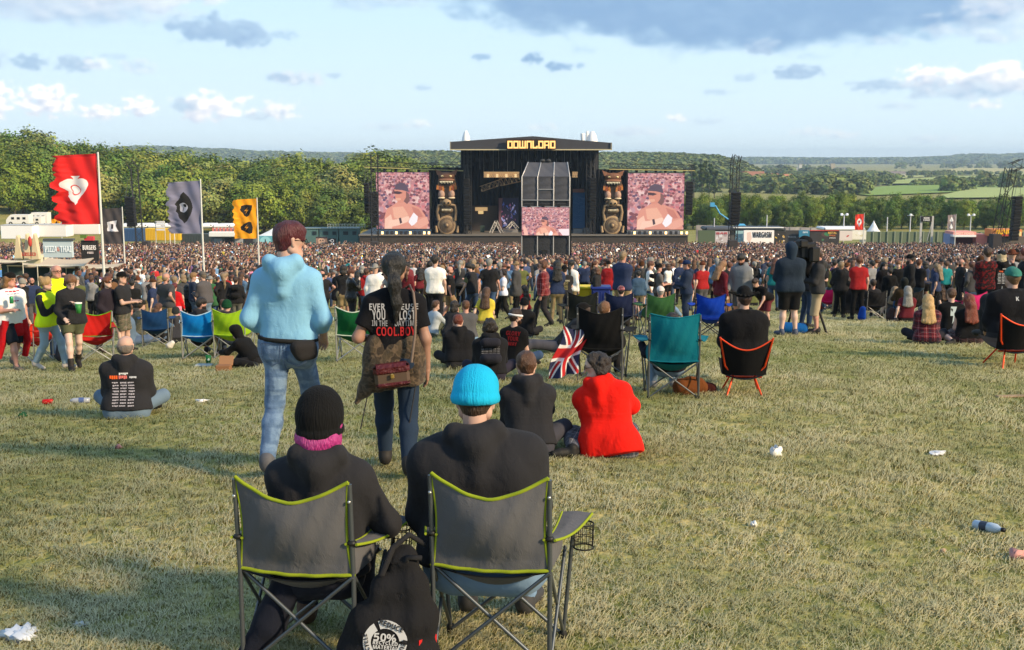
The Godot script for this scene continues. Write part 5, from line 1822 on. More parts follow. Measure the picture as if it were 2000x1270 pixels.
func mix_tower() -> void:
	var d := 130.0
	var x := ray(1069, 400).x * d
	var o := thing("mixing_tower", "tall cloth covered mixing tower with its own screen amid the crowd", "tower", onto(x, d + 2.0), -0.09)
	var grey := cloth(Color(0.3, 0.3, 0.32), 2.0)
	var dark := cloth(Color(0.21, 0.21, 0.22), 2.5)
	var pole := mat(Color(0.72, 0.71, 0.7), 0.4, 0.5)
	var gnd := o.position.y
	var Y := func(py: float) -> float: return at(1069, py, d).y - gnd
	var e: float = Y.call(346); var rdg: float = Y.call(317.5); var X := [-2.72, -0.93, 0.9, 2.72]
	for i in 3:
		var xa: float = X[i]; var xb: float = X[i + 1]
		part("roof_panel", sheet(func(u, v): return Vector3(lerpf(xa, xb, u) * (1.0 - 0.16 * v), lerpf(e + 0.04, rdg, v) - 0.12 * sin(PI * u) * sin(PI * v) , 2.0 - 3.6 * v + 0.05 * sin(u * 9 + v * 12)), 12, 10, 0.03), grey, o)
		for q in [[346, 391, "upper_panel"], [391, 404, "vent_panel"], [460, 520, "skirt_panel"]]:
			var ya: float = Y.call(q[0]); var yb: float = Y.call(q[1])
			var z := 1.97 if q[2] == "upper_panel" else 1.9
			part(q[2], sheet(func(u, v): return Vector3(lerpf(xa, xb, u), lerpf(ya, yb, v), z + 0.07 * sin(PI * u) + 0.03 * sin(v * 21.0 + 4.0 * u)), 10, 16, 0.03), grey if q[2] == "upper_panel" else dark, o)
	for s in [-1.0, 1.0]:
		var pw := [Vector3(2.74 * s, 0, 1.95), Vector3(2.74 * s, e, 1.95), Vector3(2.3 * s, rdg, -1.6), Vector3(2.74 * s, e - 1.0, -3.0), Vector3(2.74 * s, 0, -3.0)]
		var st := st0()
		for t in [[0, 1, 4], [1, 3, 4], [1, 2, 3]]:
			for k in (t if s < 0 else [t[0], t[2], t[1]]):
				st.set_normal(Vector3(s, 0, 0)); st.add_vertex(pw[k])
		part("side_wall", st.commit(), cloth(Color(0.4, 0.36, 0.37), 3.0), o)
	part("back_wall", boxm(Vector3(5.4, e, 0.05)), dark, o, Vector3(0, e / 2, -3.0))
	var ps := st0()
	for px in X:
		tube(ps, [Vector3(px, 0, 2.08), Vector3(px, e, 2.1), Vector3(px * 0.84, rdg + 0.03, -1.55)], 0.055, 6)
	part("pole", ps.commit(), pole, o)
	for q in [[370, -0.93, 0.9], [391, -2.72, 2.72], [404, -2.72, 2.72], [512, -0.93, 0.9]]:
		part("rail", tubem([Vector3(q[1], Y.call(q[0]), 2.13), Vector3(q[2], Y.call(q[0]), 2.13)], 0.045, 6), pole, o)
	part("door", boxm(Vector3(0.7, 1.6, 0.05)), mat(Color(0.1, 0.1, 0.1), 0.8), o, Vector3(-0.1, Y.call(502), 2.03))
	for px in [-1.9, -0.3, 1.5]:
		part("roof_light", boxm(Vector3(0.35, 0.35, 0.3), 0.05), mat(Color(0.08, 0.08, 0.08), 0.5), o, Vector3(px, Y.call(402), 2.2))
	for px in [-0.6, 0.1]:
		part("roof_dish", ell(Vector3(px, rdg + 0.2, -1.5), Vector3(0.3, 0.2, 0.2), 6), mat(Color(0.2, 0.2, 0.2), 0.6), o)
	var sc := thing("video_screen", "wide video screen on the mixing tower showing a man among raised hands", "video screen", o.position, o.rotation.y, "video screens")
	var w := 5.4; var ya: float = Y.call(459.5); var yb: float = Y.call(405)
	part("screen_frame", boxm(Vector3(w + 0.1, yb - ya + 0.1, 0.2)), mat(Color(0.07, 0.07, 0.07), 0.6), sc, Vector3(0, (ya + yb) / 2, 2.12))
	var st2 := st0()
	quad(st2, Vector3(-w / 2, yb, 2.24), Vector3(w / 2, yb, 2.24), Vector3(w / 2, ya, 2.24), Vector3(-w / 2, ya, 2.24))
	var im := screen_picture(240, 142, Vector2(0.5, 0.72), 0.95, 9)
	fill_poly(im, V2([0.05, 1.0, 0.02, 0.7, 0.07, 0.66, 0.12, 0.85, 0.14, 1.0]), Color(0.93, 0.7, 0.64))
	fill_poly(im, V2([0.76, 0.78, 1.0, 0.76, 1.0, 1.0, 0.86, 1.0]), Color(0.95, 0.86, 0.87))
	part("screen", st2.commit(), image_mat(im, 0.5, 0.62), sc)
	# barriers round its foot
	var bm := st0()
	for i in 9:
		tube(bm, [Vector3(-1.1 + i * 0.275, 0.1, 0), Vector3(-1.1 + i * 0.275, 1.1, 0)], 0.025, 4)
	for y in [0.1, 1.1]:
		tube(bm, [Vector3(-1.15, y, 0), Vector3(1.15, y, 0)], 0.035, 5)
	var mesh := bm.commit()
	var words := ["first", "second", "third", "fourth", "fifth", "sixth", "seventh", "eighth"]
	for i in 8:
		var px := 972.0 + i * 27.0
		var b := thing("crowd_barrier", "grey steel crowd barrier at the mixing tower foot, %s from the wood side" % words[i], "barrier", onto(ray(px, 400).x * 124.0, 124.0), R(-0.05, 0.05), "barriers round the mixing tower")
		part("panel", boxm(Vector3(2.2, 0.9, 0.02)), mat(Color(0.55, 0.55, 0.54), 0.6, 0.3), b, Vector3(0, 0.6, -0.04))
		part("rail", mesh, mat(Color(0.65, 0.65, 0.64), 0.5, 0.4), b)

# ---- flags, stalls, vehicles and hoardings round the field
func flag(label: String, px: float, ytop: float, x0: float, y0: float, y1: float, d: float, im: Image, cloth_c: Color, ragged: float, foot := 0.0) -> void:
	var g := onto(ray(px, 400).x * d, d)
	var o := thing("flag", label, "flag", g, 0.0, "tall flags on poles")
	var top := at(px, ytop, d).y - g.y
	part("pole", tubem([Vector3(0, -0.1, 0), Vector3(0, top, 0)], 0.05 + d * 0.00035, 8, 0.04), mat(Color(0.82, 0.82, 0.8), 0.4, 0.3), o)
	var w := (px - x0) / FP * d
	var a := at(px, y0, d).y - g.y; var b := at(px, y1, d).y - g.y
	var f := func(u: float, v: float) -> Vector3:
		var r := 1.0 - ragged * (0.5 + 0.5 * nz.get_noise_2d(v * 900.0 + px, 3.0) * 1.6 + 0.12 * sin(v * 40.0)) * 0.75
		var xx := -w * (1.0 - u) * lerpf(1.0, r, 1.0 - u)
		var slack := (1.0 - u)
		return Vector3(xx - 0.04, lerpf(a, b, v) - slack * 0.035 * (a - b) * (1.0 - v * 0.9) + ragged * 0.05 * slack * sin(v * 25.0), 0.035 * w * sin(u * 7.0 + v * 4.5) * (0.3 + slack) + 0.016 * w * sin(u * 15.0 - v * 9.0 + px) + 0.012 * w * sin(v * 17.0 + u * 5.0))
	var m := image_mat(im, 0.85)
	m.backlight_enabled = true
	m.backlight = Color(0.5, 0.5, 0.5)
	part("cloth", sheet(f, 44, 60, 0.008), m, o)
	if foot > 0.0:
		part("foot_block", boxm(Vector3(0.5, 1.5, 0.5), 0.04), mat(Color(0.4, 0.4, 0.4), 0.8), o, Vector3(0, 0.75, 0))

func plain(w: int, h: int, c: Color) -> Image:
	var im := Image.create(w, h, false, Image.FORMAT_RGB8)
	im.fill(c)
	return im

func flags() -> void:
	var im := plain(160, 240, Color(0.86, 0.11, 0.11))
	var wht := Color(0.93, 0.9, 0.9)
	fill_ell(im, Vector2(0.345, 0.425), Vector2(0.165, 0.085), wht)
	fill_ell(im, Vector2(0.625, 0.425), Vector2(0.165, 0.085), wht)
	fill_poly(im, V2([0.185, 0.44, 0.48, 0.37, 0.785, 0.44, 0.74, 0.5, 0.48, 0.72, 0.23, 0.5]), wht)
	fill_poly(im, V2([0.37, 0.305, 0.61, 0.305, 0.55, 0.345, 0.56, 0.39, 0.42, 0.39, 0.43, 0.345]), wht)
	fill_ell(im, Vector2(0.485, 0.505), Vector2(0.115, 0.078), Color(0.86, 0.11, 0.11))
	fill_ell(im, Vector2(0.485, 0.505), Vector2(0.095, 0.064), wht)
	fill_poly(im, V2([0, 0, 1, 0, 1, 0.035, 0, 0.035]), Color(0.72, 0.08, 0.09))
	fill_poly(im, V2([0.97, 0, 1, 0, 1, 1, 0.97, 1]), Color(0.6, 0.08, 0.12))
	flag("tall red flag with ragged edge and white upside down heart emblem", 196, 297, 103, 300, 438, 48, im, Color.RED, 0.22)
	im = plain(130, 200, Color(0.46, 0.46, 0.56))
	var blk := Color(0.09, 0.085, 0.09)
	var eye := []
	for i in 24:
		var t := TAU * i / 24
		eye.append(Vector2(0.5 + 0.26 * cos(t) * absf(cos(t)), 0.5 + 0.3 * sin(t)))
	fill_poly(im, eye, blk)
	fill_ell(im, Vector2(0.48, 0.5), Vector2(0.135, 0.095), Color(0.72, 0.72, 0.78))
	fill_ell(im, Vector2(0.53, 0.46), Vector2(0.05, 0.032), blk)
	fill_ell(im, Vector2(0.47, 0.53), Vector2(0.016, 0.05), Color(0.4, 0.38, 0.45))
	flag("grey flag with a black upright eye and pale iris", 393, 350, 326, 353, 456, 65, im, Color.GRAY, 0.16, 1.0)
	var bolt := V2([0.05, -0.14, -0.07, 0.02, 0.01, 0.02, -0.06, 0.15, 0.08, -0.03, 0.0, -0.03])
	im = plain(120, 200, Color(0.93, 0.62, 0.06))
	for q in [[0.56, 0.29, false], [0.54, 0.72, true]]:
		var c := Vector2(q[0], q[1])
		var tri := V2([-0.24, -0.13, 0.0, -0.15, 0.25, -0.13, 0.24, -0.03, 0.1, 0.13, 0.0, 0.16, -0.09, 0.13, -0.26, -0.03]) if not q[2] else V2([0.24, 0.14, 0.12, 0.16, -0.24, 0.05, -0.27, 0.0, -0.16, -0.08, 0.12, -0.15, 0.22, -0.13, 0.27, 0.0])
		var pts := []
		for p in tri:
			pts.append(c + p)
		fill_poly(im, pts, blk)
		pts = []
		for p in bolt:
			pts.append(c + p * Vector2(1.3, 0.62) + Vector2(0.0, 0.0))
		fill_poly(im, pts, Color(0.93, 0.6, 0.08))
	flag("yellow flag with two black guitar picks and lightning bolts", 502, 386, 455, 388, 466, 84, im, Color.YELLOW, 0.1)
	im = plain(80, 140, Color(0.26, 0.24, 0.25))
	fill_poly(im, V2([0.25, 0.38, 0.75, 0.34, 0.66, 0.5, 0.8, 0.66, 0.22, 0.64]), Color(0.9, 0.88, 0.9))
	fill_poly(im, V2([0.42, 0.44, 0.54, 0.44, 0.54, 0.58, 0.42, 0.58]), Color(0.2, 0.18, 0.2))
	flag("charcoal flag with a white slotted shield beside the red flag", 238, 404, 198, 406, 476, 90, im, Color.BLACK, 0.05)
	im = plain(60, 100, Color(0.93, 0.62, 0.06))
	for y in [0.3, 0.75]:
		fill_ell(im, Vector2(0.5, y + 0.04), Vector2(0.17, 0.1), blk)
		fill_poly(im, [Vector2(0.35, y), Vector2(0.5, y - 0.2), Vector2(0.65, y)], blk)
	flag("small yellow flag with two dark drops above the pale food sign", 117, 426, 99, 427, 460, 170, im, Color.YELLOW, 0.05)
	im = plain(60, 110, Color(0.85, 0.2, 0.12))
	fill_ell(im, Vector2(0.5, 0.48), Vector2(0.28, 0.2), wht)
	fill_poly(im, V2([0.25, 0.5, 0.75, 0.5, 0.5, 0.82]), wht)
	fill_ell(im, Vector2(0.5, 0.48), Vector2(0.1, 0.08), Color(0.75, 0.2, 0.12))
	flag("small far red flag with a white drop in front of the tree belt", 1689, 416, 1672, 418, 449, 190, im, Color.RED, 0.05)
	im = plain(60, 100, Color(0.55, 0.5, 0.5))
	for y in [0.32, 0.78]:
		fill_ell(im, Vector2(0.5, y + 0.06), Vector2(0.22, 0.08), Color(0.92, 0.92, 0.92))
		fill_poly(im, [Vector2(0.28, y + 0.05), Vector2(0.5, y - 0.2), Vector2(0.72, y + 0.05)], Color(0.92, 0.92, 0.92))
	flag("far grey flag with two white spades above the food stalls", 1869, 418, 1853, 419, 449, 190, im, Color.GRAY, 0.05)

func panel(label: String, x0: float, y0: float, x1: float, y1: float, d: float, im: Image, lines: Array, called := "banner", cat := "banner") -> Node3D:
	# a printed board on a frame: lines are [text, height in px, x, y, colour, width in px]
	var o := thing(called, label, cat, at((x0 + x1) / 2, y1, d))
	slab("board", x0, y0, x1, y1, d + 0.04, 0.3, mat(im.get_pixel(0, 0), 0.85), o)
	var a := at(x0, y0, d); var b := at(x1, y1, d)
	var w := b.x - a.x; var h := a.y - b.y
	var st := st0()
	quad(st, Vector3(-w / 2, h, 0.0), Vector3(w / 2, h, 0.0), Vector3(w / 2, 0, 0.0), Vector3(-w / 2, 0, 0.0))
	part("print", st.commit(), image_mat(im), o)
	for l in lines:
		part("lettering", text(l[0], l[1] / FP * d, "Droid Sans", true, 0.02, l[5] / FP * d), mat(l[4], 0.8), o, at(l[2], l[3], d - 0.05) - o.position)
	return o

func surround() -> void:
	var white := mat(Color(0.88, 0.88, 0.87), 0.7)
	# motorhomes parked on the bank
	var words := ["white motorhome with sloping cab at the outer end of the bank", "white motorhome in the middle of the bank, side on", "white motorhome with raised roof nearest the red flag"]
	var i := 0
	for q in [[14, 417, 44], [44, 421, 38], [56, 413, 38]]:
		var d := 240.0 + i * 4.0
		var o := thing("motorhome", words[i], "motorhome", onto(ray(q[0] + q[2] / 2.0, 400).x * d, d), 0.0, "motorhomes on the bank")
		o.position.y = at(q[0], 440, d).y
		var w: float = q[2] / FP * d; var h: float = (438 - q[1]) / FP * d
		part("body", extrude([Vector2(-w / 2, 0.4), Vector2(w / 2, 0.4), Vector2(w / 2, h), Vector2(-w * 0.28, h), Vector2(-w * 0.4, h * 0.78), Vector2(-w / 2, h * 0.5)], 2.2), mat(Color(0.86, 0.85, 0.84), 0.5), o)
		for k in 3:
			part("window", boxm(Vector3(w * 0.13, h * 0.22, 0.06), 0.02), mat(Color(0.13, 0.14, 0.16), 0.2), o, Vector3(-w * 0.2 + k * w * 0.25, h * 0.66, 1.12))
		for k in 2:
			var wl := part("wheel", lathe([[0.2, -0.15], [0.38, -0.15], [0.4, 0.0], [0.38, 0.15], [0.2, 0.15]], 14), mat(Color(0.06, 0.06, 0.06), 0.9), o, Vector3(-w * 0.3 + k * w * 0.58, 0.4, 1.0))
			wl.rotation.x = PI / 2
		i += 1
	# lorries and cabins along the wood's foot
	for q in [["white box lorry behind the spired food stall", 0, 441, 64, 467, 150, Color(0.9, 0.9, 0.9)], ["white curtain sided lorry behind the small yellow flag", 66, 440, 130, 463, 152, Color(0.87, 0.86, 0.85)], ["white lorry half hidden by the red flag", 124, 437, 194, 458, 156, Color(0.9, 0.88, 0.86)], ["blue shipping container behind the charcoal flag", 237, 447, 281, 472, 212, Color(0.2, 0.31, 0.46)], ["yellow container with ribbed side under the grey flag", 281, 446.5, 352, 470, 213, Color(0.82, 0.66, 0.15)], ["dark green container right of the grey flag pole", 353, 457, 418, 480, 214, Color(0.24, 0.27, 0.27)]]:
		var o := thing("lorry" if "lorry" in q[0] else "container", q[0], "lorry" if "lorry" in q[0] else "container", onto(ray((q[1] + q[3]) / 2, 400).x * q[5], q[5]), 0.0)
		var b := slab("body", q[1], q[2], q[3], q[4], q[5], 2.5, mat(q[6], 0.6), o, 0.06)
		var w: float = (q[3] - q[1]) / FP * q[5]; var h: float = (q[4] - q[2]) / FP * q[5]
		if "container" in o.name:
			var st := st0()
			for k in int(w / 0.3):
				box(st, Vector3(-w / 2 + k * 0.3, -h / 2 + 0.1, 1.25), Vector3(-w / 2 + k * 0.3 + 0.14, h / 2 - 0.1, 1.3))
			var rb := part("ribs", st.commit(), mat(q[6], 0.6), o, b.position)
			rb.set_meta("kind", "stuff")
		else:
			for k in 3:
				var wl := part("wheel", lathe([[0.25, -0.15], [0.48, -0.15], [0.5, 0.0], [0.48, 0.15], [0.25, 0.15]], 14), mat(Color(0.06, 0.06, 0.06), 0.9), o, Vector3(-w * 0.35 + k * w * 0.33, 0.4, 1.0))
				wl.rotation.x = PI / 2
			part("roof_rail", boxm(Vector3(w, 0.08, 2.52)), mat(Color(0.7, 0.7, 0.7), 0.5), o, b.position + Vector3(0, h / 2 + 0.05, 0))
	var o := thing("marquee", "long low white marquee roof along the foot of the wood", "marquee", onto(ray(310, 400).x * 222, 222))
	for k in 9:
		var x0 := 190.0 + k * 32.0
		slab("roof_bay", x0, 438.5 + (k % 2) * 0.5, x0 + 31.5, 446.5, 222, 6, white, o, 0.3)
	o = thing("bar", "low bar with red and white striped fascia by the yellow guitar pick flag", "bar", onto(ray(440, 400).x * 205, 205))
	slab("canopy", 407, 453, 474, 463, 204, 4, white, o, 0.1)
	slab("wall", 412, 463, 500, 482, 206, 3, mat(Color(0.36, 0.4, 0.42), 0.7), o)
	for k in 8:
		slab("stripe", 414 + k * 7, 445, 417.5 + k * 7, 453, 205.4, 0.3, mat(Color(0.72, 0.42, 0.38), 0.8), o)
	slab("fascia", 414, 445, 472, 453, 205.8, 0.3, mat(Color(0.85, 0.78, 0.74), 0.8), o)
	for k in 4:
		slab("window", 418 + k * 20, 466, 434 + k * 20, 478, 205.8, 0.2, mat([Color(0.5, 0.56, 0.62), Color(0.16, 0.16, 0.18), Color(0.62, 0.64, 0.68), Color(0.2, 0.2, 0.22)][k], 0.4), o)
	o = thing("tent", "white pointed marquee behind the man in the blue hooded top", "tent", onto(ray(536, 400).x * 212, 212))
	part("roof", lathe([[4.8, 0], [3.0, 0.55], [1.2, 1.2], [0.05, 1.75]], 4), white, o, at(536, 463, 212) - o.position).rotation.y = PI / 4
	slab("wall", 503, 463, 569, 482, 212, 5, mat(Color(0.75, 0.75, 0.76), 0.8), o)
	var im := plain(60, 40, Color(0.36, 0.62, 0.68))
	fill_ell(im, Vector2(0.5, 0.55), Vector2(0.4, 0.5), Color(0.55, 0.78, 0.82))
	fill_poly(im, V2([0.42, 1, 0.45, 0.4, 0.52, 0.3, 0.56, 1]), Color(0.12, 0.2, 0.22))
	panel("teal poster board with a small dark figure below the pointed marquee", 505, 461, 532, 479, 204, im, [], "poster", "poster")
	panel("purple poster board with white lettering beside the teal poster", 533, 461, 567, 480, 204, plain(8, 8, Color(0.24, 0.2, 0.3)), [["BURY TOMORROW", 3.4, 550, 464.5, Color(0.85, 0.82, 0.85), 29], ["TICKETS", 2.2, 550, 470, Color(0.7, 0.68, 0.72), 14]], "poster", "poster")
	i = 0
	for q in [[569, 622], [623, 661], [662, 700]]:
		o = thing("cabin", "teal green site cabin by the stage, %s from the pointed marquee" % ["first", "second", "third"][i], "cabin", onto(ray(q[0], 400).x * 216, 216), 0.0, "teal site cabins")
		slab("wall", q[0], 447, q[1], 480, 216, 3, mat(Color(0.3, 0.42, 0.42), 0.7), o, 0.05)
		slab("roof", q[0] - 0.5, 445.5, q[1] + 0.5, 447, 215.8, 3.4, mat(Color(0.45, 0.52, 0.52), 0.7), o)
		slab("window", q[0] + 8, 452, q[0] + 18, 459, 215.9, 0.2, mat(Color(0.14, 0.18, 0.2), 0.3), o)
		slab("window", q[1] - 12, 452, q[1] - 4, 459, 215.9, 0.2, mat(Color(0.14, 0.18, 0.2), 0.3), o)
		i += 1
	o = thing("railing", "thin white railing on top of the teal cabins", "railing", at(678, 446, 215))
	for k in 14:
		part("post", tubem([at(640 + k * 5.6, 446, 215) - o.position, at(640 + k * 5.6, 438, 215) - o.position], 0.05, 5), mat(Color(0.72, 0.74, 0.7), 0.6), o)
	for y in [438, 442]:
		part("rail", tubem([at(640, y, 215) - o.position, at(713, y, 215) - o.position], 0.05, 5), mat(Color(0.72, 0.74, 0.7), 0.6), o)
	panel("black sign with a white ring beside the hooded man's face", 640, 466, 656, 475, 190, ring_sign(), [], "sign", "sign")
	panel("poster with a pale face next to the ring sign", 617, 463, 639, 478, 191, face_poster(), [], "poster", "poster")
	# food stalls on the left of the field
	o = thing("food_stall", "cream food stall front with three wooden spires and red lettering", "food stall", onto(ray(55, 400).x * 82, 82))
	var cream := mat(Color(0.78, 0.72, 0.6), 0.85)
	for q in [[38, 459, 15], [56, 456, 13], [71, 456, 15]]:
		var w: float = q[2] / FP * 82
		var h: float = (506 - q[1]) / FP * 82
		part("spire", extrude([Vector2(-w / 2, 0), Vector2(w / 2, 0), Vector2(w * 0.12, h * 0.93), Vector2(0, h), Vector2(-w * 0.12, h * 0.93)], 0.5), cream, o, at(q[0], 506, 82) - o.position)
	slab("front", 30, 499, 80, 522, 82.1, 1.5, mat(Color(0.8, 0.76, 0.66), 0.85), o)
	part("lettering", text("GRILLED", 6.5 / FP * 82, "Droid Serif", true, 0.06, 27.0 / FP * 82), mat(Color(0.66, 0.2, 0.18), 0.7), o, at(56, 497, 81.3) - o.position)
	part("emblem", ell(Vector3.ZERO, Vector3(0.14, 0.38, 0.1), 8), mat(Color(0.7, 0.24, 0.2), 0.6), o, at(58, 472, 81.5) - o.position)
	slab("counter", 30, 522, 82, 548, 82.1, 1.5, mat(Color(0.35, 0.38, 0.38), 0.85), o)
	im = plain(60, 40, Color(0.7, 0.76, 0.79))
	var sgn := panel("pale blue food sign board reading pizza and thai", 84, 470, 141, 503, 78, im, [["PIZZA", 12, 99, 487, Color(0.9, 0.93, 0.95), 24], ["THAI", 12, 128, 487, Color(0.9, 0.93, 0.95), 22], ["&", 8, 113.5, 487, Color(0.75, 0.5, 0.45), 5]], "sign", "sign")
	slab("sign_top", 83, 466.5, 142, 470, 77.9, 0.4, mat(Color(0.3, 0.32, 0.33), 0.8), sgn)
	for x in [86, 139]:
		slab("post", x - 0.7, 503, x + 0.7, 555, 78.1, 0.08, mat(Color(0.6, 0.6, 0.6), 0.6), sgn)
	sgn = panel("black food sign board with white and red lettering beside the red flag pole", 158, 470, 191, 510, 76, plain(8, 8, Color(0.13, 0.12, 0.12)), [["BURGERS", 9, 174, 484, Color(0.92, 0.9, 0.9), 26], ["FRIES", 4, 176, 494, Color(0.85, 0.8, 0.8), 12]], "sign", "sign")
	slab("post", 158.5, 510, 160, 556, 76, 0.1, mat(Color(0.5, 0.5, 0.5), 0.6), sgn)
	slab("red_trim", 164, 462, 182, 470, 75.9, 0.3, mat(Color(0.75, 0.25, 0.28), 0.8), sgn)
	slab("plant_trim", 156, 459, 168, 465, 75.8, 0.3, mat(Color(0.35, 0.45, 0.2), 0.9), sgn)
	for q in [["flat beige awning at the outer edge of the stalls", 0, 47, 506, 511, 70], ["wide pale awning under the spired stall", 42, 100, 513, 519, 72], ["broad beige awning sloping down beneath the pale blue sign", 98, 160, 504, 519, 70], ["low beige awning beside the red flag pole", 152, 222, 514, 523, 72]]:
		o = thing("awning", q[0], "awning", onto(ray((q[1] + q[2]) / 2, 400).x * q[5], q[5]), 0.0, "beige stall awnings")
		var a := at(q[1], q[3], q[5] + 1.6) - o.position; var b := at(q[2], q[4], q[5] - 0.8) - o.position
		part("canopy", sheet(func(u, v): return Vector3(lerpf(a.x, b.x, u) + 0.25 * (v - 0.5), lerpf(a.y, b.y, v) - 0.12 * sin(PI * u), lerpf(a.z, b.z, v)), 14, 8, 0.04), cloth(Color(0.72, 0.65, 0.56), 1.0), o)
		part("front_edge", tubem([Vector3(a.x + 0.1, b.y, b.z), Vector3(b.x + 0.1, b.y, b.z)], 0.04, 6), mat(Color(0.85, 0.82, 0.75), 0.6), o)
		for x in [a.x + 0.15, b.x - 0.1]:
			part("post", tubem([Vector3(x, 0, b.z), Vector3(x, b.y, b.z)], 0.03, 6), mat(Color(0.75, 0.72, 0.66), 0.6), o)
		slab("stall_back", q[1] + 2, q[4] + 3, q[2] - 2, q[4] + 40, q[5] + 1.4, 0.1, mat(Color(0.2, 0.26, 0.27), 0.9), o)
	# hoardings and banners on the right
	o = thing("hoarding", "long grey panelled hoarding under the tree belt", "hoarding", onto(ray(1480, 400).x * 225, 225))
	for k in 25:
		var x0 := 1360.0 + k * 10.2
		slab("panel", x0, 440.0 + k * 0.22, x0 + 9.8, 470, 225 + (k % 2) * 0.1, 0.2, mat([Color(0.6, 0.58, 0.58), Color(0.64, 0.62, 0.61), Color(0.57, 0.55, 0.56)][k % 3], 0.85), o)
	o = thing("bar", "long dark bar roof with white edge behind the banners", "bar", onto(ray(1460, 400).x * 214, 214))
	slab("roof", 1378, 444.5, 1536, 452, 214, 6, mat(Color(0.27, 0.28, 0.3), 0.6), o, 0.3)
	slab("roof_edge", 1432, 444, 1531, 445.6, 213.7, 0.4, mat(Color(0.9, 0.9, 0.9), 0.5), o)
	slab("wall", 1380, 452, 1534, 485, 215, 5, mat(Color(0.3, 0.3, 0.3), 0.8), o)
	var noisy := func(base: Color, cols: Array, n: int, seed_: int) -> Image:
		var r2 := RandomNumberGenerator.new()
		r2.seed = seed_
		var q := plain(72, 48, base)
		for k in n:
			fill_ell(q, Vector2(r2.randf_range(0.15, 0.85), r2.randf_range(0.2, 0.85)), Vector2(r2.randf_range(0.03, 0.2), r2.randf_range(0.02, 0.14)), cols[k % cols.size()], r2.randf() * 3.0)
		return q
	panel("plain green screen panel at the end of the banner row by the stage", 1364, 450, 1396, 478, 204, plain(4, 4, Color(0.3, 0.36, 0.27)), [])
	panel("pale banner with red lettering left of the delay mast foot", 1397, 452, 1424, 478, 204, noisy.call(Color(0.72, 0.68, 0.69), [Color(0.8, 0.8, 0.82), Color(0.6, 0.55, 0.56)], 9, 3), [["BAR", 4, 1410, 456, Color(0.7, 0.25, 0.25), 22]])
	panel("light blue banner between the delay mast and the white banner", 1437, 451, 1453, 478, 204, noisy.call(Color(0.55, 0.68, 0.7), [Color(0.75, 0.8, 0.8), Color(0.5, 0.62, 0.66)], 8, 4), [])
	var wg := noisy.call(Color(0.93, 0.91, 0.9), [Color(0.93, 0.91, 0.9)], 1, 4) as Image
	fill_poly(wg, V2([0.1, 0.15, 0.22, 0.1, 0.26, 0.5, 0.2, 0.9, 0.1, 0.6]), Color(0.86, 0.76, 0.72))
	panel("white banner reading WARGASM in tall black letters", 1453, 450, 1511, 480, 203, wg, [["WARGASM", 11, 1489, 459, Color(0.08, 0.08, 0.08), 37]])
	panel("black banner with a yellow splash beside the white banner", 1512, 452, 1534, 480, 204, noisy.call(Color(0.16, 0.15, 0.14), [Color(0.8, 0.68, 0.2), Color(0.75, 0.6, 0.3), Color(0.9, 0.85, 0.8)], 9, 6), [])
	panel("dark banner with faint white lettering behind the hooded man", 1535, 450, 1560, 480, 204, plain(4, 4, Color(0.19, 0.19, 0.19)), [["TICKETS", 3, 1547, 463, Color(0.6, 0.6, 0.6), 16]])
	panel("small blue information board above the television camera", 1561, 450, 1581, 463, 203, plain(4, 4, Color(0.15, 0.45, 0.58)), [["INFO", 3, 1573, 454, Color(0.9, 0.95, 0.97), 10]], "sign", "sign")
	panel("wide black board with red frame, green splash and yellow lettering", 1582, 451, 1638, 480, 204, noisy.call(Color(0.18, 0.17, 0.17), [Color(0.2, 0.45, 0.3), Color(0.16, 0.15, 0.15), Color(0.3, 0.22, 0.2)], 6, 8), [["METAL", 4, 1626, 455, Color(0.85, 0.7, 0.35), 17], ["HALL", 3, 1626, 460, Color(0.8, 0.45, 0.25), 12], ["OPEN", 2, 1626, 465, Color(0.85, 0.85, 0.85), 12]])
	slab("frame", 1581, 449.8, 1639, 451.2, 203.8, 0.2, mat(Color(0.75, 0.2, 0.16), 0.7), get_child(get_child_count() - 1))
	panel("white board with a red square emblem near the far red flag", 1640, 451, 1664, 470, 204, noisy.call(Color(0.82, 0.78, 0.76), [Color(0.68, 0.2, 0.18)], 1, 2), [])
	panel("white and cream boards next to the pointed tent", 1665, 450, 1691, 468, 205, noisy.call(Color(0.86, 0.85, 0.8), [Color(0.8, 0.78, 0.66), Color(0.9, 0.9, 0.9)], 5, 2), [])
	o = thing("marquee", "rounded white marquee roof behind the black board", "marquee", onto(ray(1650, 400).x * 212, 212))
	slab("roof", 1610, 445, 1692, 451, 212, 6, white, o, 0.8)
	o = thing("tent", "white pointed pagoda tent behind the green fence", "tent", onto(ray(1706, 400).x * 214, 214))
	part("roof", lathe([[2.0, 0], [1.0, 0.75], [0.4, 1.7], [0.03, 2.4]], 4), white, o, at(1706, 456, 214) - o.position).rotation.y = PI / 4
	slab("wall", 1689, 456, 1722, 475, 214, 3, white, o)
	o = thing("fence", "long green mesh fence below the tree belt", "fence", onto(ray(1830, 400).x * 208, 208))
	for k in 24:
		var x0 := 1692.0 + k * 14.0
		slab("mesh_panel", x0 + 0.3, 452.3 + k * 0.08, x0 + 13.6, 476, 208, 0.06, mat([Color(0.38, 0.43, 0.35), Color(0.39, 0.44, 0.36), Color(0.37, 0.42, 0.34)][k % 3], 0.9), o)
		slab("post", x0 - 0.25, 451.5 + k * 0.08, x0 + 0.25, 476, 207.8, 0.1, mat(Color(0.5, 0.54, 0.47), 0.7), o)
	i = 0
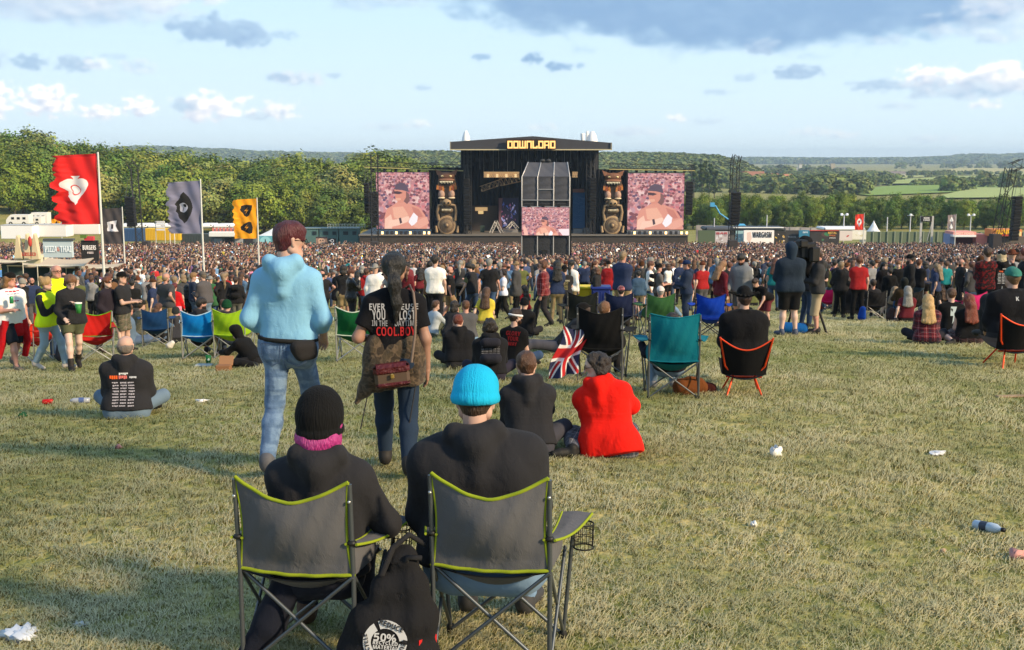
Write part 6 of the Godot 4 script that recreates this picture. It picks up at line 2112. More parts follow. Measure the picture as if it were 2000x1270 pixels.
	for q in [[1650, 420, 2], [1780, 421, 1], [1898, 421, 2], [1735, 424, 0], [1499, 420, 0], [1396, 426, 0]]:
		var lp := onto(ray(q[0], 400).x * 216, 216)
		var t := thing("lamp_post" if q[2] else "pole", ["lamp post with twin heads next to the far red flag", "white lamp post with single head between fence and trees", "lamp post with bright twin heads beside the far grey flag", "bare white pole beside the pagoda tent", "thin white pole behind the long bar roof", "thin grey pole under the boom lift"][i], "lamp post" if q[2] else "pole", lp)
		var h := at(q[0], q[1], 216).y - lp.y
		part("post", tubem([Vector3.ZERO, Vector3(0, h, 0)], 0.13, 7, 0.09), mat(Color(0.75, 0.76, 0.78), 0.5), t)
		if q[2]:
			part("arm", boxm(Vector3(1.2, 0.1, 0.1)), mat(Color(0.75, 0.76, 0.78), 0.5), t, Vector3(0, h, 0))
			for s in ([-0.5, 0.5] if q[2] == 2 else [0.0]):
				part("lamp_head", boxm(Vector3(0.5, 0.45, 0.4), 0.1), mat(Color(0.92, 0.93, 0.95), 0.4), t, Vector3(s, h + 0.1, 0.1))
		i += 1
	o = thing("gantry_sign", "two legged gantry with a small black sign between the lamp posts", "sign", onto(ray(1810, 400).x * 200, 200))
	for x in [1799, 1821]:
		slab("leg", x - 0.6, 422, x + 0.6, 480, 200, 0.15, mat(Color(0.7, 0.7, 0.68), 0.5, 0.3), o)
	slab("sign_board", 1799.7, 422.5, 1820.3, 433, 199.8, 0.2, mat(Color(0.14, 0.13, 0.14), 0.8), o)
	part("lettering", text("MAIN", 3.0 / FP * 200, "Droid Sans", true, 0.03), mat(Color(0.9, 0.9, 0.9), 0.7), o, at(1810, 426, 199.7) - o.position)
	part("lettering", text("STAGE", 3.0 / FP * 200, "Droid Sans", true, 0.03), mat(Color(0.9, 0.9, 0.9), 0.7), o, at(1810, 430, 199.7) - o.position)
	part("brace", tubem([at(1811, 470, 199) - o.position, at(1820, 436, 200) - o.position], 0.06, 5), mat(Color(0.6, 0.6, 0.58), 0.6), o)
	o = thing("food_stall", "pink food stall with white canopy edge in front of the green fence", "food stall", onto(ray(1892, 400).x * 196, 196))
	slab("fascia", 1863, 453, 1907, 459.5, 195, 4, mat(Color(0.85, 0.58, 0.53), 0.8), o)
	slab("canopy", 1863, 459.5, 1907, 463, 194, 3, white, o)
	slab("counter", 1866, 464, 1906, 480, 197, 2, mat(Color(0.35, 0.16, 0.16), 0.8), o)
	slab("annex", 1907.5, 458, 1928, 480, 195.5, 3, mat(Color(0.8, 0.5, 0.46), 0.8), o)
	slab("side_screen", 1856, 458, 1863, 480, 195.5, 3, mat(Color(0.5, 0.56, 0.7), 0.8), o)
	part("lettering", text("HOT FOOD", 3.6 / FP * 196, "Droid Sans", true, 0.03, 34.0 / FP * 196), mat(Color(0.93, 0.8, 0.75), 0.7), o, at(1885, 456.2, 194.9) - o.position)
	o = thing("food_stall", "doughnut stall with yellow and orange striped fascia", "food stall", onto(ray(1968, 400).x * 194, 194))
	slab("fascia", 1938, 448, 1996, 462, 193, 3, mat(Color(0.78, 0.5, 0.28), 0.8), o)
	slab("body", 1940, 462, 2006, 482, 194, 3, mat(Color(0.36, 0.33, 0.3), 0.8), o)
	part("lettering", text("DONUTS", 9.0 / FP * 194, "Droid Sans", true, 0.05, 38.0 / FP * 194), mat(Color(0.95, 0.76, 0.12), 0.6), o, at(1966, 453.5, 192.8) - o.position)
	slab("red_band", 1950, 457.5, 1982, 461, 192.9, 0.2, mat(Color(0.75, 0.25, 0.2), 0.8), o)
	for k in 5:
		slab("stripe", 1984 + k * 2.4, 449 + k, 1985.3 + k * 2.4, 461, 192.8, 0.2, mat(Color(0.93, 0.85, 0.6), 0.8), o)
	# a blue boom lift in front of the belt
	o = thing("boom_lift", "bright blue boom lift folded above the hoarding", "boom lift", onto(ray(1440, 400).x * 222, 222))
	var blue := mat(Color(0.3, 0.62, 0.8), 0.5)
	for q in [[1392, 400, 1400, 404], [1398, 403, 1406, 417], [1406, 417, 1423, 429], [1423, 429, 1450, 441]]:
		part("boom", tubem([at(q[0], q[1], 222) - o.position, at(q[2], q[3], 222) - o.position], 0.15, 6), blue, o)
	slab("basket", 1388, 396, 1396, 404, 221.8, 0.8, blue, o)
	slab("base", 1440, 438, 1457, 452, 221.5, 2, blue, o, 0.2)
	# posts and small gantry left of the grey flag
	o = thing("sign_post", "stack of small white direction boards on two posts before the containers", "sign", onto(ray(312, 400).x * 200, 200))
	for x in [304, 322]:
		slab("post", x - 0.5, 432, x + 0.5, 480, 200, 0.1, mat(Color(0.75, 0.75, 0.72), 0.6), o)
	for k in 4:
		slab("board", 305, 432 + k * 5, 321, 435.5 + k * 5, 199.8, 0.1, mat(Color(0.82, 0.82, 0.83), 0.7), o)
	for x in [329, 338]:
		o = thing("pole", "thin white pole beside the direction boards, %s" % ("nearer one" if x == 329 else "farther one"), "pole", onto(ray(x, 400).x * 190, 190))
		part("post", tubem([Vector3.ZERO, Vector3(0, at(x, 456, 190).y - o.position.y, 0)], 0.08, 6), mat(Color(0.8, 0.8, 0.78), 0.5), o)

func ring_sign() -> Image:
	var im := plain(48, 27, Color(0.06, 0.06, 0.07))
	fill_ell(im, Vector2(0.55, 0.5), Vector2(0.22, 0.38), Color(0.85, 0.85, 0.86))
	fill_ell(im, Vector2(0.55, 0.5), Vector2(0.13, 0.24), Color(0.06, 0.06, 0.07))
	fill_poly(im, V2([0.12, 0.42, 0.36, 0.42, 0.36, 0.55, 0.12, 0.55]), Color(0.7, 0.7, 0.72))
	return im

func face_poster() -> Image:
	var im := plain(44, 30, Color(0.6, 0.48, 0.42))
	fill_ell(im, Vector2(0.5, 0.55), Vector2(0.3, 0.5), Color(0.82, 0.66, 0.56))
	fill_ell(im, Vector2(0.4, 0.45), Vector2(0.06, 0.08), Color(0.2, 0.14, 0.12))
	fill_ell(im, Vector2(0.62, 0.45), Vector2(0.06, 0.08), Color(0.2, 0.14, 0.12))
	fill_poly(im, V2([0, 0, 1, 0, 1, 0.2, 0, 0.15]), Color(0.25, 0.2, 0.2))
	return im

# ---- camp chairs
func chair(label: String, pos: Vector3, yaw: float, fab: Color, trim: Color, frame: Color, o2 := {}) -> Node3D:
	var sy: float = o2.get("seat", 0.43)
	var o := thing("camp_chair", label, "camp chair", pos, deg_to_rad(yaw), "folding camp chairs")
	var W := 0.275; var zb := 0.2; var zf := -0.24
	var H: float = o2.get("high", 0.88)
	var fm := cloth(fab, 0.7)
	var pm := mat(frame, 0.38, 0.6)
	var tm := cloth(trim, 0.3)
	var sag: float = o2.get("sag", 0.06)
	var dip: float = o2.get("dip", 0.085)
	var back := func(u: float, v: float) -> Vector3:   # v runs down
		var x := (u - 0.5) * 2.0 * (W - 0.005) * (1.0 - 0.07 * sin(PI * v))
		var top := H - dip * (1.0 - pow(absf(2 * u - 1), 1.6))
		var y := lerpf(top, sy + 0.005 - 0.012 * sin(PI * u), v)
		var bow := sin(PI * u) * (0.02 + sag * sin(PI * minf(v + 0.15, 1.0)))
		return Vector3(x, y, zb + 0.035 * (1.0 - v) + bow + 0.004 * sin(u * 26.0 + v * 9.0))
	part("back_panel", sheet(back, 22, 18, 0.006), fm, o)
	var edge := []
	for i in 23:
		edge.append(back.call(i / 22.0, 0.0))
	part("top_piping", tubem(edge, 0.009, 6), tm, o)
	for s in [0.0, 1.0]:
		var e2 := []
		for i in 12:
			e2.append(back.call(s, i / 11.0))
		part("side_piping", tubem(e2, 0.007, 6), tm, o)
	edge = []
	for i in 23:
		edge.append(back.call(i / 22.0, 1.0) + Vector3((i / 22.0 - 0.5) * 0.03, 0, 0.004))
	part("seat_piping", tubem(edge, 0.009, 6), tm, o)
	var seat := func(u: float, v: float) -> Vector3:
		return Vector3((u - 0.5) * 2.0 * W * 0.98, sy - (0.12 * sin(PI * u) + 0.02) * sin(PI * minf(v * 0.85 + 0.08, 1.0)), lerpf(zb + 0.01 + 0.02 * sin(PI * u), zf, v))
	part("seat", sheet(seat, 14, 12, 0.006), fm, o)
	for s in [-1.0, 1.0]:
		part("back_pole", tubem([Vector3(W * s, 0.015, zb), Vector3(W * s, 0.5, zb + 0.003), Vector3(W * s, H - 0.01, zb + 0.035)], 0.0118, 8), pm, o)
		part("front_pole", tubem([Vector3(W * 1.05 * s, 0.015, zf), Vector3(W * 1.24 * s, 0.64, zf - 0.02)], 0.0105, 8), pm, o)
		part("arm_hinge", ell(Vector3(W * s, 0.67, zb + 0.015), Vector3(0.022, 0.016, 0.022), 6), mat(Color(0.1, 0.1, 0.1), 0.5), o)
		var arm := func(u: float, v: float) -> Vector3:
			var z := lerpf(zb + 0.03, zf - 0.05, v)
			return Vector3(s * (W * lerpf(1.0, 1.27, v) + (u - 0.5) * lerpf(0.05, 0.15, v) * s * s), 0.675 - 0.03 * v - 0.03 * sin(PI * v) - 0.015 * absf(u - 0.5), z)
		var ar := part("armrest", sheet(arm, 6, 10, 0.006), fm, o)
		for q in [0.0, 1.0]:
			var e3 := []
			for i in 9:
				e3.append(arm.call(q, i / 8.0))
			part("piping", tubem(e3, 0.007, 6), tm, ar)
		part("side_panel", sheet(func(u, v): return Vector3(s * (W * lerpf(0.99, 1.06, u) + 0.01 * sin(PI * v)), lerpf(lerpf(0.655, sy + 0.1, u), sy - 0.005, v), lerpf(zb, -0.06, u)), 8, 6, 0.005), fm, o)
		# crossed braces: sides
		part("side_brace", tubem([Vector3(W * s, sy, zb), Vector3(W * 1.05 * s, 0.03, zf)], 0.009, 7), pm, o)
		part("side_brace", tubem([Vector3(W * 1.08 * s, sy - 0.03, zf), Vector3(W * s, 0.03, zb)], 0.009, 7), pm, o)
		part("back_brace", tubem([Vector3(W * s, sy - 0.005, zb + 0.014 * s), Vector3(-W * s, 0.02, zb + 0.014 * s)], 0.0095, 7), pm, o)
		part("front_brace", tubem([Vector3(W * s, sy - 0.02, zf + 0.012 * s), Vector3(-W * s, 0.02, zf + 0.012 * s)], 0.0095, 7), pm, o)
		for z in [zb, zf]:
			part("foot", lathe([[0.0, 0.0], [0.022, 0.0], [0.02, 0.03], [0.012, 0.04]], 10), mat(Color(0.06, 0.06, 0.06), 0.7), o, Vector3(W * s * (1.0 if z > 0 else 1.05), 0, z))
		part("rivet", ell(Vector3(W * s, H - 0.09, zb + 0.045), Vector3(0.008, 0.008, 0.006), 5), mat(Color(0.75, 0.75, 0.75), 0.3, 0.8), o)
	if o2.get("cup", false):
		var st := st0()
		for k in 14:
			var g := TAU * k / 14
			tube(st, [Vector3(cos(g) * 0.046, -0.12, sin(g) * 0.046), Vector3(cos(g) * 0.05, 0, sin(g) * 0.05)], 0.002, 4)
		for y in [-0.12, -0.08, -0.04, 0.0]:
			var ring := []
			for k in 17:
				ring.append(Vector3(cos(TAU * k / 16) * 0.049, y, sin(TAU * k / 16) * 0.049))
			tube(st, ring, 0.0045 if y == -0.12 or y == 0.0 else 0.002, 5)
		part("cup_holder", st.commit(), mat(Color(0.12, 0.12, 0.11), 0.8), o, Vector3(W * 1.42, 0.61, zf + 0.03))
	return o

func low_chair(label: String, pos: Vector3, yaw: float, s_: float) -> void:
	var o := thing("camp_chair", label, "camp chair", pos, deg_to_rad(yaw), "low chairs with orange frames")
	o.scale = Vector3.ONE * s_
	var pm := mat(Color(0.86, 0.27, 0.1), 0.4, 0.3)
	var f := func(u: float, v: float) -> Vector3:
		var x := (u - 0.5) * 2.0 * lerpf(0.29, 0.24, v)
		var y := lerpf(0.68 - 0.13 * sin(PI * u), 0.24, v)
		return Vector3(x, y, lerpf(0.3, 0.12, v) + 0.07 * sin(PI * u) * (0.4 + 0.6 * v))
	part("back_panel", sheet(f, 16, 14, 0.006), cloth(Color(0.07, 0.07, 0.08), 0.6), o)
	var g := func(u: float, v: float) -> Vector3:
		return Vector3((u - 0.5) * 0.5, 0.25 - 0.06 * sin(PI * u) + 0.1 * v * v, lerpf(0.13 + 0.05 * sin(PI * u), -0.36, v))
	part("seat", sheet(g, 12, 10, 0.006), cloth(Color(0.07, 0.07, 0.08), 0.6), o)
	var e := []
	for i in 17:
		e.append(f.call(i / 16.0, 0.0))
	part("top_piping", tubem(e, 0.009, 6), pm, o)
	for s in [-1.0, 1.0]:
		part("frame_pole", tubem([Vector3(0.1 * s, 0.2, 0.1), Vector3(0.22 * s, 0.35, 0.2), Vector3(0.29 * s, 0.69, 0.31)], 0.011, 7), pm, o)
		part("leg", tubem([Vector3(0.12 * s, 0.21, 0.1), Vector3(0.2 * s, 0.0, 0.24)], 0.011, 7), pm, o)
		part("leg", tubem([Vector3(0.12 * s, 0.21, -0.1), Vector3(0.2 * s, 0.0, -0.28)], 0.011, 7), pm, o)
	part("crossbar", tubem([Vector3(-0.2, 0.21, 0.1), Vector3(0.2, 0.21, 0.1)], 0.011, 7), pm, o)
	part("crossbar", tubem([Vector3(0, 0.21, 0.1), Vector3(0, 0.21, -0.1)], 0.011, 7), pm, o)

# ---- the crowd
const TOPS := [["black", 0.12, 0.12, 0.13, 28], ["charcoal", 0.24, 0.24, 0.25, 16], ["navy", 0.16, 0.2, 0.31, 12], ["grey", 0.5, 0.5, 0.51, 12], ["white", 0.86, 0.85, 0.84, 10], ["red", 0.55, 0.12, 0.13, 4], ["maroon", 0.36, 0.12, 0.15, 5], ["olive", 0.33, 0.35, 0.2, 5], ["denim blue", 0.3, 0.41, 0.54, 6], ["light blue", 0.5, 0.66, 0.8, 3], ["brown", 0.4, 0.29, 0.2, 4], ["teal", 0.12, 0.46, 0.48, 2], ["pink", 0.7, 0.42, 0.5, 1], ["yellow", 0.75, 0.68, 0.25, 1], ["orange", 0.68, 0.36, 0.17, 1], ["purple", 0.3, 0.22, 0.36, 2], ["green", 0.2, 0.36, 0.24, 2]]
const HAIRS := [["dark", 0.1, 0.07, 0.05], ["brown", 0.27, 0.17, 0.1], ["fair", 0.5, 0.42, 0.32], ["black", 0.05, 0.045, 0.045], ["auburn", 0.34, 0.19, 0.13], ["grey", 0.5, 0.49, 0.47]]

func pick_top() -> Array:
	var t := rng.randi() % 116
	for q in TOPS:
		t -= q[4]
		if t < 0:
			return q
	return TOPS[0]

func crowd() -> void:
	# far rows: one mass; a few kinds of figure, each cheap, with tops of every colour
	var o := Node3D.new()
	o.name = "crowd"
	o.set_meta("kind", "stuff")
	tag(o, "dense crowd of festival goers filling the field up to the stage", "")
	add_child(o)
	var top := StandardMaterial3D.new()
	top.vertex_color_use_as_albedo = true
	top.roughness = 0.9
	var kinds := []
	var specs := [[{"top": ["tee", 0]}, 0, "short", 0, "jeans"], [{"top": ["hoodie", 0], "L": "hold"}, 0, "short", 1, "trousers"], [{"top": ["tee", 0], "fem": true, "R": "hold"}, 2, "long", 1, "jeans"], [{"top": ["jacket", 0], "L": "cross", "R": "cross"}, 1, "cap", 3, "trousers"], [{"top": ["tee", 0], "fem": true, "L": "hip"}, 0, "tail", 2, "shorts"], [{"top": ["tee", 0], "R": "up", "L": "up"}, 0, "short", 0, "jeans"], [{"top": ["hoodie", 0], "w": 1.2}, 4, "beanie", 3, "shorts"], [{"top": ["long", 0], "fem": true, "L": "chest"}, 2, "bob", 4, "leggings"], [{"top": ["tee", 0], "w": 1.2, "R": "mouth"}, 1, "bald", 1, "shorts"], [{"top": ["coat", 0]}, 0, "hat", 2, "trousers"], [{"top": ["tee", 0], "R": "phone"}, 0, "crop", 1, "trousers"], [{"top": ["tank", 0], "fem": true, "R": "up"}, 2, "long", 2, "skirt"]]
	for q in specs:
		var d: Dictionary = q[0]
		d.hair = [q[2], Color.BLACK]
		d.bot = [q[4], 0]
		var s := skel(d)
		var m := ArrayMesh.new()
		var hc: Array = HAIRS[q[3]]
		var bc: Color = [Color(0.12, 0.13, 0.17), Color(0.22, 0.28, 0.38), Color(0.35, 0.31, 0.24), Color(0.08, 0.08, 0.09)][kinds.size() % 4]
		var sk: Array = SKIN[q[1]]
		for g in [[person_body(d, s, 0.042)[0], mat(lin(sk[0] * 1.05, sk[1] * 1.05, sk[2] * 1.12), 0.7)], [field(top_bones(d, s), 0.045, 0.045), top], [field(bottom_bones(d, s), 0.045, 0.04), mat(bc, 0.9)], [field(hair_bones(q[2], s), 0.03, 0.02), mat(Color(hc[1] + 0.07, hc[2] + 0.07, hc[3] + 0.08), 0.7)]]:
			m.add_surface_from_arrays(Mesh.PRIMITIVE_TRIANGLES, g[0].surface_get_arrays(0))
			m.surface_set_material(m.get_surface_count() - 1, g[1])
		kinds.append([m, []])
	var d := 50.0
	while d < 203.0:
		var rho := 0.42 if d < 62 else (0.75 if d < 85 else (1.0 if d < 120 else 1.15))
		var step := 0.9
		var half := d * 0.485
		var n := int(half * 2 * step * rho)
		for i in n:
			var x := R(-half, half)
			var dd := d + R(0, step)
			if absf(x - 3.9) < 4.2 and dd > 122.5 and dd < 137.0:
				continue
			if x < -0.385 * dd and dd < 84.0:
				continue
			if nz.get_noise_2d(x * 16.0, dd * 16.0) < (-0.18 if dd < 110.0 else -0.34):
				continue
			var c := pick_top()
			var kk := rng.randi() % 12
			if (kk == 5 or kk == 11) and rng.randf() < 0.75:
				kk = rng.randi() % 4
			var k := kinds[kk] as Array
			var yaw := R(-0.5, 0.5) if rng.randf() < 0.8 else R(-2.6, 2.6)
			var v := R(0.85, 1.5)  # far tops lightened in colour, in place of haze
			var sc := R(0.86, 1.1)
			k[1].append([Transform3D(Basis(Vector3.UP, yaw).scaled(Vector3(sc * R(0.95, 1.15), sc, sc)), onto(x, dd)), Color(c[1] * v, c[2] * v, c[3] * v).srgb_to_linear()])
		d += step
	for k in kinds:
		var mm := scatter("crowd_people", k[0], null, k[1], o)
	# nearer rows: every one a person
	var landmark := [[95, "below the beige awnings"], [180, "beside the pizza sign"], [260, "by the red flag pole"], [340, "between red and grey flags"], [430, "by the grey flag pole"], [500, "by the yellow flag pole"], [580, "past the man in light blue"], [720, "before the wood end screen"], [860, "behind the satchel carrying woman"], [950, "before the wood end totem"], [1030, "before the stage banner"], [1130, "before the mixing tower"], [1230, "before the valley end totem"], [1340, "before the valley end screen"], [1450, "below the delay mast"], [1540, "below the white banner"], [1660, "below the black poster boards"], [1760, "below the pagoda tent"], [1870, "below the gantry sign"], [1950, "below the pink food stall"], [2100, "below the doughnut stall"]]
	var proto := []
	var ps := [[{"top": ["tee", 0], "bot": ["jeans", 0], "L": "hold"}, "short"], [{"top": ["hoodie", 0], "bot": ["trousers", 0], "R": "pocket", "L": "pocket"}, "short"], [{"top": ["tee", 0], "bot": ["shorts", 0], "R": "mouth", "w": 1.15}, "cap"], [{"top": ["jacket", 0], "bot": ["jeans", 0], "L": "cross", "R": "cross"}, "crop"], [{"top": ["tee", 0], "bot": ["leggings", 0], "fem": true, "R": "hold"}, "long"], [{"top": ["long", 0], "bot": ["jeans", 0], "fem": true, "L": "hip"}, "tail"], [{"top": ["tank", 0], "bot": ["shorts", 0], "fem": true, "L": "phone", "R": "phone"}, "bob"], [{"top": ["hoodie", 0], "bot": ["shorts", 0], "pose": "walk", "L": "fore", "R": "back_down"}, "beanie"], [{"top": ["tee", 0], "bot": ["jeans", 0], "pose": "walk2", "R": "fore", "L": "back_down"}, "short"], [{"top": ["coat", 0], "bot": ["trousers", 0], "hem": -0.5, "L": "down"}, "hat"], [{"top": ["tee", 0], "bot": ["shorts", 0], "pose": "hug", "L": "knees", "R": "knees"}, "crop"], [{"top": ["hoodie", 0], "bot": ["jeans", 0], "pose": "cross", "L": "lap", "R": "lap"}, "cap"], [{"top": ["tee", 0], "bot": ["leggings", 0], "pose": "side", "fem": true, "L": "prop", "R": "lap"}, "long"], [{"top": ["tee", 0], "bot": ["trousers", 0], "w": 1.2, "R": "hip", "beard": true}, "bald"]]
	var used := {}
	var cand := []
	var tries := 0
	while cand.size() < CROWD_NEAR and tries < 60000:
		tries += 1
		var dd := lerpf(27.5, 51.0, pow(rng.randf(), 0.62))
		var x := R(-0.475, 0.475) * dd
		var px := 1000.0 + x / dd * FP
		if dd < 36.0 and (px > 1290 and px < 1610 or px > 560 and px < 640):
			continue
		if dd < 31.0 and nz.get_noise_2d(x * 30.0, dd * 30.0) < 0.02:
			continue
		var clear := true
		for q in taken:
			if Vector2(q.x - x, -q.z - dd).length() < 0.75:
				clear = false
				break
		if clear:
			taken.append(onto(x, dd))
			cand.append([onto(x, dd), px])
	for c in cand:
		var seat := rng.randf() < (0.34 if -c[0].z < 40.0 else 0.12)
		var k := (10 + rng.randi() % 3) if seat else ([0, 1, 2, 3, 4, 5, 6, 7, 8, 9, 13][rng.randi() % 11] as int)
		var t := pick_top()
		var h: Array = HAIRS[rng.randi() % HAIRS.size()]
		var b: Array = [["dark", 0.1, 0.1, 0.12], ["blue", 0.22, 0.3, 0.42], ["khaki", 0.5, 0.44, 0.33], ["black", 0.06, 0.06, 0.07], ["grey", 0.3, 0.3, 0.31]][rng.randi() % 5]
		var o2: Node3D
		while proto.size() <= k:
			proto.append(null)
		var yaw := R(-40, 40) if rng.randf() < 0.62 else R(-170, 170)
		var hw: String = {"short": "%s short hair", "crop": "cropped %s hair", "long": "long %s hair", "tail": "%s ponytail", "bob": "%s bobbed hair", "cap": "a %s cap", "beanie": "a %s beanie", "hat": "a %s brimmed hat", "bald": "%s beard"}[ps[k][1]] % h[0]
		var place := ""
		for q in landmark:
			if c[1] < q[0]:
				place = q[1]
				break
		var label := "%s top, %s %s, %s, %s %s" % [t[0], b[0], ps[k][0].bot[0], hw, ["standing", "walking", "sitting"][2 if seat else (1 if ps[k][0].has("pose") else 0)], place]
		if used.has(label):
			continue
		used[label] = 1
		if proto[k] == null:
			var dct: Dictionary = ps[k][0].duplicate()
			dct.top = [dct.top[0], Color(t[1], t[2], t[3])]
			dct.bot = [dct.bot[0], Color(b[1], b[2], b[3])]
			dct.hair = [ps[k][1], Color(h[1], h[2], h[3])]
			dct.skin = [0, 1, 2, 4, 0][k % 5]
			dct.cell = 0.034
			o2 = person(dct, label, c[0], yaw, "festival goers behind the front groups")
			proto[k] = o2
		else:
			o2 = proto[k].duplicate()
			o2.name = numbered("person")
			add_child(o2)
			o2.position = c[0]
			o2.rotation.y = deg_to_rad(yaw)
			o2.set_meta("label", label)
			for ch in o2.get_children():
				var nm := str(ch.name)
				if nm in ["t_shirt", "hoodie", "jacket", "sweater", "tank_top", "coat"]:
					ch.material_override = cloth(Color(t[1], t[2], t[3]))
				elif nm in ["jeans", "trousers", "shorts", "leggings"]:
					ch.material_override = cloth(Color(b[1], b[2], b[3]), 0.6)
				elif nm in ["hair", "cap", "beanie", "hat"]:
					ch.material_override = hair_mat(Color(h[1], h[2], h[3])) if nm == "hair" else cloth(Color(h[1], h[2], h[3]), 0.5)
		o2.scale = Vector3.ONE * R(0.93, 1.06)

const CROWD_NEAR := 250
var taken := []

# ---- the people one can tell apart, each where the photograph has them
const K := Color(0.145, 0.145, 0.158)
const TALL := {"stand": 1.76, "walk": 1.75, "walk2": 1.75, "sit": 1.27, "cross": 0.93, "hug": 0.93, "long": 0.9, "side": 0.92}

func P(px: float, py: float, ht: float, yaw: float, label: String, d: Dictionary) -> Node3D:
	var g := ground(px, py)
	taken.append(g)
	var pose: String = d.get("pose", "stand")
	if pose == "sit":
		taken.append(g + Vector3(0, 0, 0.5))
	var lean: float = d.get("lean", {"sit": -0.2, "cross": 0.22, "hug": 0.25, "long": -0.25, "side": 0.12}.get(pose, 0.0))
	var tall: float = TALL[pose] - 0.72 * (1.0 - cos(lean))
	if ht > 0:
		d.h = clampf((py - ht) / FP * -g.z / tall, 0.78, 1.16) * 1.75
	return person(d, label, g, yaw)

func bars(cols: int, rows: int, w: float, h: float, seed_: int) -> Mesh:   # small unreadable lines of print
	var r2 := RandomNumberGenerator.new()
	r2.seed = seed_
	var st := st0()
	for j in rows:
		for i in cols:
			var cx := (i - (cols - 1) / 2.0) * w / cols
			var y := h / 2 - j * h / rows
			var n := r2.randi_range(3, 5)
			var x := cx - w / cols * r2.randf_range(0.3, 0.42)
			for k in n:
				var ww := w / cols * 0.8 / n
				var hh := h / rows * r2.randf_range(0.3, 0.55)
				quad(st, Vector3(x, y, 0), Vector3(x + ww * 0.82, y, 0), Vector3(x + ww * 0.82, y - hh, 0), Vector3(x, y - hh, 0))
				x += ww
	return st.commit()

func bag(called: String, label: String, pos: Vector3, yaw: float, bones: Array, c: Color, cell := 0.014) -> Node3D:
	var o := thing(called, label, called.replace("_", " "), pos, deg_to_rad(yaw))
	part("body", field(bones, cell, 0.03, 0.006, 600.0), cloth(c, 0.8), o)
	return o

func plaid(base: Color, a: Color, b: Color, key: String) -> StandardMaterial3D:
	var m := cloth(base).duplicate() as StandardMaterial3D
	var im := plain(64, 64, base)
	for q in [[0, 26, a], [34, 6, b], [48, 3, Color(0.75, 0.72, 0.7)]]:
		for y in 64:
			for x in 64:
				if (x >= q[0] and x < q[0] + q[1]) != (y >= q[0] and y < q[0] + q[1]):
					im.set_pixel(x, y, im.get_pixel(x, y).lerp(q[2], 0.5))
				elif x >= q[0] and x < q[0] + q[1] and y >= q[0] and y < q[0] + q[1]:
					im.set_pixel(x, y, im.get_pixel(x, y).lerp(q[2], 0.95))
	m.albedo_color = Color.WHITE
	m.albedo_texture = ImageTexture.create_from_image(im)
	m.uv1_scale = Vector3.ONE * 7.0
	return m

func camo(a: Color, b: Color, c: Color, key: String) -> StandardMaterial3D:
	var m := cloth(a).duplicate() as StandardMaterial3D
	m.albedo_color = Color.WHITE
	m.albedo_texture = noise_tex(key, 0.03, [[0.0, 0.42, 0.44, 0.56, 0.58, 1.0], [a, a, b, b, c, c]], 2, 128)
	m.uv1_scale = Vector3.ONE * 3.0
	return m

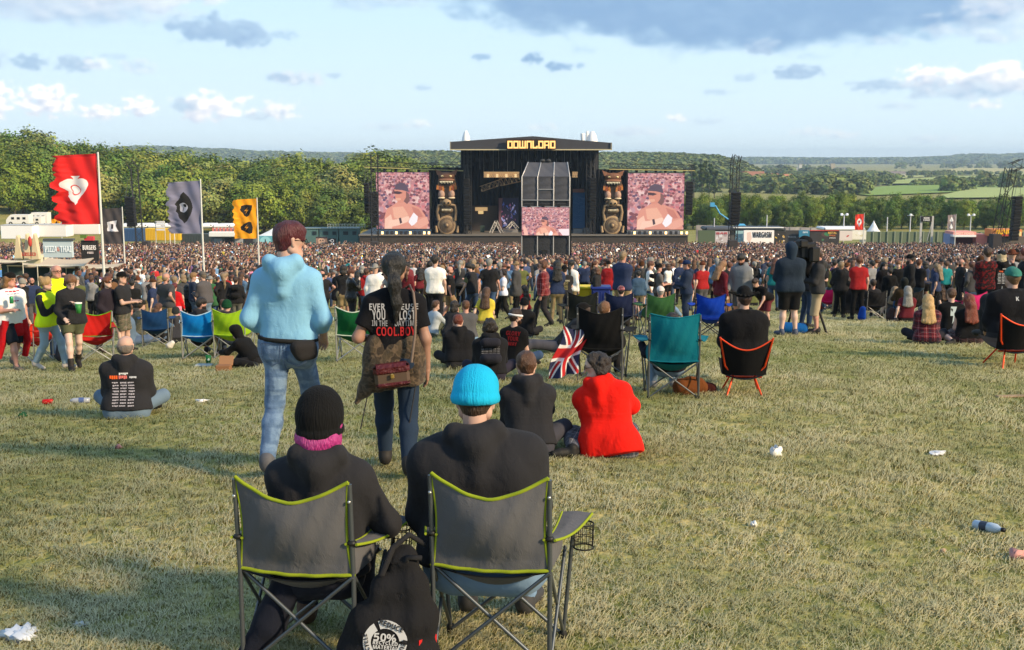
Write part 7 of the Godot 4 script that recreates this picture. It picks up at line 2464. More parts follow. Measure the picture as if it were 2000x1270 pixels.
func people_front() -> void:
	var lime := Color(0.5, 0.55, 0.13); var cgrey := Color(0.33, 0.33, 0.345); var steel := Color(0.34, 0.36, 0.38)
	# the two in grey chairs
	var g1 := onto(ray(593, 1100).x * 5.04, 5.24)
	chair("grey camp chair with lime piping, occupied by the person in the black beanie", g1, -10, cgrey, lime, steel, {"cup": true, "sag": 0.05, "high": 0.96, "dip": 0.1, "seat": 0.51})
	var g2 := onto(ray(972, 1100).x * 5.04, 5.24)
	chair("grey camp chair with lime piping, occupied by the person in the cyan beanie", g2, -9, cgrey, lime, steel, {"cup": true, "sag": 0.06, "high": 0.96, "dip": 0.1, "seat": 0.51})
	taken.append(g1); taken.append(g2)
	person({"pose": "sit", "lean": -0.02, "top": ["hoodie", K], "bot": ["jeans", Color(0.12, 0.13, 0.17)], "fold": 1.0, "sit": 0.49, "hair": ["beanie_low", Color(0.07, 0.07, 0.075), Color(0.62, 0.16, 0.45), "nape"], "L": "lap", "R": "rest", "hy": -0.15, "h": 1.72, "boot": true, "shoe": Color(0.3, 0.22, 0.17), "skin": 2, "tilt": -0.03}, "person in black beanie and black hooded top, pink hair, seated in grey chair", g1 + Vector3(0.04, 0.0, -0.02), 0)
	person({"pose": "sit", "lean": 0.1, "tilt": 0.1, "top": ["hoodie", K], "bot": ["jeans", Color(0.42, 0.52, 0.64)], "fold": 1.0, "sit": 0.49, "hair": ["beanie", Color(0.1, 0.62, 0.78), Color(0.2, 0.14, 0.1), "crop"], "L": "lap", "R": "lap", "w": 1.48, "h": 1.8, "hp": 0.25, "shoe": Color(0.2, 0.2, 0.21), "twist": 0.1}, "large person in cyan beanie and black hooded top seated in grey chair", g2 + Vector3(-0.06, 0.0, -0.1), -6)
	bag("jacket", "dark navy jacket trailing from the seat of the black beanie's chair to the grass", g1, 0, [bone(Vector3(-0.1, 0.42, 0.06), Vector3(-0.19, 0.22, 0.1), 0.07, 0.08), bone(Vector3(-0.19, 0.22, 0.1), Vector3(-0.3, 0.06, 0.12), 0.07, 0.05)], Color(0.09, 0.1, 0.14), 0.013)
	# tote bag hung between the chairs
	var tb := onto(ray(755, 1100).x * 5.0, 5.0)
	var tote := thing("tote_bag", "large black tote bag with round white recycling print between the grey chairs", "tote bag", tb, 0.0)
	var bb := [bone(Vector3(-0.12, 0.11, 0), Vector3(0.12, 0.11, 0), 0.12), bone(Vector3(-0.08, 0.26, 0.0), Vector3(0.13, 0.28, 0), 0.105), bone(Vector3(-0.0, 0.42, -0.02), Vector3(0.1, 0.42, -0.02), 0.085), bone(Vector3(0.03, 0.55, -0.04), Vector3(0.08, 0.56, -0.04), 0.05)]
	part("body", field(bb, 0.012, 0.06, 0.022, 420.0, null, 0.0), cloth(Color(0.105, 0.105, 0.115), 1.8), tote)
	var bg := last
	var bx := func(x: float, y: float, rot := 0.0) -> Transform3D: return Transform3D(Basis(Vector3(0, 0, 1), rot), Vector3(x, y, 0.3))
	var ring := st0()
	for k in 30:
		if k % 10 == 9:
			continue
		var t0 := TAU * k / 30; var t1 := TAU * (k + 1) / 30
		quad(ring, Vector3(cos(t1) * 0.1, sin(t1) * 0.1, 0), Vector3(cos(t0) * 0.1, sin(t0) * 0.1, 0), Vector3(cos(t0) * 0.064, sin(t0) * 0.064, 0), Vector3(cos(t1) * 0.064, sin(t1) * 0.064, 0))
	var pw := mat(Color(0.74, 0.74, 0.75), 0.8)
	part("print", lay(ring.commit(), bg, bx.call(0.0, 0.215)), pw, tote)
	for q in [["50%", 0.038, 0.0, 0.235], ["RECYCLED", 0.017, 0.0, 0.208], ["MATERIAL", 0.017, 0.0, 0.187]]:
		part("print", lay(text(q[0], q[1], "Droid Sans", true, 0.001), bg, bx.call(q[2], q[3], -0.12)), pw, tote)
	for q in [["REDUCE", 0.9, 0.022], ["REUSE", -0.7, 0.02], ["RECYCLE", 3.0, 0.02]]:
		var a: float = q[1] + 0.3
		part("print", lay(text(q[0], q[2], "Droid Sans", true, 0.001), bg, bx.call(cos(a) * 0.082, 0.215 + sin(a) * 0.082, a - PI / 2), 0.007), mat(K, 0.8), tote)
	var rd := st0()
	quad(rd, Vector3(-0.05, 0.09, 0), Vector3(0.05, 0.09, 0), Vector3(0.05, -0.09, 0), Vector3(-0.05, -0.09, 0))
	var red_panel := mat(Color(0.72, 0.1, 0.1), 0.8)
	part("side_print", lay(rd.commit(), bg, Transform3D(Basis(Vector3.UP, 0.45), Vector3(0.31, 0.12, 0.3))), red_panel, tote)
	part("strap", tubem([Vector3(-0.02, 0.5, 0.03), Vector3(0.03, 0.62, 0.0), Vector3(0.1, 0.66, -0.06), Vector3(0.17, 0.6, -0.1)], 0.014, 7), cloth(Color(0.14, 0.14, 0.15)), tote)
	part("strap", tubem([Vector3(0.07, 0.5, -0.03), Vector3(0.1, 0.58, 0.02), Vector3(0.16, 0.57, 0.0)], 0.013, 7), cloth(Color(0.14, 0.14, 0.15)), tote)
	# walking pair
	P(570, 922, 423, -6, "tall man in light blue hooded top and faded jeans walking towards the crowd", {"pose": "walk", "top": ["rolled", Color(0.46, 0.65, 0.77)], "hood": true, "hem": 0.02, "bot": ["jeans", camo(Color(0.29, 0.38, 0.5), Color(0.34, 0.43, 0.55), Color(0.41, 0.5, 0.61), "denim")], "hair": ["short", Color(0.27, 0.05, 0.09)], "L": [0.03, -0.43, -0.16], "R": [0.03, -0.42, -0.18], "hy": -0.95, "hp": 0.12, "specs": true, "w": 0.93, "beard": false, "shoe": Color(0.3, 0.3, 0.32), "cell": 0.0115, "fold": 1.0})
	var s: Dictionary = stock.s
	var man := get_child(get_child_count() - 1) as Node3D
	field(bottom_bones({"bot": ["jeans", 0]}, s), 0.014, 0.04, 0.006, 500.0)
	var jg := last
	for sg in [-1.0, 1.0]:
		var ps := st0()
		var o5 := V2([-0.068, 0.075, 0.068, 0.075, 0.062, -0.05, 0.0, -0.085, -0.062, -0.05])
		for i in 5:
			for k in 6:
				var a: Vector2 = o5[i].lerp(o5[(i + 1) % 5], k / 6.0); var b: Vector2 = o5[i].lerp(o5[(i + 1) % 5], (k + 0.85) / 6.0)
				var nn := (b - a).orthogonal().normalized() * 0.0035
				quad(ps, Vector3(a.x - nn.x, a.y - nn.y, 0), Vector3(b.x - nn.x, b.y - nn.y, 0), Vector3(b.x + nn.x, b.y + nn.y, 0), Vector3(a.x + nn.x, a.y + nn.y, 0))
		part("back_pocket", lay(ps.commit(), jg, Transform3D(Basis(), Vector3(0.088 * sg, 0.86, 0.35))), mat(Color(0.2, 0.27, 0.38), 0.9), man)
	var sm := st0()
	for k in 14:
		quad(sm, Vector3(-0.003, 0.1 - k * 0.018, 0), Vector3(0.003, 0.1 - k * 0.018, 0), Vector3(0.003, 0.085 - k * 0.018, 0), Vector3(-0.003, 0.085 - k * 0.018, 0))
	part("seam", lay(sm.commit(), jg, Transform3D(Basis(), Vector3(0, 0.87, 0.35))), mat(Color(0.2, 0.27, 0.38), 0.9), man)
	var wb := thing("waist_bag", "black waist bag on the hip of the man in light blue", "waist bag", man.position, man.rotation.y)
	wb.scale = man.scale
	part("body", field([bone(Vector3(0.1, 0.91, 0.12), Vector3(0.17, 0.91, 0.07), 0.05), bone(Vector3(0.12, 0.86, 0.11), Vector3(0.18, 0.86, 0.06), 0.045)], 0.014, 0.03, 0.006, 700.0), cloth(Color(0.15, 0.145, 0.15), 1.0), wb)
	var belt := []
	for k in 21:
		belt.append(Vector3(cos(TAU * k / 20) * 0.2, 0.955 - 0.01 * cos(TAU * k / 20), sin(TAU * k / 20) * 0.132))
	part("belt", tubem(belt, 0.016, 6), cloth(Color(0.13, 0.13, 0.13)), wb)
	var camo_m := camo(Color(0.27, 0.23, 0.18), Color(0.36, 0.30, 0.24), Color(0.2, 0.17, 0.14), "camo_brown")
	var wm := P(775, 926, 482, 4, "woman with long dark ponytail, printed black t-shirt and maroon satchel, walking away", {"pose": "walk2", "fem": true, "top": ["tee", Color(0.07, 0.07, 0.085)], "bot": ["jeans", Color(0.13, 0.18, 0.25)], "hair": ["tail", Color(0.055, 0.045, 0.045)], "skin": 1, "L": [0.02, -0.3, -0.2], "R": "down", "boot": true, "shoe": Color(0.14, 0.13, 0.13), "hem": 0.08, "w": 1.08, "cell": 0.0115, "curl": 0.35, "hp": 0.05,
		"print": [["EVER", 0.05, 0.8, -0.13, Color(0.62, 0.62, 0.64), 0.12], ["EUSE", 0.045, 0.8, 0.12, Color(0.62, 0.62, 0.64), 0.13], ["YOU", 0.075, 0.68, -0.115, Color(0.62, 0.62, 0.64), 0.1], ["LOST", 0.075, 0.68, 0.1, Color(0.62, 0.62, 0.64), 0.12], ["IN THE", 0.045, 0.56, -0.11, Color(0.5, 0.5, 0.52), 0.12], ["DAYTIME", 0.045, 0.56, 0.09, Color(0.5, 0.5, 0.52), 0.17], ["COOL.BOY", 0.07, 0.44, 0.01, Color(0.62, 0.1, 0.11), 0.3]]})
	wm.get_node("t_shirt")
	s = stock.s
	var sh := []
	for q in [[0.16, 0.108, 0.12], [0.0, 0.116, 0.132], [-0.16, 0.112, 0.132], [-0.34, 0.098, 0.124]]:
		var c := Vector3(0, 0.94 + q[0] * 0.6, 0)
		sh.append(bone(c - Vector3(q[1], 0, 0), c + Vector3(q[1], 0, 0), q[2], -1.0, [Plane(Vector3(0.2, -1, 0).normalized(), Vector3(0, 0.71, 0))], 0.06))
	sh.append(bone(Vector3(-0.16, 0.92, 0.05), Vector3(-0.24, 0.7, 0.1), 0.055, 0.04))
	sh.append(bone(Vector3(-0.23, 0.72, 0.1), Vector3(-0.3, 0.6, 0.08), 0.038, 0.026))
	part("tied_shirt", field(sh, 0.012, 0.05, 0.02, 500.0), camo_m, wm)
	var cord := st0()
	for q in [[-0.2, 0.72, 0.1, -0.27, 0.4, 0.13], [0.16, 0.74, 0.12, 0.1, 0.4, 0.14]]:
		tube(cord, [Vector3(q[0], q[1], q[2]), Vector3(q[3], q[4], q[5])], 0.005, 5)
	part("cord", cord.commit(), mat(K, 0.8), wm)
	var sat := thing("satchel", "maroon leather satchel with brass clasp on the walking woman's back", "satchel", wm.position, wm.rotation.y)
	sat.scale = wm.scale
	var mar := mat(Color(0.27, 0.08, 0.1), 0.45, 0.0, 1.5, 2.0)
	var sb := part("body", boxm(Vector3(0.27, 0.17, 0.08), 0.025), mat(Color(0.3, 0.24, 0.2), 0.5), sat, Vector3(-0.02, 0.84, 0.2))
	sb.rotation = Vector3(0.05, 0.1, 0.1)
	part("flap", boxm(Vector3(0.28, 0.09, 0.09), 0.025), mar, sb, Vector3(0, 0.047, 0.006))
	part("base", boxm(Vector3(0.265, 0.05, 0.09), 0.02), mar, sb, Vector3(0, -0.068, 0.004))
	part("clasp", boxm(Vector3(0.028, 0.04, 0.015), 0.006), mat(Color(0.75, 0.62, 0.35), 0.3, 0.8), sb, Vector3(0.0, 0.0, 0.06))
	part("strap", tubem([Vector3(0.13, 0.93, 0.19), Vector3(0.16, 1.15, 0.165), Vector3(0.165, 1.32, 0.15), Vector3(0.15, 1.45, 0.08), Vector3(0.12, 1.5, -0.02), Vector3(0.02, 1.42, -0.14)], 0.012, 6), mat(Color(0.4, 0.34, 0.3), 0.6), sat)
	# seated on the grass in front
	P(1035, 890, 695, 8, "man with short brown hair in plain black hooded top sitting on the grass", {"pose": "cross", "top": ["hoodie", K], "bot": ["trousers", Color(0.22, 0.22, 0.25)], "hair": ["short", Color(0.3, 0.19, 0.12)], "L": "lap", "R": "knees", "lean": 0.34, "hp": 0.2, "twist": -0.1})
	P(1190, 888, 695, -18, "woman in bright red raincoat with dark curly hair and glasses sitting on the grass", {"pose": "side", "fem": true, "top": ["coat", Color(0.82, 0.1, 0.06)], "hood": true, "hem": -0.22, "bot": ["trousers", plaid(Color(0.16, 0.17, 0.22), Color(0.3, 0.31, 0.36), Color(0.12, 0.12, 0.15), "stripe")], "hair": ["curly", Color(0.11, 0.065, 0.055)], "specs": true, "hy": 1.75, "hp": 0.15, "L": "knees", "R": "knees", "lean": 0.3, "tilt": 0.26, "w": 1.25, "skin": 2})
	var listp := bars(3, 9, 0.27, 0.3, 3)
	P(248, 815, 657, 4, "man with shaved grey head in black hooded top with white list, sitting alone", {"pose": "cross", "top": ["hoodie", K], "bot": ["jeans", Color(0.36, 0.43, 0.5)], "hair": ["bald", Color(0.42, 0.38, 0.35)], "L": "lap", "R": "lap", "w": 1.28, "lean": 0.12, "cell": 0.013,
		"print": [[bars(1, 1, 0.13, 0.05, 5), 0, 0.72, 0.0, Color(0.8, 0.8, 0.8)], [bars(1, 1, 0.12, 0.08, 6), 0, 0.63, -0.1, Color(0.85, 0.35, 0.12)], [bars(1, 1, 0.12, 0.08, 7), 0, 0.63, 0.0, Color(0.8, 0.42, 0.4)], [bars(1, 1, 0.1, 0.06, 8), 0, 0.63, 0.11, Color(0.75, 0.75, 0.77)], [listp, 0, 0.28, 0.0, Color(0.66, 0.64, 0.68)]]})

func people_left() -> void:
	var hv := Color(0.8, 0.9, 0.12)
	var m1 := P(28, 722, 530, -128, "man in white football shirt and black cap with red jacket round his waist", {"pose": "walk", "top": ["tee", Color(0.84, 0.83, 0.83)], "bot": ["shorts", Color(0.1, 0.11, 0.14)], "short": 1.05, "hair": ["backcap", Color(0.08, 0.07, 0.07), Color(0.5, 0.36, 0.22), "bob"], "R": "hold", "L": "down", "w": 1.2, "skin": 4, "hy": 0.45, "wrap": Color(0.62, 0.07, 0.1), "shoe": Color(0.4, 0.36, 0.32), "print": [[bars(1, 1, 0.3, 0.03, 2), 0, 0.86, 0.0, Color(0.2, 0.35, 0.6), -1.0, -1.0], [bars(1, 1, 0.34, 0.05, 2), 0, 0.93, 0.0, Color(0.75, 0.12, 0.25), -1.0, -1.0], [bars(1, 1, 0.2, 0.04, 4), 0, 0.62, 0.0, Color(0.6, 0.2, 0.4), -1.0, -1.0]]})
	var jk := st0()
	for q in [[-0.16, 0.92, -0.1, -0.26, 0.5, -0.04, -0.24, 0.22, 0.05], [0.16, 0.92, -0.1, 0.24, 0.5, -0.08, 0.28, 0.25, 0.0]]:
		tube(jk, [Vector3(q[0], q[1], q[2]), Vector3(q[3], q[4], q[5]), Vector3(q[6], q[7], q[8])], 0.075, 8, 0.055)
	part("jacket_sleeve", jk.commit(), cloth(Color(0.62, 0.07, 0.1), 1.6), m1)
	P(97, 722, 538, -100, "blonde woman in yellow hi-vis waistcoat and ripped pale jeans with sunglasses on head", {"pose": "walk2", "fem": true, "top": ["hoodie", K], "over": ["vest", hv], "bot": ["jeans", Color(0.52, 0.6, 0.66)], "hair": ["bun", Color(0.62, 0.5, 0.33)], "R": "chest", "L": "hold", "hy": 0.3, "shoe": Color(0.7, 0.66, 0.63), "w": 1.05})
	P(118, 700, 515, -140, "tall bald man in glasses and yellow hi-vis waistcoat behind the blonde woman", {"top": ["tee", Color(0.3, 0.36, 0.42)], "over": ["vest", hv], "bot": ["jeans", Color(0.2, 0.28, 0.4)], "hair": ["bald", Color(0.5, 0.4, 0.34)], "specs": true, "skin": 4, "w": 1.1, "hy": 0.3})
	P(146, 722, 530, -150, "woman in black jacket and olive shorts looking down at a green cup", {"pose": "walk", "fem": true, "top": ["jacket", K], "bot": ["shorts", Color(0.29, 0.3, 0.22)], "short": 0.62, "hair": ["bob", Color(0.42, 0.29, 0.19)], "hp": 0.55, "R": [-0.02, -0.4, -0.24], "L": "chest", "boot": true, "shoe": Color(0.12, 0.1, 0.09), "skin": 2, "w": 1.08})
	var cup := thing("cup", "green and white paper cup held by the woman in olive shorts", "cup", at(153, 601, -ground(146, 722).z - 0.36))
	part("body", lathe([[0.0, -0.09], [0.035, -0.09], [0.055, 0.07], [0.05, 0.07], [0.03, -0.07]], 14), mat(Color(0.16, 0.45, 0.2), 0.5), cup)
	part("rim", lathe([[0.056, 0.065], [0.06, 0.075], [0.054, 0.085]], 14), mat(Color(0.9, 0.9, 0.88), 0.5), cup)
	var can := thing("drink_can", "green drink can in the hand of the man in the white shirt", "can", at(22, 586, -ground(28, 722).z - 0.3))
	part("body", lathe([[0.0, -0.06], [0.028, -0.06], [0.033, -0.05], [0.033, 0.05], [0.026, 0.06], [0.0, 0.06]], 14), mat(Color(0.2, 0.5, 0.32), 0.3, 0.4), can)
	P(215, 690, 538, -112, "woman in grey playsuit, sunglasses and black jacket with white sleeve stripe", {"pose": "walk2", "fem": true, "top": ["jacket", Color(0.15, 0.13, 0.16)], "bot": ["shorts", Color(0.4, 0.4, 0.41)], "short": 0.6, "hair": ["tail", Color(0.4, 0.22, 0.12)], "shades": true, "skin": 2, "L": "down", "R": "pocket", "boot": true, "shoe": Color(0.2, 0.15, 0.12)})
	P(243, 688, 530, -95, "man in black cap and black t-shirt with camouflage shorts beside the grey playsuit", {"top": ["tee", K], "bot": ["shorts", camo(Color(0.33, 0.33, 0.27), Color(0.22, 0.22, 0.18), Color(0.42, 0.38, 0.33), "camo_green")], "short": 1.05, "hair": ["cap", Color(0.06, 0.06, 0.065), Color(0.35, 0.27, 0.2)], "R": "hold", "L": "hold", "w": 1.08})
	# chairs on the left and who sits in them
	chair("red camp chair behind the man in the white football shirt", ground(68, 706), 150, Color(0.7, 0.17, 0.1), Color(0.6, 0.1, 0.08), Color(0.6, 0.6, 0.6))
	chair("red and green camp chair beside the woman in olive shorts", ground(190, 704), -165, Color(0.62, 0.1, 0.08), Color(0.4, 0.6, 0.12), Color(0.66, 0.66, 0.66))
	var gy1 := ground(393, 700)
	chair("bright blue camp chair with pale piping and grey legs", gy1, 2, Color(0.02, 0.4, 0.67), Color(0.6, 0.72, 0.8), Color(0.6, 0.6, 0.6))
	P(397, 696, 578, -14, "dark haired bearded man in black seated in the bright blue chair", {"pose": "sit", "top": ["hoodie", K], "bot": ["shorts", K], "hair": ["short", Color(0.1, 0.065, 0.05)], "beard": true, "hy": -0.9, "skin": 4, "L": "rest", "R": "rest", "w": 1.15, "lean": 0.0})
	chair("lime green camp chair beside the bright blue chair", ground(456, 698), -3, Color(0.5, 0.64, 0.1), Color(0.55, 0.68, 0.14), Color(0.6, 0.6, 0.6))
	P(446, 694, 585, 6, "person in dark green beanie seated in the lime green chair", {"pose": "sit", "top": ["hoodie", Color(0.17, 0.15, 0.17)], "bot": ["jeans", Color(0.18, 0.22, 0.3)], "hair": ["beanie", Color(0.06, 0.22, 0.13)], "lean": 0.05, "L": "lap", "R": "lap"})
	chair("dark blue camp chair with a brown haired woman in it", ground(306, 678), 12, Color(0.07, 0.2, 0.36), Color(0.1, 0.2, 0.32), Color(0.5, 0.5, 0.5))
	P(312, 676, 590, -12, "woman with long brown hair and denim jacket in the dark blue chair", {"pose": "sit", "fem": true, "top": ["jacket", Color(0.3, 0.38, 0.47)], "bot": ["leggings", K], "hair": ["long", Color(0.3, 0.18, 0.11)], "hy": -0.5, "L": "lap", "R": "rest", "lean": 0.02})
	P(500, 714, 650, 70, "person in black hood curled up on the grass beside the lime chair", {"pose": "side", "top": ["hoodie", Color(0.07, 0.07, 0.075)], "bot": ["trousers", Color(0.09, 0.09, 0.1)], "hair": ["hood", Color(0.07, 0.07, 0.075)], "lean": 0.75, "hp": 0.5, "L": "knees", "R": "lap"})
	var gg := ground(697, 704)
	chair("empty green camp chair with white piping beyond the walking woman", gg, -4, Color(0.03, 0.29, 0.15), Color(0.72, 0.76, 0.7), Color(0.62, 0.62, 0.62))
	P(686, 640, 525, -70, "woman in black leather jacket and glasses standing behind the green chair", {"fem": true, "top": ["jacket", mat(Color(0.07, 0.07, 0.07), 0.35, 0.0, 3.0, 1.2)], "bot": ["trousers", K], "hair": ["short", Color(0.3, 0.15, 0.08)], "specs": true, "skin": 2, "R": "mouth", "L": "hold", "w": 1.12, "hy": -0.2})
	P(344, 655, 552, -6, "woman with dark red hair in red top and pink skirt standing with her back turned", {"fem": true, "top": ["long", Color(0.7, 0.09, 0.11)], "hem": 0.05, "bot": ["skirt", Color(0.88, 0.5, 0.6)], "hair": ["tail", Color(0.35, 0.1, 0.1)], "L": "down", "R": "fore"})
	P(404, 650, 530, 62, "man in grey jacket and grey cap leaning towards a friend by the blue chair", {"top": ["jacket", Color(0.3, 0.29, 0.3)], "bot": ["jeans", Color(0.4, 0.48, 0.57)], "hair": ["cap", Color(0.34, 0.32, 0.3), Color(0.4, 0.35, 0.3)], "L": "hold", "R": "down", "lean": 0.12})
	P(380, 640, 532, -60, "fair haired man in navy t-shirt facing the man in the grey cap", {"top": ["tee", Color(0.15, 0.18, 0.25)], "bot": ["jeans", Color(0.3, 0.36, 0.45)], "hair": ["short", Color(0.5, 0.38, 0.24)], "L": "hold"})
	P(367, 640, 556, 8, "person with long dark hair and black shoulder bag next to the red top", {"fem": true, "top": ["long", Color(0.11, 0.11, 0.12)], "bot": ["trousers", Color(0.1, 0.1, 0.11)], "hair": ["long", Color(0.07, 0.05, 0.05)]})
	P(463, 640, 540, 6, "man in black jacket with black rucksack seen from behind near the lime chair", {"top": ["jacket", Color(0.12, 0.12, 0.13)], "bot": ["trousers", Color(0.35, 0.35, 0.33)], "hair": ["short", Color(0.2, 0.13, 0.09)], "L": "pocket", "R": "pocket", "w": 1.1})
	backpack("black rucksack on the man in black near the lime chair", Color(0.1, 0.1, 0.105))
	P(262, 652, 545, 20, "man in black jumper and grey trousers seen from behind by the flag pole", {"top": ["long", Color(0.1, 0.1, 0.105)], "bot": ["trousers", Color(0.3, 0.3, 0.33)], "hair": ["short", Color(0.12, 0.1, 0.09)], "R": "hold"})

func extras() -> void:
	P(268, 660, 588, -40, "person in camouflage jacket and dark cap sitting on the grass by the dark blue chair", {"pose": "hug", "top": ["jacket", camo(Color(0.3, 0.3, 0.24), Color(0.2, 0.2, 0.16), Color(0.36, 0.34, 0.28), "camo_seat")], "bot": ["trousers", K], "hair": ["cap", Color(0.13, 0.13, 0.13), Color(0.2, 0.15, 0.1)], "L": "knees", "R": "knees"})
	P(252, 676, 598, -70, "person in denim jacket and jeans sitting on the grass near the playsuit woman", {"pose": "long", "top": ["jacket", Color(0.33, 0.4, 0.48)], "bot": ["jeans", Color(0.3, 0.36, 0.45)], "hair": ["short", Color(0.3, 0.2, 0.13)], "L": "lap", "R": "prop", "lean": 0.0, "skin": 4})
	P(345, 668, 604, 12, "person in dark grey hooded top and beanie sitting low between the two blue chairs", {"pose": "cross", "top": ["hoodie", Color(0.2, 0.2, 0.22)], "bot": ["trousers", K], "hair": ["beanie", Color(0.16, 0.17, 0.17)], "L": "lap", "R": "lap"})
	bag("carrier_bag", "white carrier bag on the grass beside the dark blue chair", ground(334, 682), 0, [bone(Vector3(-0.03, 0.07, 0), Vector3(0.03, 0.13, 0), 0.075, 0.05)], Color(0.75, 0.73, 0.7), 0.02)
	bag("rucksack", "dark navy rucksack standing behind the woman in olive shorts", ground(124, 708), 0, [bone(Vector3(0, 0.14, 0), Vector3(0, 0.3, 0), 0.14, 0.11)], Color(0.13, 0.14, 0.18), 0.02)
	bag("rucksack", "brown and black rucksack between the two black chairs", ground(1740, 628), 0, [bone(Vector3(0, 0.12, 0), Vector3(0.02, 0.3, 0), 0.14, 0.1)], Color(0.2, 0.15, 0.15), 0.025)
	P(870, 612, 540, -10, "woman in long black coat and grey beanie standing behind the bald man", {"fem": true, "top": ["coat", K], "hem": -0.7, "bot": ["leggings", K], "hair": ["beanie", Color(0.45, 0.42, 0.38), Color(0.25, 0.15, 0.1), "long"]})
	P(1166, 612, 522, 60, "woman with auburn hair in dark jacket just above the yellow crate", {"fem": true, "top": ["jacket", Color(0.15, 0.15, 0.16)], "bot": ["jeans", K], "hair": ["bob", Color(0.33, 0.2, 0.12)], "R": "hold"})

func backpack(label: String, c: Color) -> void:
	var who := get_child(get_child_count() - 1) as Node3D
	var s: Dictionary = stock.s
	var o := thing("backpack", label, "backpack", who.position, who.rotation.y)
	o.scale = who.scale
	var b: Vector3 = -s.fw
	var m: Vector3 = s.pel + s.up * 0.2 + b * 0.2; var t: Vector3 = s.pel + s.up * 0.45 + b * 0.19
	part("body", field([bone(m - s.rs * 0.09, m + s.rs * 0.09, 0.085), bone(t - s.rs * 0.085, t + s.rs * 0.085, 0.075), bone(m - s.rs * 0.06 + b * 0.05, m + s.rs * 0.06 + b * 0.05, 0.06)], 0.02, 0.05, 0.006, 500.0), cloth(c, 1.0), o)
	for k in [-1.0, 1.0]:
		part("strap", tubem([t + s.rs * 0.08 * k, s.nb + s.rs * 0.1 * k - s.up * 0.0 + b * 0.05, s.nb + s.rs * 0.11 * k - s.up * 0.08 - b * 0.13, s.pel + s.up * 0.25 + s.rs * 0.16 * k - b * 0.1], 0.02, 6), cloth(c, 0.5), o)

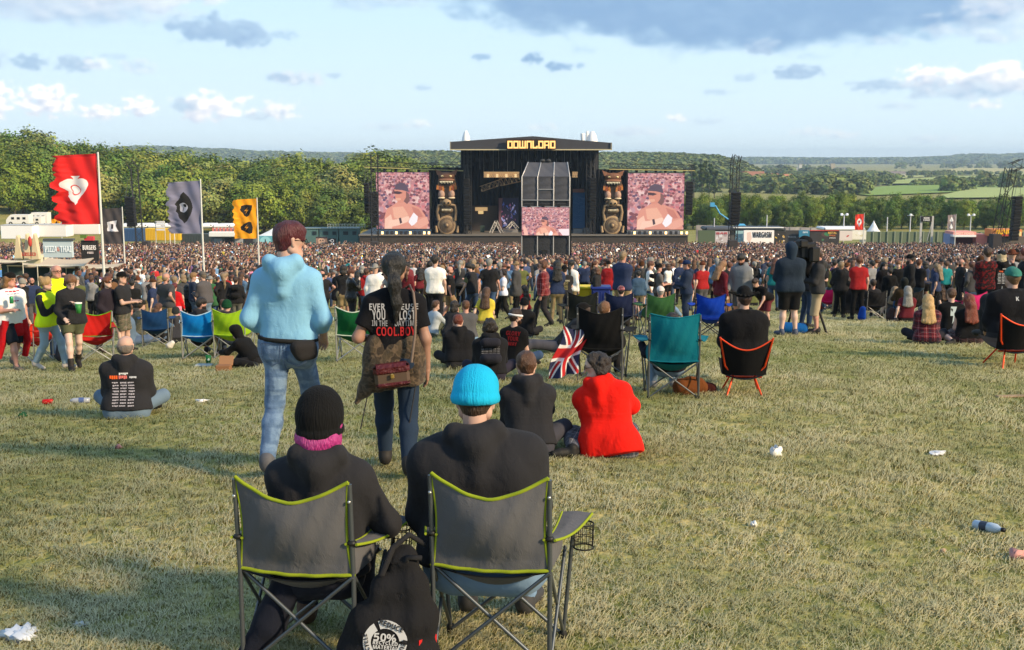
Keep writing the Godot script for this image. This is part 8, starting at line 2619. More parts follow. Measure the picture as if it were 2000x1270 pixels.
func people_middle() -> void:
	P(898, 718, 640, 10, "person in bulky black coat with orange hood lining sitting on the grass", {"pose": "cross", "top": ["coat", Color(0.09, 0.09, 0.1)], "hood": true, "bot": ["trousers", K], "hair": ["short", Color(0.38, 0.15, 0.07)], "w": 1.15, "lean": 0.3, "hp": 0.4, "L": "lap", "R": "lap"})
	P(958, 742, 626, 4, "person with dark curly hair and drawstring bag on back sitting on the grass", {"pose": "cross", "top": ["hoodie", Color(0.1, 0.1, 0.11)], "bot": ["trousers", Color(0.16, 0.15, 0.2)], "hair": ["curly", Color(0.12, 0.085, 0.07)], "w": 1.12, "L": "lap", "R": "lap", "lean": 0.2, "print": [[bars(5, 6, 0.3, 0.2, 9), 0, 0.62, 0.0, Color(0.4, 0.4, 0.42)]]})
	backpack("black drawstring bag with faded red print on the curly haired person", Color(0.13, 0.13, 0.16))
	P(1000, 718, 606, -30, "man in white headband and black t-shirt with red lettering sitting on the grass", {"pose": "cross", "top": ["tee", Color(0.06, 0.06, 0.07)], "bot": ["jeans", Color(0.2, 0.27, 0.38)], "hair": ["short", Color(0.17, 0.1, 0.07)], "hy": -0.5, "lean": 0.15, "R": "lap", "L": "lap", "beard": true, "print": [["GLORY", 0.07, 0.82, 0.04, Color(0.62, 0.1, 0.1), 0.26], ["YOUR", 0.07, 0.66, 0.05, Color(0.62, 0.1, 0.1), 0.2], ["WAY", 0.06, 0.5, 0.05, Color(0.62, 0.1, 0.1), 0.16]]})
	var who := get_child(get_child_count() - 1) as Node3D
	var s: Dictionary = stock.s
	var band := []
	for k in 21:
		band.append(s.head * Vector3(cos(TAU * k / 20) * 0.096, 0.035 + 0.02 * sin(TAU * k / 20), 0.0 + sin(TAU * k / 20) * 0.108))
	part("headband", tubem(band, 0.02, 6), cloth(Color(0.8, 0.79, 0.8), 0.5), who)
	P(913, 668, 590, 16, "man in grey t-shirt with cropped hair and cross strap sitting on the grass", {"pose": "hug", "top": ["tee", Color(0.29, 0.29, 0.3)], "bot": ["jeans", Color(0.4, 0.5, 0.6)], "hair": ["crop", Color(0.35, 0.22, 0.14)], "L": "knees", "R": "knees", "w": 1.15, "skin": 4})
	P(880, 660, 592, -20, "woman with dark hair in black jumper sitting on the grass beside grey t-shirt", {"pose": "hug", "fem": true, "top": ["long", K], "bot": ["trousers", K], "hair": ["bob", Color(0.12, 0.08, 0.06)], "lean": 0.45, "L": "knees", "R": "knees"})
	P(1022, 660, 588, -14, "person in black beanie and black jacket sitting on the grass, back turned", {"pose": "cross", "top": ["jacket", Color(0.08, 0.08, 0.09)], "bot": ["trousers", K], "hair": ["beanie", Color(0.07, 0.07, 0.08)], "w": 1.12, "L": "lap", "R": "lap"})
	P(842, 658, 592, -50, "person in pale grey top sitting on the grass beside the woman with satchel", {"pose": "hug", "top": ["long", Color(0.62, 0.65, 0.68)], "bot": ["trousers", Color(0.3, 0.32, 0.28)], "hair": ["crop", Color(0.3, 0.2, 0.15)], "L": "knees", "R": "knees"})
	P(878, 628, 519, -82, "bald bearded man in black t-shirt and khaki shorts striding with rucksack", {"pose": "walk", "top": ["tee", Color(0.1, 0.1, 0.11)], "bot": ["shorts", Color(0.52, 0.43, 0.33)], "short": 1.0, "hair": ["bald", Color(0.3, 0.2, 0.15)], "beard": true, "w": 1.2, "skin": 4, "R": "down", "L": "back_down"})
	backpack("dark rucksack on the bald man in khaki shorts", Color(0.12, 0.12, 0.14))
	P(925, 628, 513, 60, "dark haired man in olive t-shirt and black waistcoat leaning forward", {"pose": "walk2", "top": ["tee", Color(0.35, 0.37, 0.26)], "over": ["vest", K], "bot": ["jeans", Color(0.16, 0.22, 0.33)], "hair": ["short", Color(0.09, 0.06, 0.05)], "beard": true, "lean": 0.2, "hp": 0.3, "L": "fore", "R": "hold"})
	P(962, 622, 526, 140, "fair haired woman in printed black top beside the woman in white", {"fem": true, "top": ["tank", Color(0.12, 0.13, 0.17)], "bot": ["trousers", K], "hair": ["short", Color(0.62, 0.47, 0.28)], "skin": 2, "w": 1.12, "print": [[bars(3, 5, 0.22, 0.24, 12), 0, 0.5, 0.0, Color(0.5, 0.25, 0.22), -1.0, -1.0]]})
	P(984, 624, 525, 88, "woman in white t-shirt with curly dark hair and green jacket round her waist", {"pose": "walk", "fem": true, "top": ["tee", Color(0.75, 0.77, 0.84)], "bot": ["trousers", Color(0.1, 0.1, 0.1)], "hair": ["curly", Color(0.13, 0.07, 0.07)], "skin": 2, "w": 1.2, "L": [-0.1, -0.3, -0.26], "R": "hold"})
	P(1062, 638, 508, 78, "man in open red check shirt and white t-shirt walking beside the mixing tower", {"pose": "walk", "top": ["long", plaid(Color(0.45, 0.1, 0.12), Color(0.3, 0.06, 0.09), Color(0.25, 0.05, 0.08), "redcheck")], "bot": ["trousers", Color(0.17, 0.16, 0.17)], "hair": ["curly", Color(0.33, 0.19, 0.11)], "L": "down", "R": "down", "w": 1.15, "hp": 0.2, "skin": 4})
	who = get_child(get_child_count() - 1)
	part("t_shirt_front", field([bone(Vector3(-0.03, 1.02, -0.12), Vector3(-0.03, 1.32, -0.13), 0.09, 0.085), bone(Vector3(0.04, 1.02, -0.11), Vector3(0.03, 1.32, -0.12), 0.085, 0.08)], 0.022, 0.05), cloth(Color(0.8, 0.81, 0.85)), who)
	P(1102, 630, 518, 4, "man in black cap and black shirt with gold print and camouflage sleeves, back turned", {"top": ["tee", K], "bot": ["shorts", Color(0.11, 0.12, 0.17)], "short": 1.0, "hair": ["backcap", Color(0.07, 0.07, 0.07), Color(0.2, 0.14, 0.1)], "w": 1.15, "L": "hold", "R": "hold", "print": [["OFFSPRING", 0.05, 0.7, 0.0, Color(0.78, 0.75, 0.66), 0.3], [bars(3, 6, 0.2, 0.26, 15), 0, 0.38, 0.0, Color(0.62, 0.58, 0.38)]]})
	P(1210, 620, 515, 60, "bearded man in black jumper and glasses in front of the yellow crate", {"top": ["long", Color(0.09, 0.09, 0.095)], "bot": ["trousers", K], "hair": ["crop", Color(0.32, 0.22, 0.17)], "beard": true, "specs": true, "w": 1.12, "skin": 4})
	P(1246, 622, 528, 10, "man in denim jacket seen from behind next to the backpacker", {"top": ["jacket", Color(0.22, 0.31, 0.41)], "bot": ["trousers", Color(0.36, 0.34, 0.28)], "hair": ["short", Color(0.12, 0.11, 0.11)], "L": "down", "R": "down"})
	P(1284, 624, 515, -80, "man in backwards cap and grey t-shirt with black backpack holding a drink", {"top": ["tee", Color(0.34, 0.33, 0.33)], "bot": ["shorts", Color(0.2, 0.2, 0.22)], "hair": ["backcap", Color(0.05, 0.05, 0.055), Color(0.15, 0.1, 0.08)], "specs": true, "R": "hold", "L": "hold", "skin": 4})
	backpack("black backpack on the man with the backwards cap", Color(0.08, 0.08, 0.09))
	P(1340, 636, 508, 84, "man in navy cap and navy hooded top carrying a tray of food", {"top": ["hoodie", Color(0.14, 0.18, 0.26)], "bot": ["trousers", Color(0.16, 0.2, 0.28)], "hair": ["cap", Color(0.1, 0.16, 0.29), Color(0.3, 0.18, 0.1)], "L": "hold", "R": "hold", "w": 1.18, "skin": 4})
	var tr := thing("food_tray", "paper tray of chips carried by the man in navy", "food", at(1334, 544, -ground(1340, 636).z + 0.05))
	part("tray", boxm(Vector3(0.24, 0.04, 0.16), 0.015), mat(Color(0.85, 0.84, 0.8), 0.7), tr)
	part("chips", ell(Vector3(0, 0.035, 0), Vector3(0.1, 0.04, 0.065), 7, null, 0.5), mat(Color(0.75, 0.55, 0.22), 0.7), tr)
	P(1406, 640, 508, -64, "woman with very long fair hair in maroon sweatshirt and dark shorts", {"fem": true, "top": ["long", Color(0.33, 0.1, 0.14)], "bot": ["shorts", Color(0.15, 0.15, 0.16)], "short": 0.5, "hair": ["long", Color(0.52, 0.38, 0.26)], "shades": true, "L": "down", "R": "down", "skin": 2, "hp": 0.2})
	P(1445, 640, 494, 150, "smiling dark haired man in grey zipped hooded top and grey shorts", {"top": ["hoodie", Color(0.42, 0.43, 0.45)], "bot": ["shorts", Color(0.3, 0.3, 0.31)], "short": 1.0, "hair": ["short", Color(0.09, 0.07, 0.06)], "beard": true, "hp": 0.35, "skin": 4, "L": "down", "R": "fore"})
	P(1540, 656, 474, 6, "large man in dark blue hooded top with hood up and black shorts", {"top": ["hoodie", Color(0.12, 0.16, 0.21)], "bot": ["shorts", Color(0.075, 0.075, 0.08)], "short": 1.0, "hair": ["hood", Color(0.13, 0.18, 0.24)], "w": 1.22, "L": "hold", "R": "hold", "skin": 2, "shoe": Color(0.25, 0.28, 0.35)})
	P(1594, 652, 486, 80, "man in charcoal jumper and beige cargo shorts at the television camera", {"top": ["hoodie", Color(0.2, 0.2, 0.21)], "bot": ["shorts", Color(0.62, 0.56, 0.47)], "short": 1.3, "hair": ["short", Color(0.2, 0.12, 0.08)], "L": "hold", "R": "hold", "hp": 0.3, "skin": 4})
	P(1574, 640, 488, -60, "man in dark top and jeans half hidden behind the camera tripod", {"top": ["hoodie", Color(0.13, 0.13, 0.15)], "bot": ["jeans", Color(0.16, 0.21, 0.3)], "hair": ["short", Color(0.24, 0.15, 0.1)], "R": "hold", "hp": 0.3})
	P(1494, 640, 545, 130, "man in black t-shirt and maroon shorts bending forward beside the hooded man", {"top": ["tee", Color(0.06, 0.06, 0.07)], "bot": ["shorts", Color(0.36, 0.15, 0.18)], "short": 1.0, "hair": ["short", Color(0.2, 0.13, 0.1)], "lean": 0.95, "hp": 0.4, "w": 1.2, "L": "bend", "R": "bend", "boot": true})
	# chairs of the middle and their sitters
	chair("black camp chair with Union flag draped over its arm", ground(1174, 742), -10, Color(0.06, 0.06, 0.065), Color(0.07, 0.07, 0.07), Color(0.4, 0.4, 0.41), {"high": 0.95})
	P(1180, 736, 586, -14, "fair haired person in striped sleeve sitting in the black chair", {"pose": "sit", "top": ["long", plaid(Color(0.3, 0.32, 0.36), Color(0.5, 0.52, 0.55), Color(0.6, 0.62, 0.65), "greystripe")], "bot": ["trousers", K], "hair": ["short", Color(0.42, 0.28, 0.17)], "R": "reach", "L": "rest", "lean": -0.1, "skin": 2})
	var fl := thing("union_flag", "Union flag draped from the black chair down to the grass", "flag", ground(1100, 745))
	var im := plain(120, 72, Color(0.07, 0.1, 0.25))
	for q in [[V2([0, 0, 0.12, 0, 1, 0.88, 1, 1, 0.88, 1, 0, 0.12]), 0], [V2([1, 0, 0.88, 0, 0, 0.88, 0, 1, 0.12, 1, 1, 0.12]), 0], [V2([0, 0, 0.05, 0, 1, 0.95, 1, 1, 0.95, 1, 0, 0.05]), 1], [V2([1, 0, 0.95, 0, 0, 0.95, 0, 1, 0.05, 1, 1, 0.05]), 1], [V2([0.4, 0, 0.6, 0, 0.6, 1, 0.4, 1]), 0], [V2([0, 0.33, 1, 0.33, 1, 0.67, 0, 0.67]), 0], [V2([0.44, 0, 0.56, 0, 0.56, 1, 0.44, 1]), 1], [V2([0, 0.4, 1, 0.4, 1, 0.6, 0, 0.6]), 1]]:
		fill_poly(im, q[0], [Color(0.83, 0.82, 0.83), Color(0.66, 0.07, 0.1)][q[1]])
	part("cloth", sheet(func(u, v): return Vector3(lerpf(0.0, 0.36, u) - 0.2 * v + 0.03 * sin(v * 7.0), lerpf(0.7 + 0.12 * u - 0.1 * sin(PI * u), 0.03 + 0.1 * u, v), 0.06 * sin(u * 11.0 + v * 4.0) * (0.4 + 0.6 * v) + 0.08 * v), 22, 26, 0.006), image_mat(im, 0.9), fl)
	P(1098, 690, 0, 95, "person in black cap lying propped on one elbow beside the Union flag", {"pose": "long", "top": ["long", Color(0.12, 0.12, 0.13)], "bot": ["jeans", Color(0.25, 0.25, 0.28)], "hair": ["backcap", Color(0.07, 0.065, 0.065), Color(0.2, 0.13, 0.1)], "lean": -0.75, "L": "prop", "R": "prop", "boot": true, "hp": 0.4})
	chair("teal camp chair with high back and grey legs", ground(1312, 773), -3, Color(0.02, 0.36, 0.42), Color(0.02, 0.36, 0.42), Color(0.36, 0.37, 0.38), {"high": 0.96, "dip": 0.04})
	P(1306, 768, 606, 4, "person with dark hair slumped in the teal chair, striped sleeve out", {"pose": "sit", "top": ["jacket", Color(0.1, 0.1, 0.14)], "bot": ["jeans", Color(0.42, 0.5, 0.6)], "hair": ["short", Color(0.11, 0.06, 0.06)], "L": [0.22, -0.1, -0.25], "R": "rest", "lean": -0.35, "hp": 0.5, "shoe": Color(0.5, 0.5, 0.52)})
	bag("bag", "tan leather bag on the grass beside the teal chair", ground(1352, 770), 20, [bone(Vector3(-0.14, 0.09, 0), Vector3(0.12, 0.07, 0), 0.1, 0.075), bone(Vector3(-0.05, 0.14, 0), Vector3(0.08, 0.12, 0), 0.07)], Color(0.36, 0.2, 0.09))
	bag("pouch", "small black and red pouch next to the tan bag", ground(1383, 768), 0, [bone(Vector3(-0.02, 0.06, 0), Vector3(0.03, 0.05, 0), 0.07)], Color(0.2, 0.07, 0.06))
	low_chair("low black chair with orange frame between teal chair and open grass", ground(1450, 768), -6, 1.0)
	P(1450, 752, 604, -4, "person in black brimmed hat with patterned band in the low orange framed chair", {"pose": "hug", "top": ["coat", Color(0.075, 0.075, 0.085)], "bot": ["trousers", K], "hair": ["hat", Color(0.065, 0.065, 0.07), Color(0.2, 0.12, 0.1)], "hy": 0.3, "w": 1.25, "L": "lap", "R": "lap", "lean": 0.05, "hem": 0.0})
	get_child(get_child_count() - 1).position.y += 0.24
	chair("empty royal blue camp chair behind the teal chair", ground(1386, 662), -8, Color(0.04, 0.2, 0.6), Color(0.05, 0.15, 0.45), Color(0.2, 0.2, 0.22))
	chair("faded green camp chair with a man in white cap", ground(1284, 660), 6, Color(0.16, 0.3, 0.17), Color(0.2, 0.32, 0.2), Color(0.45, 0.45, 0.45))
	P(1288, 656, 560, 4, "man in white cap and khaki waistcoat lounging in the faded green chair", {"pose": "sit", "top": ["long", Color(0.4, 0.5, 0.62)], "over": ["vest", Color(0.46, 0.4, 0.29)], "bot": ["trousers", Color(0.3, 0.3, 0.28)], "hair": ["backcap", Color(0.78, 0.74, 0.72), Color(0.6, 0.58, 0.56)], "L": "side", "R": "side", "w": 1.15, "lean": -0.05, "skin": 4})
	chair("black camp chair with white label beside the yellow crate", ground(1135, 664), 2, Color(0.07, 0.085, 0.085), Color(0.08, 0.08, 0.08), Color(0.35, 0.35, 0.35), {"high": 0.92})
	chair("navy camp chair with a red patterned cap showing above it", ground(1210, 656), -10, Color(0.1, 0.13, 0.24), Color(0.1, 0.13, 0.24), Color(0.4, 0.4, 0.42))
	P(1212, 652, 556, -10, "person in red and white patterned cap seated in the navy chair", {"pose": "sit", "top": ["jacket", Color(0.08, 0.08, 0.09)], "bot": ["trousers", K], "hair": ["backcap", plaid(Color(0.55, 0.12, 0.14), Color(0.2, 0.15, 0.2), Color(0.8, 0.78, 0.8), "redcap"), Color(0.1, 0.08, 0.07)], "L": "rest", "R": "rest", "lean": 0.0})
	# yellow crate with a blue one behind
	for q in [["crate", "large yellow plastic crate standing in the crowd", 1151, 588, Color(0.85, 0.74, 0.05), 0.95], ["crate", "blue plastic crate half hidden behind the yellow crate", 1173, 590, Color(0.1, 0.17, 0.45), 0.6]]:
		var cr := thing(q[0], q[1], "crate", ground(q[2], q[3] + 22), -0.05, "plastic crates")
		cr.position.x += 0.0
		var w: float = q[5]
		part("body", boxm(Vector3(w, 0.85, 0.7), 0.04), mat(q[4], 0.5), cr, Vector3(0, 0.43, -0.1 if w < 0.7 else 0.0))
		part("rim", boxm(Vector3(w + 0.08, 0.1, 0.78), 0.03), mat(q[4], 0.5), cr, Vector3(0, 0.86, -0.1 if w < 0.7 else 0.0))
		for k in 3:
			part("rib", boxm(Vector3(0.04, 0.7, 0.04), 0.01), mat(q[4].darkened(0.1), 0.5), cr, Vector3((k - 1) * w * 0.4, 0.42, 0.36))
	# the television camera
	var tv := thing("television_camera", "black television camera on tall tripod beside the hooded man", "camera", ground(1566, 652), 0.3)
	var bk := mat(Color(0.06, 0.06, 0.065), 0.5)
	var hh := at(1566, 500, -tv.position.z).y - tv.position.y
	part("body", boxm(Vector3(0.26, 0.34, 0.5), 0.04), bk, tv, Vector3(0, hh + 0.12, 0))
	part("lens", lathe([[0.0, 0.0], [0.11, 0.0], [0.12, 0.35], [0.0, 0.35]], 16), bk, tv, Vector3(0, hh + 0.12, -0.2)).rotation.x = -PI / 2
	part("viewfinder", boxm(Vector3(0.2, 0.16, 0.2), 0.03), bk, tv, Vector3(-0.16, hh + 0.26, 0.15))
	part("battery", boxm(Vector3(0.2, 0.3, 0.12), 0.03), bk, tv, Vector3(0.04, hh + 0.05, 0.3))
	part("pan_head", lathe([[0.0, -0.16], [0.08, -0.16], [0.1, 0.0], [0.0, 0.0]], 12), bk, tv, Vector3(0, hh - 0.06, 0))
	part("rain_cover", field([bone(Vector3(0, hh + 0.05, 0.05), Vector3(0, hh + 0.25, 0), 0.15, 0.16), bone(Vector3(0, hh - 0.3, 0.08), Vector3(0, hh, 0.05), 0.1, 0.14)], 0.025, 0.05, 0.02, 500.0), cloth(Color(0.06, 0.06, 0.07)), tv)
	for k in 3:
		var a := TAU * k / 3 + 0.4
		part("leg", tubem([Vector3(0, hh - 0.2, 0), Vector3(cos(a) * 0.5, 0, sin(a) * 0.5)], 0.025, 7), bk, tv)
	bag("bag", "bright blue bag on the grass under the camera tripod", ground(1552, 652), 0, [bone(Vector3(-0.2, 0.12, 0), Vector3(0.15, 0.1, 0), 0.12)], Color(0.05, 0.3, 0.55), 0.02)

func people_right() -> void:
	var plm := plaid(Color(0.42, 0.07, 0.12), Color(0.1, 0.07, 0.13), Color(0.12, 0.07, 0.1), "redplaid")
	P(1810, 672, 577, -8, "woman with long wavy blonde hair in red plaid shirt sitting on the grass", {"pose": "cross", "fem": true, "top": ["long", plm], "bot": ["jeans", Color(0.13, 0.13, 0.16)], "hair": ["long", Color(0.7, 0.57, 0.38)], "w": 1.15, "L": "lap", "R": "lap", "lean": 0.1, "hem": -0.1})
	P(1858, 655, 566, -4, "man in black t-shirt with white lightning bolt on the back sitting on grass", {"pose": "cross", "top": ["tee", Color(0.06, 0.06, 0.065)], "bot": ["trousers", K], "hair": ["crop", Color(0.3, 0.19, 0.12)], "w": 1.12, "L": "lap", "R": "lap", "lean": 0.2, "print": [[extrude(V2([-0.06, 0.16, 0.06, 0.16, 0.02, 0.05, 0.08, 0.05, -0.05, -0.2, -0.02, -0.03, -0.08, -0.03]), 0.001), 0, 0.55, 0.02, Color(0.68, 0.72, 0.72)]]})
	P(1890, 672, 577, -10, "woman with long ginger hair, black vest top and plaid skirt leaning on her hand", {"pose": "side", "fem": true, "top": ["tank", Color(0.07, 0.07, 0.075)], "bot": ["skirt", plaid(Color(0.12, 0.1, 0.11), Color(0.22, 0.14, 0.15), Color(0.4, 0.2, 0.2), "darkplaid")], "hair": ["long", Color(0.42, 0.16, 0.07)], "w": 1.3, "L": "lap", "R": [0.28, -0.5, 0.04], "lean": 0.1, "skin": 2, "hy": 0.3})
	low_chair("low black chair with orange frame at the edge of the grass, teal capped man", ground(1972, 716), 2, 1.15)
	P(1970, 704, 560, 2, "man in teal cap and black jacket with small white logo in a low chair", {"pose": "hug", "top": ["jacket", Color(0.085, 0.085, 0.1)], "bot": ["trousers", K], "hair": ["backcap", Color(0.2, 0.42, 0.38), Color(0.4, 0.3, 0.22)], "w": 1.4, "L": "lap", "R": "lap", "lean": 0.02, "hem": 0.0, "print": [["K", 0.05, 0.86, 0.0, Color(0.75, 0.76, 0.78)]]})
	get_child(get_child_count() - 1).position.y += 0.26
	chair("black camp chair with grey legs and blue bag hanging beside it", ground(1706, 624), 3, Color(0.1, 0.1, 0.11), Color(0.09, 0.09, 0.1), Color(0.55, 0.55, 0.56))
	P(1700, 622, 543, 0, "dark haired man seated in the black chair with the blue bag", {"pose": "sit", "top": ["tee", K], "bot": ["shorts", K], "hair": ["short", Color(0.17, 0.11, 0.08)], "L": "rest", "R": "rest", "skin": 4})
	chair("black camp chair with a person in dark hood beside it, behind the plaid shirt", ground(1778, 622), -4, Color(0.11, 0.105, 0.11), Color(0.1, 0.1, 0.1), Color(0.55, 0.55, 0.56))
	P(1762, 622, 541, -10, "person in dark hood and brown fleece seated in the black chair", {"pose": "sit", "top": ["hoodie", Color(0.24, 0.19, 0.13)], "bot": ["jeans", Color(0.14, 0.3, 0.5)], "hair": ["hood", Color(0.1, 0.11, 0.1)], "L": "rest", "R": "lap"})
	bag("bag", "royal blue bag hanging by the legs of the black chair", ground(1683, 626), 0, [bone(Vector3(0, 0.1, 0), Vector3(0.02, 0.32, 0), 0.12, 0.09)], Color(0.03, 0.2, 0.52), 0.02)
	P(1651, 612, 513, 150, "man in sunglasses, black t-shirt and black and white patterned leggings", {"top": ["tee", Color(0.075, 0.07, 0.075)], "bot": ["trousers", camo(Color(0.8, 0.79, 0.78), Color(0.1, 0.1, 0.1), Color(0.7, 0.7, 0.7), "swirl")], "hair": ["cap", Color(0.32, 0.2, 0.12), Color(0.3, 0.2, 0.14)], "shades": true, "skin": 4, "L": "hold", "R": "hold", "w": 1.1})
	P(1677, 608, 516, 130, "man in dark cap and olive hooded top standing with arms folded", {"top": ["hoodie", Color(0.28, 0.31, 0.16)], "bot": ["jeans", Color(0.4, 0.5, 0.56)], "hair": ["cap", Color(0.09, 0.09, 0.1), Color(0.4, 0.3, 0.2)], "L": "cross", "R": "cross", "skin": 4})
	P(1722, 612, 511, -160, "woman in sunglasses and long black coat with long dark hair", {"fem": true, "top": ["coat", Color(0.065, 0.062, 0.07)], "hem": -0.75, "bot": ["trousers", K], "hair": ["long", Color(0.06, 0.045, 0.045)], "shades": true, "skin": 2, "L": "down", "R": "down"})
	P(1735, 614, 524, 20, "person in shaggy black fur coat next to the woman in sunglasses", {"top": ["coat", Color(0.06, 0.06, 0.065)], "hem": -0.7, "bot": ["trousers", K], "hair": ["short", Color(0.05, 0.045, 0.045)], "w": 1.3})
	P(1774, 616, 497, 70, "grey bearded man in black cap and black jacket standing by the chairs", {"top": ["jacket", Color(0.08, 0.085, 0.095)], "bot": ["trousers", K], "hair": ["cap", Color(0.065, 0.065, 0.07), Color(0.2, 0.18, 0.17)], "beard": true, "skin": 4, "w": 1.15})
	P(1790, 612, 506, -40, "ginger haired man in black t-shirt behind the grey bearded man", {"top": ["tee", Color(0.08, 0.08, 0.09)], "bot": ["jeans", Color(0.2, 0.26, 0.33)], "hair": ["short", Color(0.36, 0.2, 0.11)], "R": "hold"})
	P(1750, 606, 509, 170, "pale fair haired man in black t-shirt facing the camera", {"top": ["tee", Color(0.08, 0.08, 0.085)], "bot": ["jeans", Color(0.15, 0.18, 0.22)], "hair": ["short", Color(0.42, 0.27, 0.16)], "skin": 2})
	P(1660, 614, 548, 0, "person wrapped in a black blanket crouching before the patterned leggings", {"pose": "hug", "top": ["coat", Color(0.06, 0.06, 0.065)], "hood": true, "bot": ["trousers", K], "hair": ["hood", Color(0.06, 0.06, 0.065)], "w": 1.3, "L": "knees", "R": "knees"})
	chair("bright pink camp chair with a red bag, half hidden", ground(1618, 612), -20, Color(0.8, 0.08, 0.35), Color(0.7, 0.08, 0.3), Color(0.5, 0.5, 0.5))
	P(1948, 640, 490, 2, "person in black hooded top with white tour list and grey jeans, chain hanging", {"top": ["hoodie", Color(0.085, 0.08, 0.09)], "bot": ["baggy", Color(0.26, 0.26, 0.28)], "hair": ["cap", Color(0.1, 0.12, 0.13), Color(0.66, 0.6, 0.48), "bob"], "L": "hold", "R": "hold", "w": 1.1, "print": [[bars(3, 8, 0.26, 0.26, 21), 0, 0.4, 0.0, Color(0.68, 0.68, 0.7)], [bars(2, 1, 0.22, 0.07, 22), 0, 0.68, 0.0, Color(0.75, 0.32, 0.14)], [bars(1, 1, 0.1, 0.05, 23), 0, 0.8, 0.0, Color(0.7, 0.7, 0.7)]]})
	var who := get_child(get_child_count() - 1) as Node3D
	part("chain", tubem([Vector3(-0.02, 0.98, 0.16), Vector3(-0.06, 0.7, 0.19), Vector3(0.0, 0.55, 0.2), Vector3(0.06, 0.6, 0.2), Vector3(0.05, 0.76, 0.19), Vector3(0.0, 0.84, 0.18)], 0.012, 6), mat(Color(0.6, 0.6, 0.6), 0.4, 0.6), who)
	P(1921, 640, 483, -8, "man with brown hair and black top with red patterned sleeves, back turned", {"top": ["long", camo(Color(0.1, 0.07, 0.085), Color(0.09, 0.06, 0.08), Color(0.4, 0.06, 0.08), "redblack")], "bot": ["trousers", Color(0.09, 0.1, 0.13)], "hair": ["short", Color(0.22, 0.14, 0.1)], "L": "hold", "R": "hold"})
	P(1994, 640, 485, 80, "red haired woman in black raising her hand at the edge of the group", {"fem": true, "top": ["long", K], "bot": ["trousers", K], "hair": ["long", Color(0.38, 0.14, 0.08)], "L": "mouth", "skin": 4})
	P(1978, 620, 488, 30, "person in wide black hat behind the red haired woman", {"top": ["coat", K], "bot": ["trousers", K], "hair": ["hat", Color(0.07, 0.07, 0.08), Color(0.2, 0.12, 0.1), "bob"]})
	P(1890, 612, 525, 175, "person in black suit jacket and white shirt walking towards the camera", {"pose": "walk", "top": ["jacket", Color(0.09, 0.08, 0.11)], "bot": ["trousers", Color(0.08, 0.08, 0.1)], "hair": ["short", Color(0.4, 0.3, 0.2)], "skin": 2})
	chair("pink camp chair beside the group with the tour list top", ground(1893, 640), 5, Color(0.72, 0.14, 0.38), Color(0.6, 0.12, 0.3), Color(0.4, 0.4, 0.4))

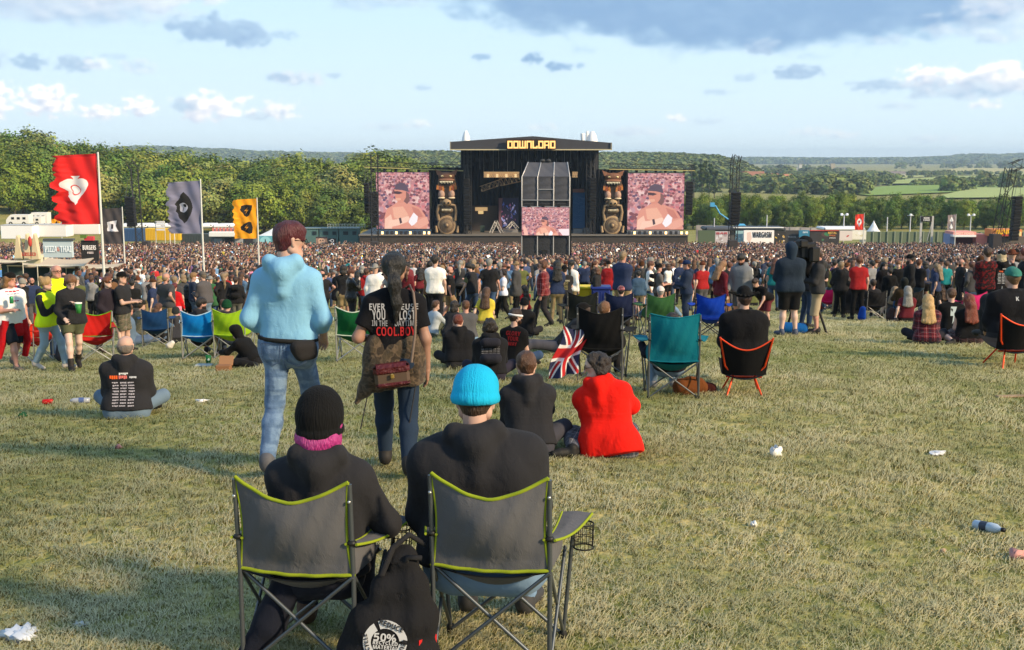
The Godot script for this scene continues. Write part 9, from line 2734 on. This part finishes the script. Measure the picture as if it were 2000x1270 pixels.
func litter() -> void:
	var i := 0
	for q in [["crumpled white tissue standing up on open grass below the low orange chair", 1514, 892, 0.055, 0.05, Color(0.85, 0.84, 0.82)], ["torn white paper lying flat on open grass near the picture's edge", 1830, 888, 0.09, 0.018, Color(0.82, 0.82, 0.83)], ["small crumpled white cup on the grass below the white tissue", 1472, 1028, 0.032, 0.022, Color(0.86, 0.86, 0.86)], ["long strip of torn white polythene in the near corner of the grass", 40, 1243, 0.13, 0.026, Color(0.74, 0.76, 0.79)], ["little white scrap of paper beside the polythene strip", 160, 1220, 0.05, 0.008, Color(0.78, 0.78, 0.78)], ["white paper scrap right of the seated man with the tour list", 395, 785, 0.085, 0.02, Color(0.86, 0.86, 0.88)], ["brown crust of food left of the plastic bottle", 1842, 1078, 0.03, 0.012, Color(0.66, 0.56, 0.45)], ["crushed green can on the grass left of the seated man", 44, 816, 0.07, 0.035, Color(0.03, 0.26, 0.12)], ["pinkish crumpled wrapper in the grass under the tour list man", 232, 876, 0.04, 0.022, Color(0.7, 0.5, 0.48)], ["flattened clear plastic cup at the picture edge below the bottle", 1988, 1092, 0.06, 0.035, Color(0.72, 0.52, 0.5)]]:
		var o := thing("litter", q[0], "litter", ground(q[1], q[2]), i * 0.7)
		var st := st0()
		for k in 3:
			var a := i + k * 2.1
			ell(Vector3(cos(a) * q[3] * 0.35, q[4] * 0.7, sin(a) * q[3] * 0.25), Vector3(q[3] * 0.62, q[4] * (1.0 - 0.25 * k), q[3] * 0.45), 8, st, 1.1)
		part("paper", st.commit(), mat(q[5], 0.8), o)
		i += 1
	var o := thing("bottle", "clear plastic bottle with black cap lying on the grass", "bottle", ground(1930, 1040) + Vector3(0, 0.034, 0), 0.5)
	o.rotation = Vector3(PI / 2 - 0.1, 0.6, 0)
	var gl := mat(Color(0.62, 0.68, 0.74), 0.15)
	part("body", lathe([[0.0, -0.1], [0.03, -0.1], [0.034, -0.09], [0.034, -0.02], [0.032, 0.0], [0.034, 0.02], [0.03, 0.06], [0.014, 0.085], [0.013, 0.1]], 16), gl, o)
	part("label_band", lathe([[0.0345, -0.05], [0.0348, 0.0]], 16), mat(Color(0.2, 0.22, 0.28), 0.5), o)
	part("cap", lathe([[0.0, 0.115], [0.015, 0.115], [0.015, 0.095], [0.0, 0.095]], 12), mat(Color(0.05, 0.05, 0.06), 0.5), o)
	o = thing("drink_can", "red drink can lying on the grass left of the seated man", "can", ground(93, 790) + Vector3(0, 0.034, 0))
	o.rotation = Vector3(0, 0.2, PI / 2)
	part("body", lathe([[0.0, -0.06], [0.026, -0.06], [0.033, -0.05], [0.033, 0.05], [0.026, 0.06], [0.0, 0.06]], 14), mat(Color(0.72, 0.06, 0.05), 0.35, 0.3), o)
	o = thing("bottle", "crushed clear bottle with blue label left of the seated man", "bottle", ground(157, 788) + Vector3(0, 0.035, 0))
	o.rotation = Vector3(0, 0.3, PI / 2 - 0.05)
	part("body", lathe([[0.0, -0.11], [0.035, -0.11], [0.034, -0.05], [0.037, 0.0], [0.033, 0.05], [0.03, 0.08], [0.013, 0.12], [0.0, 0.12]], 14), mat(Color(0.55, 0.57, 0.62), 0.2), o)
	part("label_band", lathe([[0.0375, -0.04], [0.0375, 0.02]], 14), mat(Color(0.25, 0.32, 0.5), 0.5), o)
	o = thing("cup", "green paper cup with white emblem standing on grass before the blue chair", "cup", ground(407, 712))
	part("body", lathe([[0.0, 0.0], [0.034, 0.0], [0.048, 0.15], [0.043, 0.15], [0.03, 0.02]], 14), mat(Color(0.04, 0.34, 0.16), 0.5), o)
	part("emblem", ell(Vector3(0.012, 0.085, 0.037), Vector3(0.018, 0.022, 0.008), 6), mat(Color(0.85, 0.88, 0.85), 0.6), o)
	o = thing("tray", "flat paper tray under the green cup", "tray", ground(398, 716) + Vector3(0, 0.02, 0))
	part("tray", boxm(Vector3(0.26, 0.03, 0.18), 0.01), mat(Color(0.6, 0.62, 0.62), 0.7), o)
	o = thing("food_box", "brown cardboard food box on the grass near the lime chair", "box", ground(437, 724))
	part("box", boxm(Vector3(0.22, 0.09, 0.16), 0.01), mat(Color(0.5, 0.35, 0.24), 0.8), o, Vector3(0, 0.045, 0))
	part("lid", boxm(Vector3(0.22, 0.012, 0.16), 0.004), mat(Color(0.55, 0.4, 0.28), 0.8), o, Vector3(0.02, 0.14, -0.08)).rotation.x = 1.0
	o = thing("cardboard", "flat piece of brown cardboard at the edge below the teal capped man", "cardboard", ground(1976, 776) + Vector3(0, 0.012, 0), 0.1)
	part("board", boxm(Vector3(0.34, 0.014, 0.1), 0.003), mat(Color(0.58, 0.47, 0.36), 0.85), o)

func _ready() -> void:
	rng.seed = 2024
	nz.seed = 3
	nz.fractal_octaves = 2
	nz.frequency = 0.01
	# camera
	var cam := Camera3D.new()
	cam.fov = rad_to_deg(2.0 * atan(635.0 / FP))
	cam.position = Vector3(0, CY, 0)
	cam.rotation = Vector3(-PIT, 0, 0)
	cam.far = 9000.0
	cam.near = 0.1
	cam.current = true
	cam.name = "camera"
	add_child(cam)
	# sky, air and sun
	var sm := PanoramaSkyMaterial.new()
	sm.panorama = ImageTexture.create_from_image(sky_image())
	sm.energy_multiplier = 0.7
	var env := Environment.new()
	env.background_mode = Environment.BG_SKY
	env.sky = Sky.new()
	env.sky.sky_material = sm
	env.tonemap_mode = Environment.TONE_MAPPER_LINEAR
	env.tonemap_exposure = 1.9
	env.sdfgi_enabled = true
	env.ssao_enabled = true
	env.ssil_enabled = true
	env.fog_enabled = true
	env.fog_density = 0.00015
	env.fog_light_color = Color(0.72, 0.82, 0.92)
	var we := WorldEnvironment.new()
	we.environment = env
	we.name = "world"
	add_child(we)
	var sun := DirectionalLight3D.new()
	sun.light_energy = 1.15
	sun.light_color = Color(1.0, 0.9, 0.74)
	sun.light_angular_distance = 5.0
	sun.shadow_enabled = true
	sun.name = "sun"
	add_child(sun)
	sun.look_at_from_position(Vector3(0.86, 0.52, 0.5) * 10.0, Vector3.ZERO)
	var T0 := Time.get_ticks_msec()
	var lap := func(s: String) -> void: print(s, " ", Time.get_ticks_msec() - T0)
	lap.call("sky")
	land()
	lap.call("land")
	woods()
	lap.call("woods")
	stage()
	mix_tower()
	lap.call("stage")
	flags()
	surround()
	lap.call("props")
	people_front()
	lap.call("front")
	people_left()
	people_middle()
	people_right()
	extras()
	lap.call("people")
	crowd()
	lap.call("crowd")
	litter()
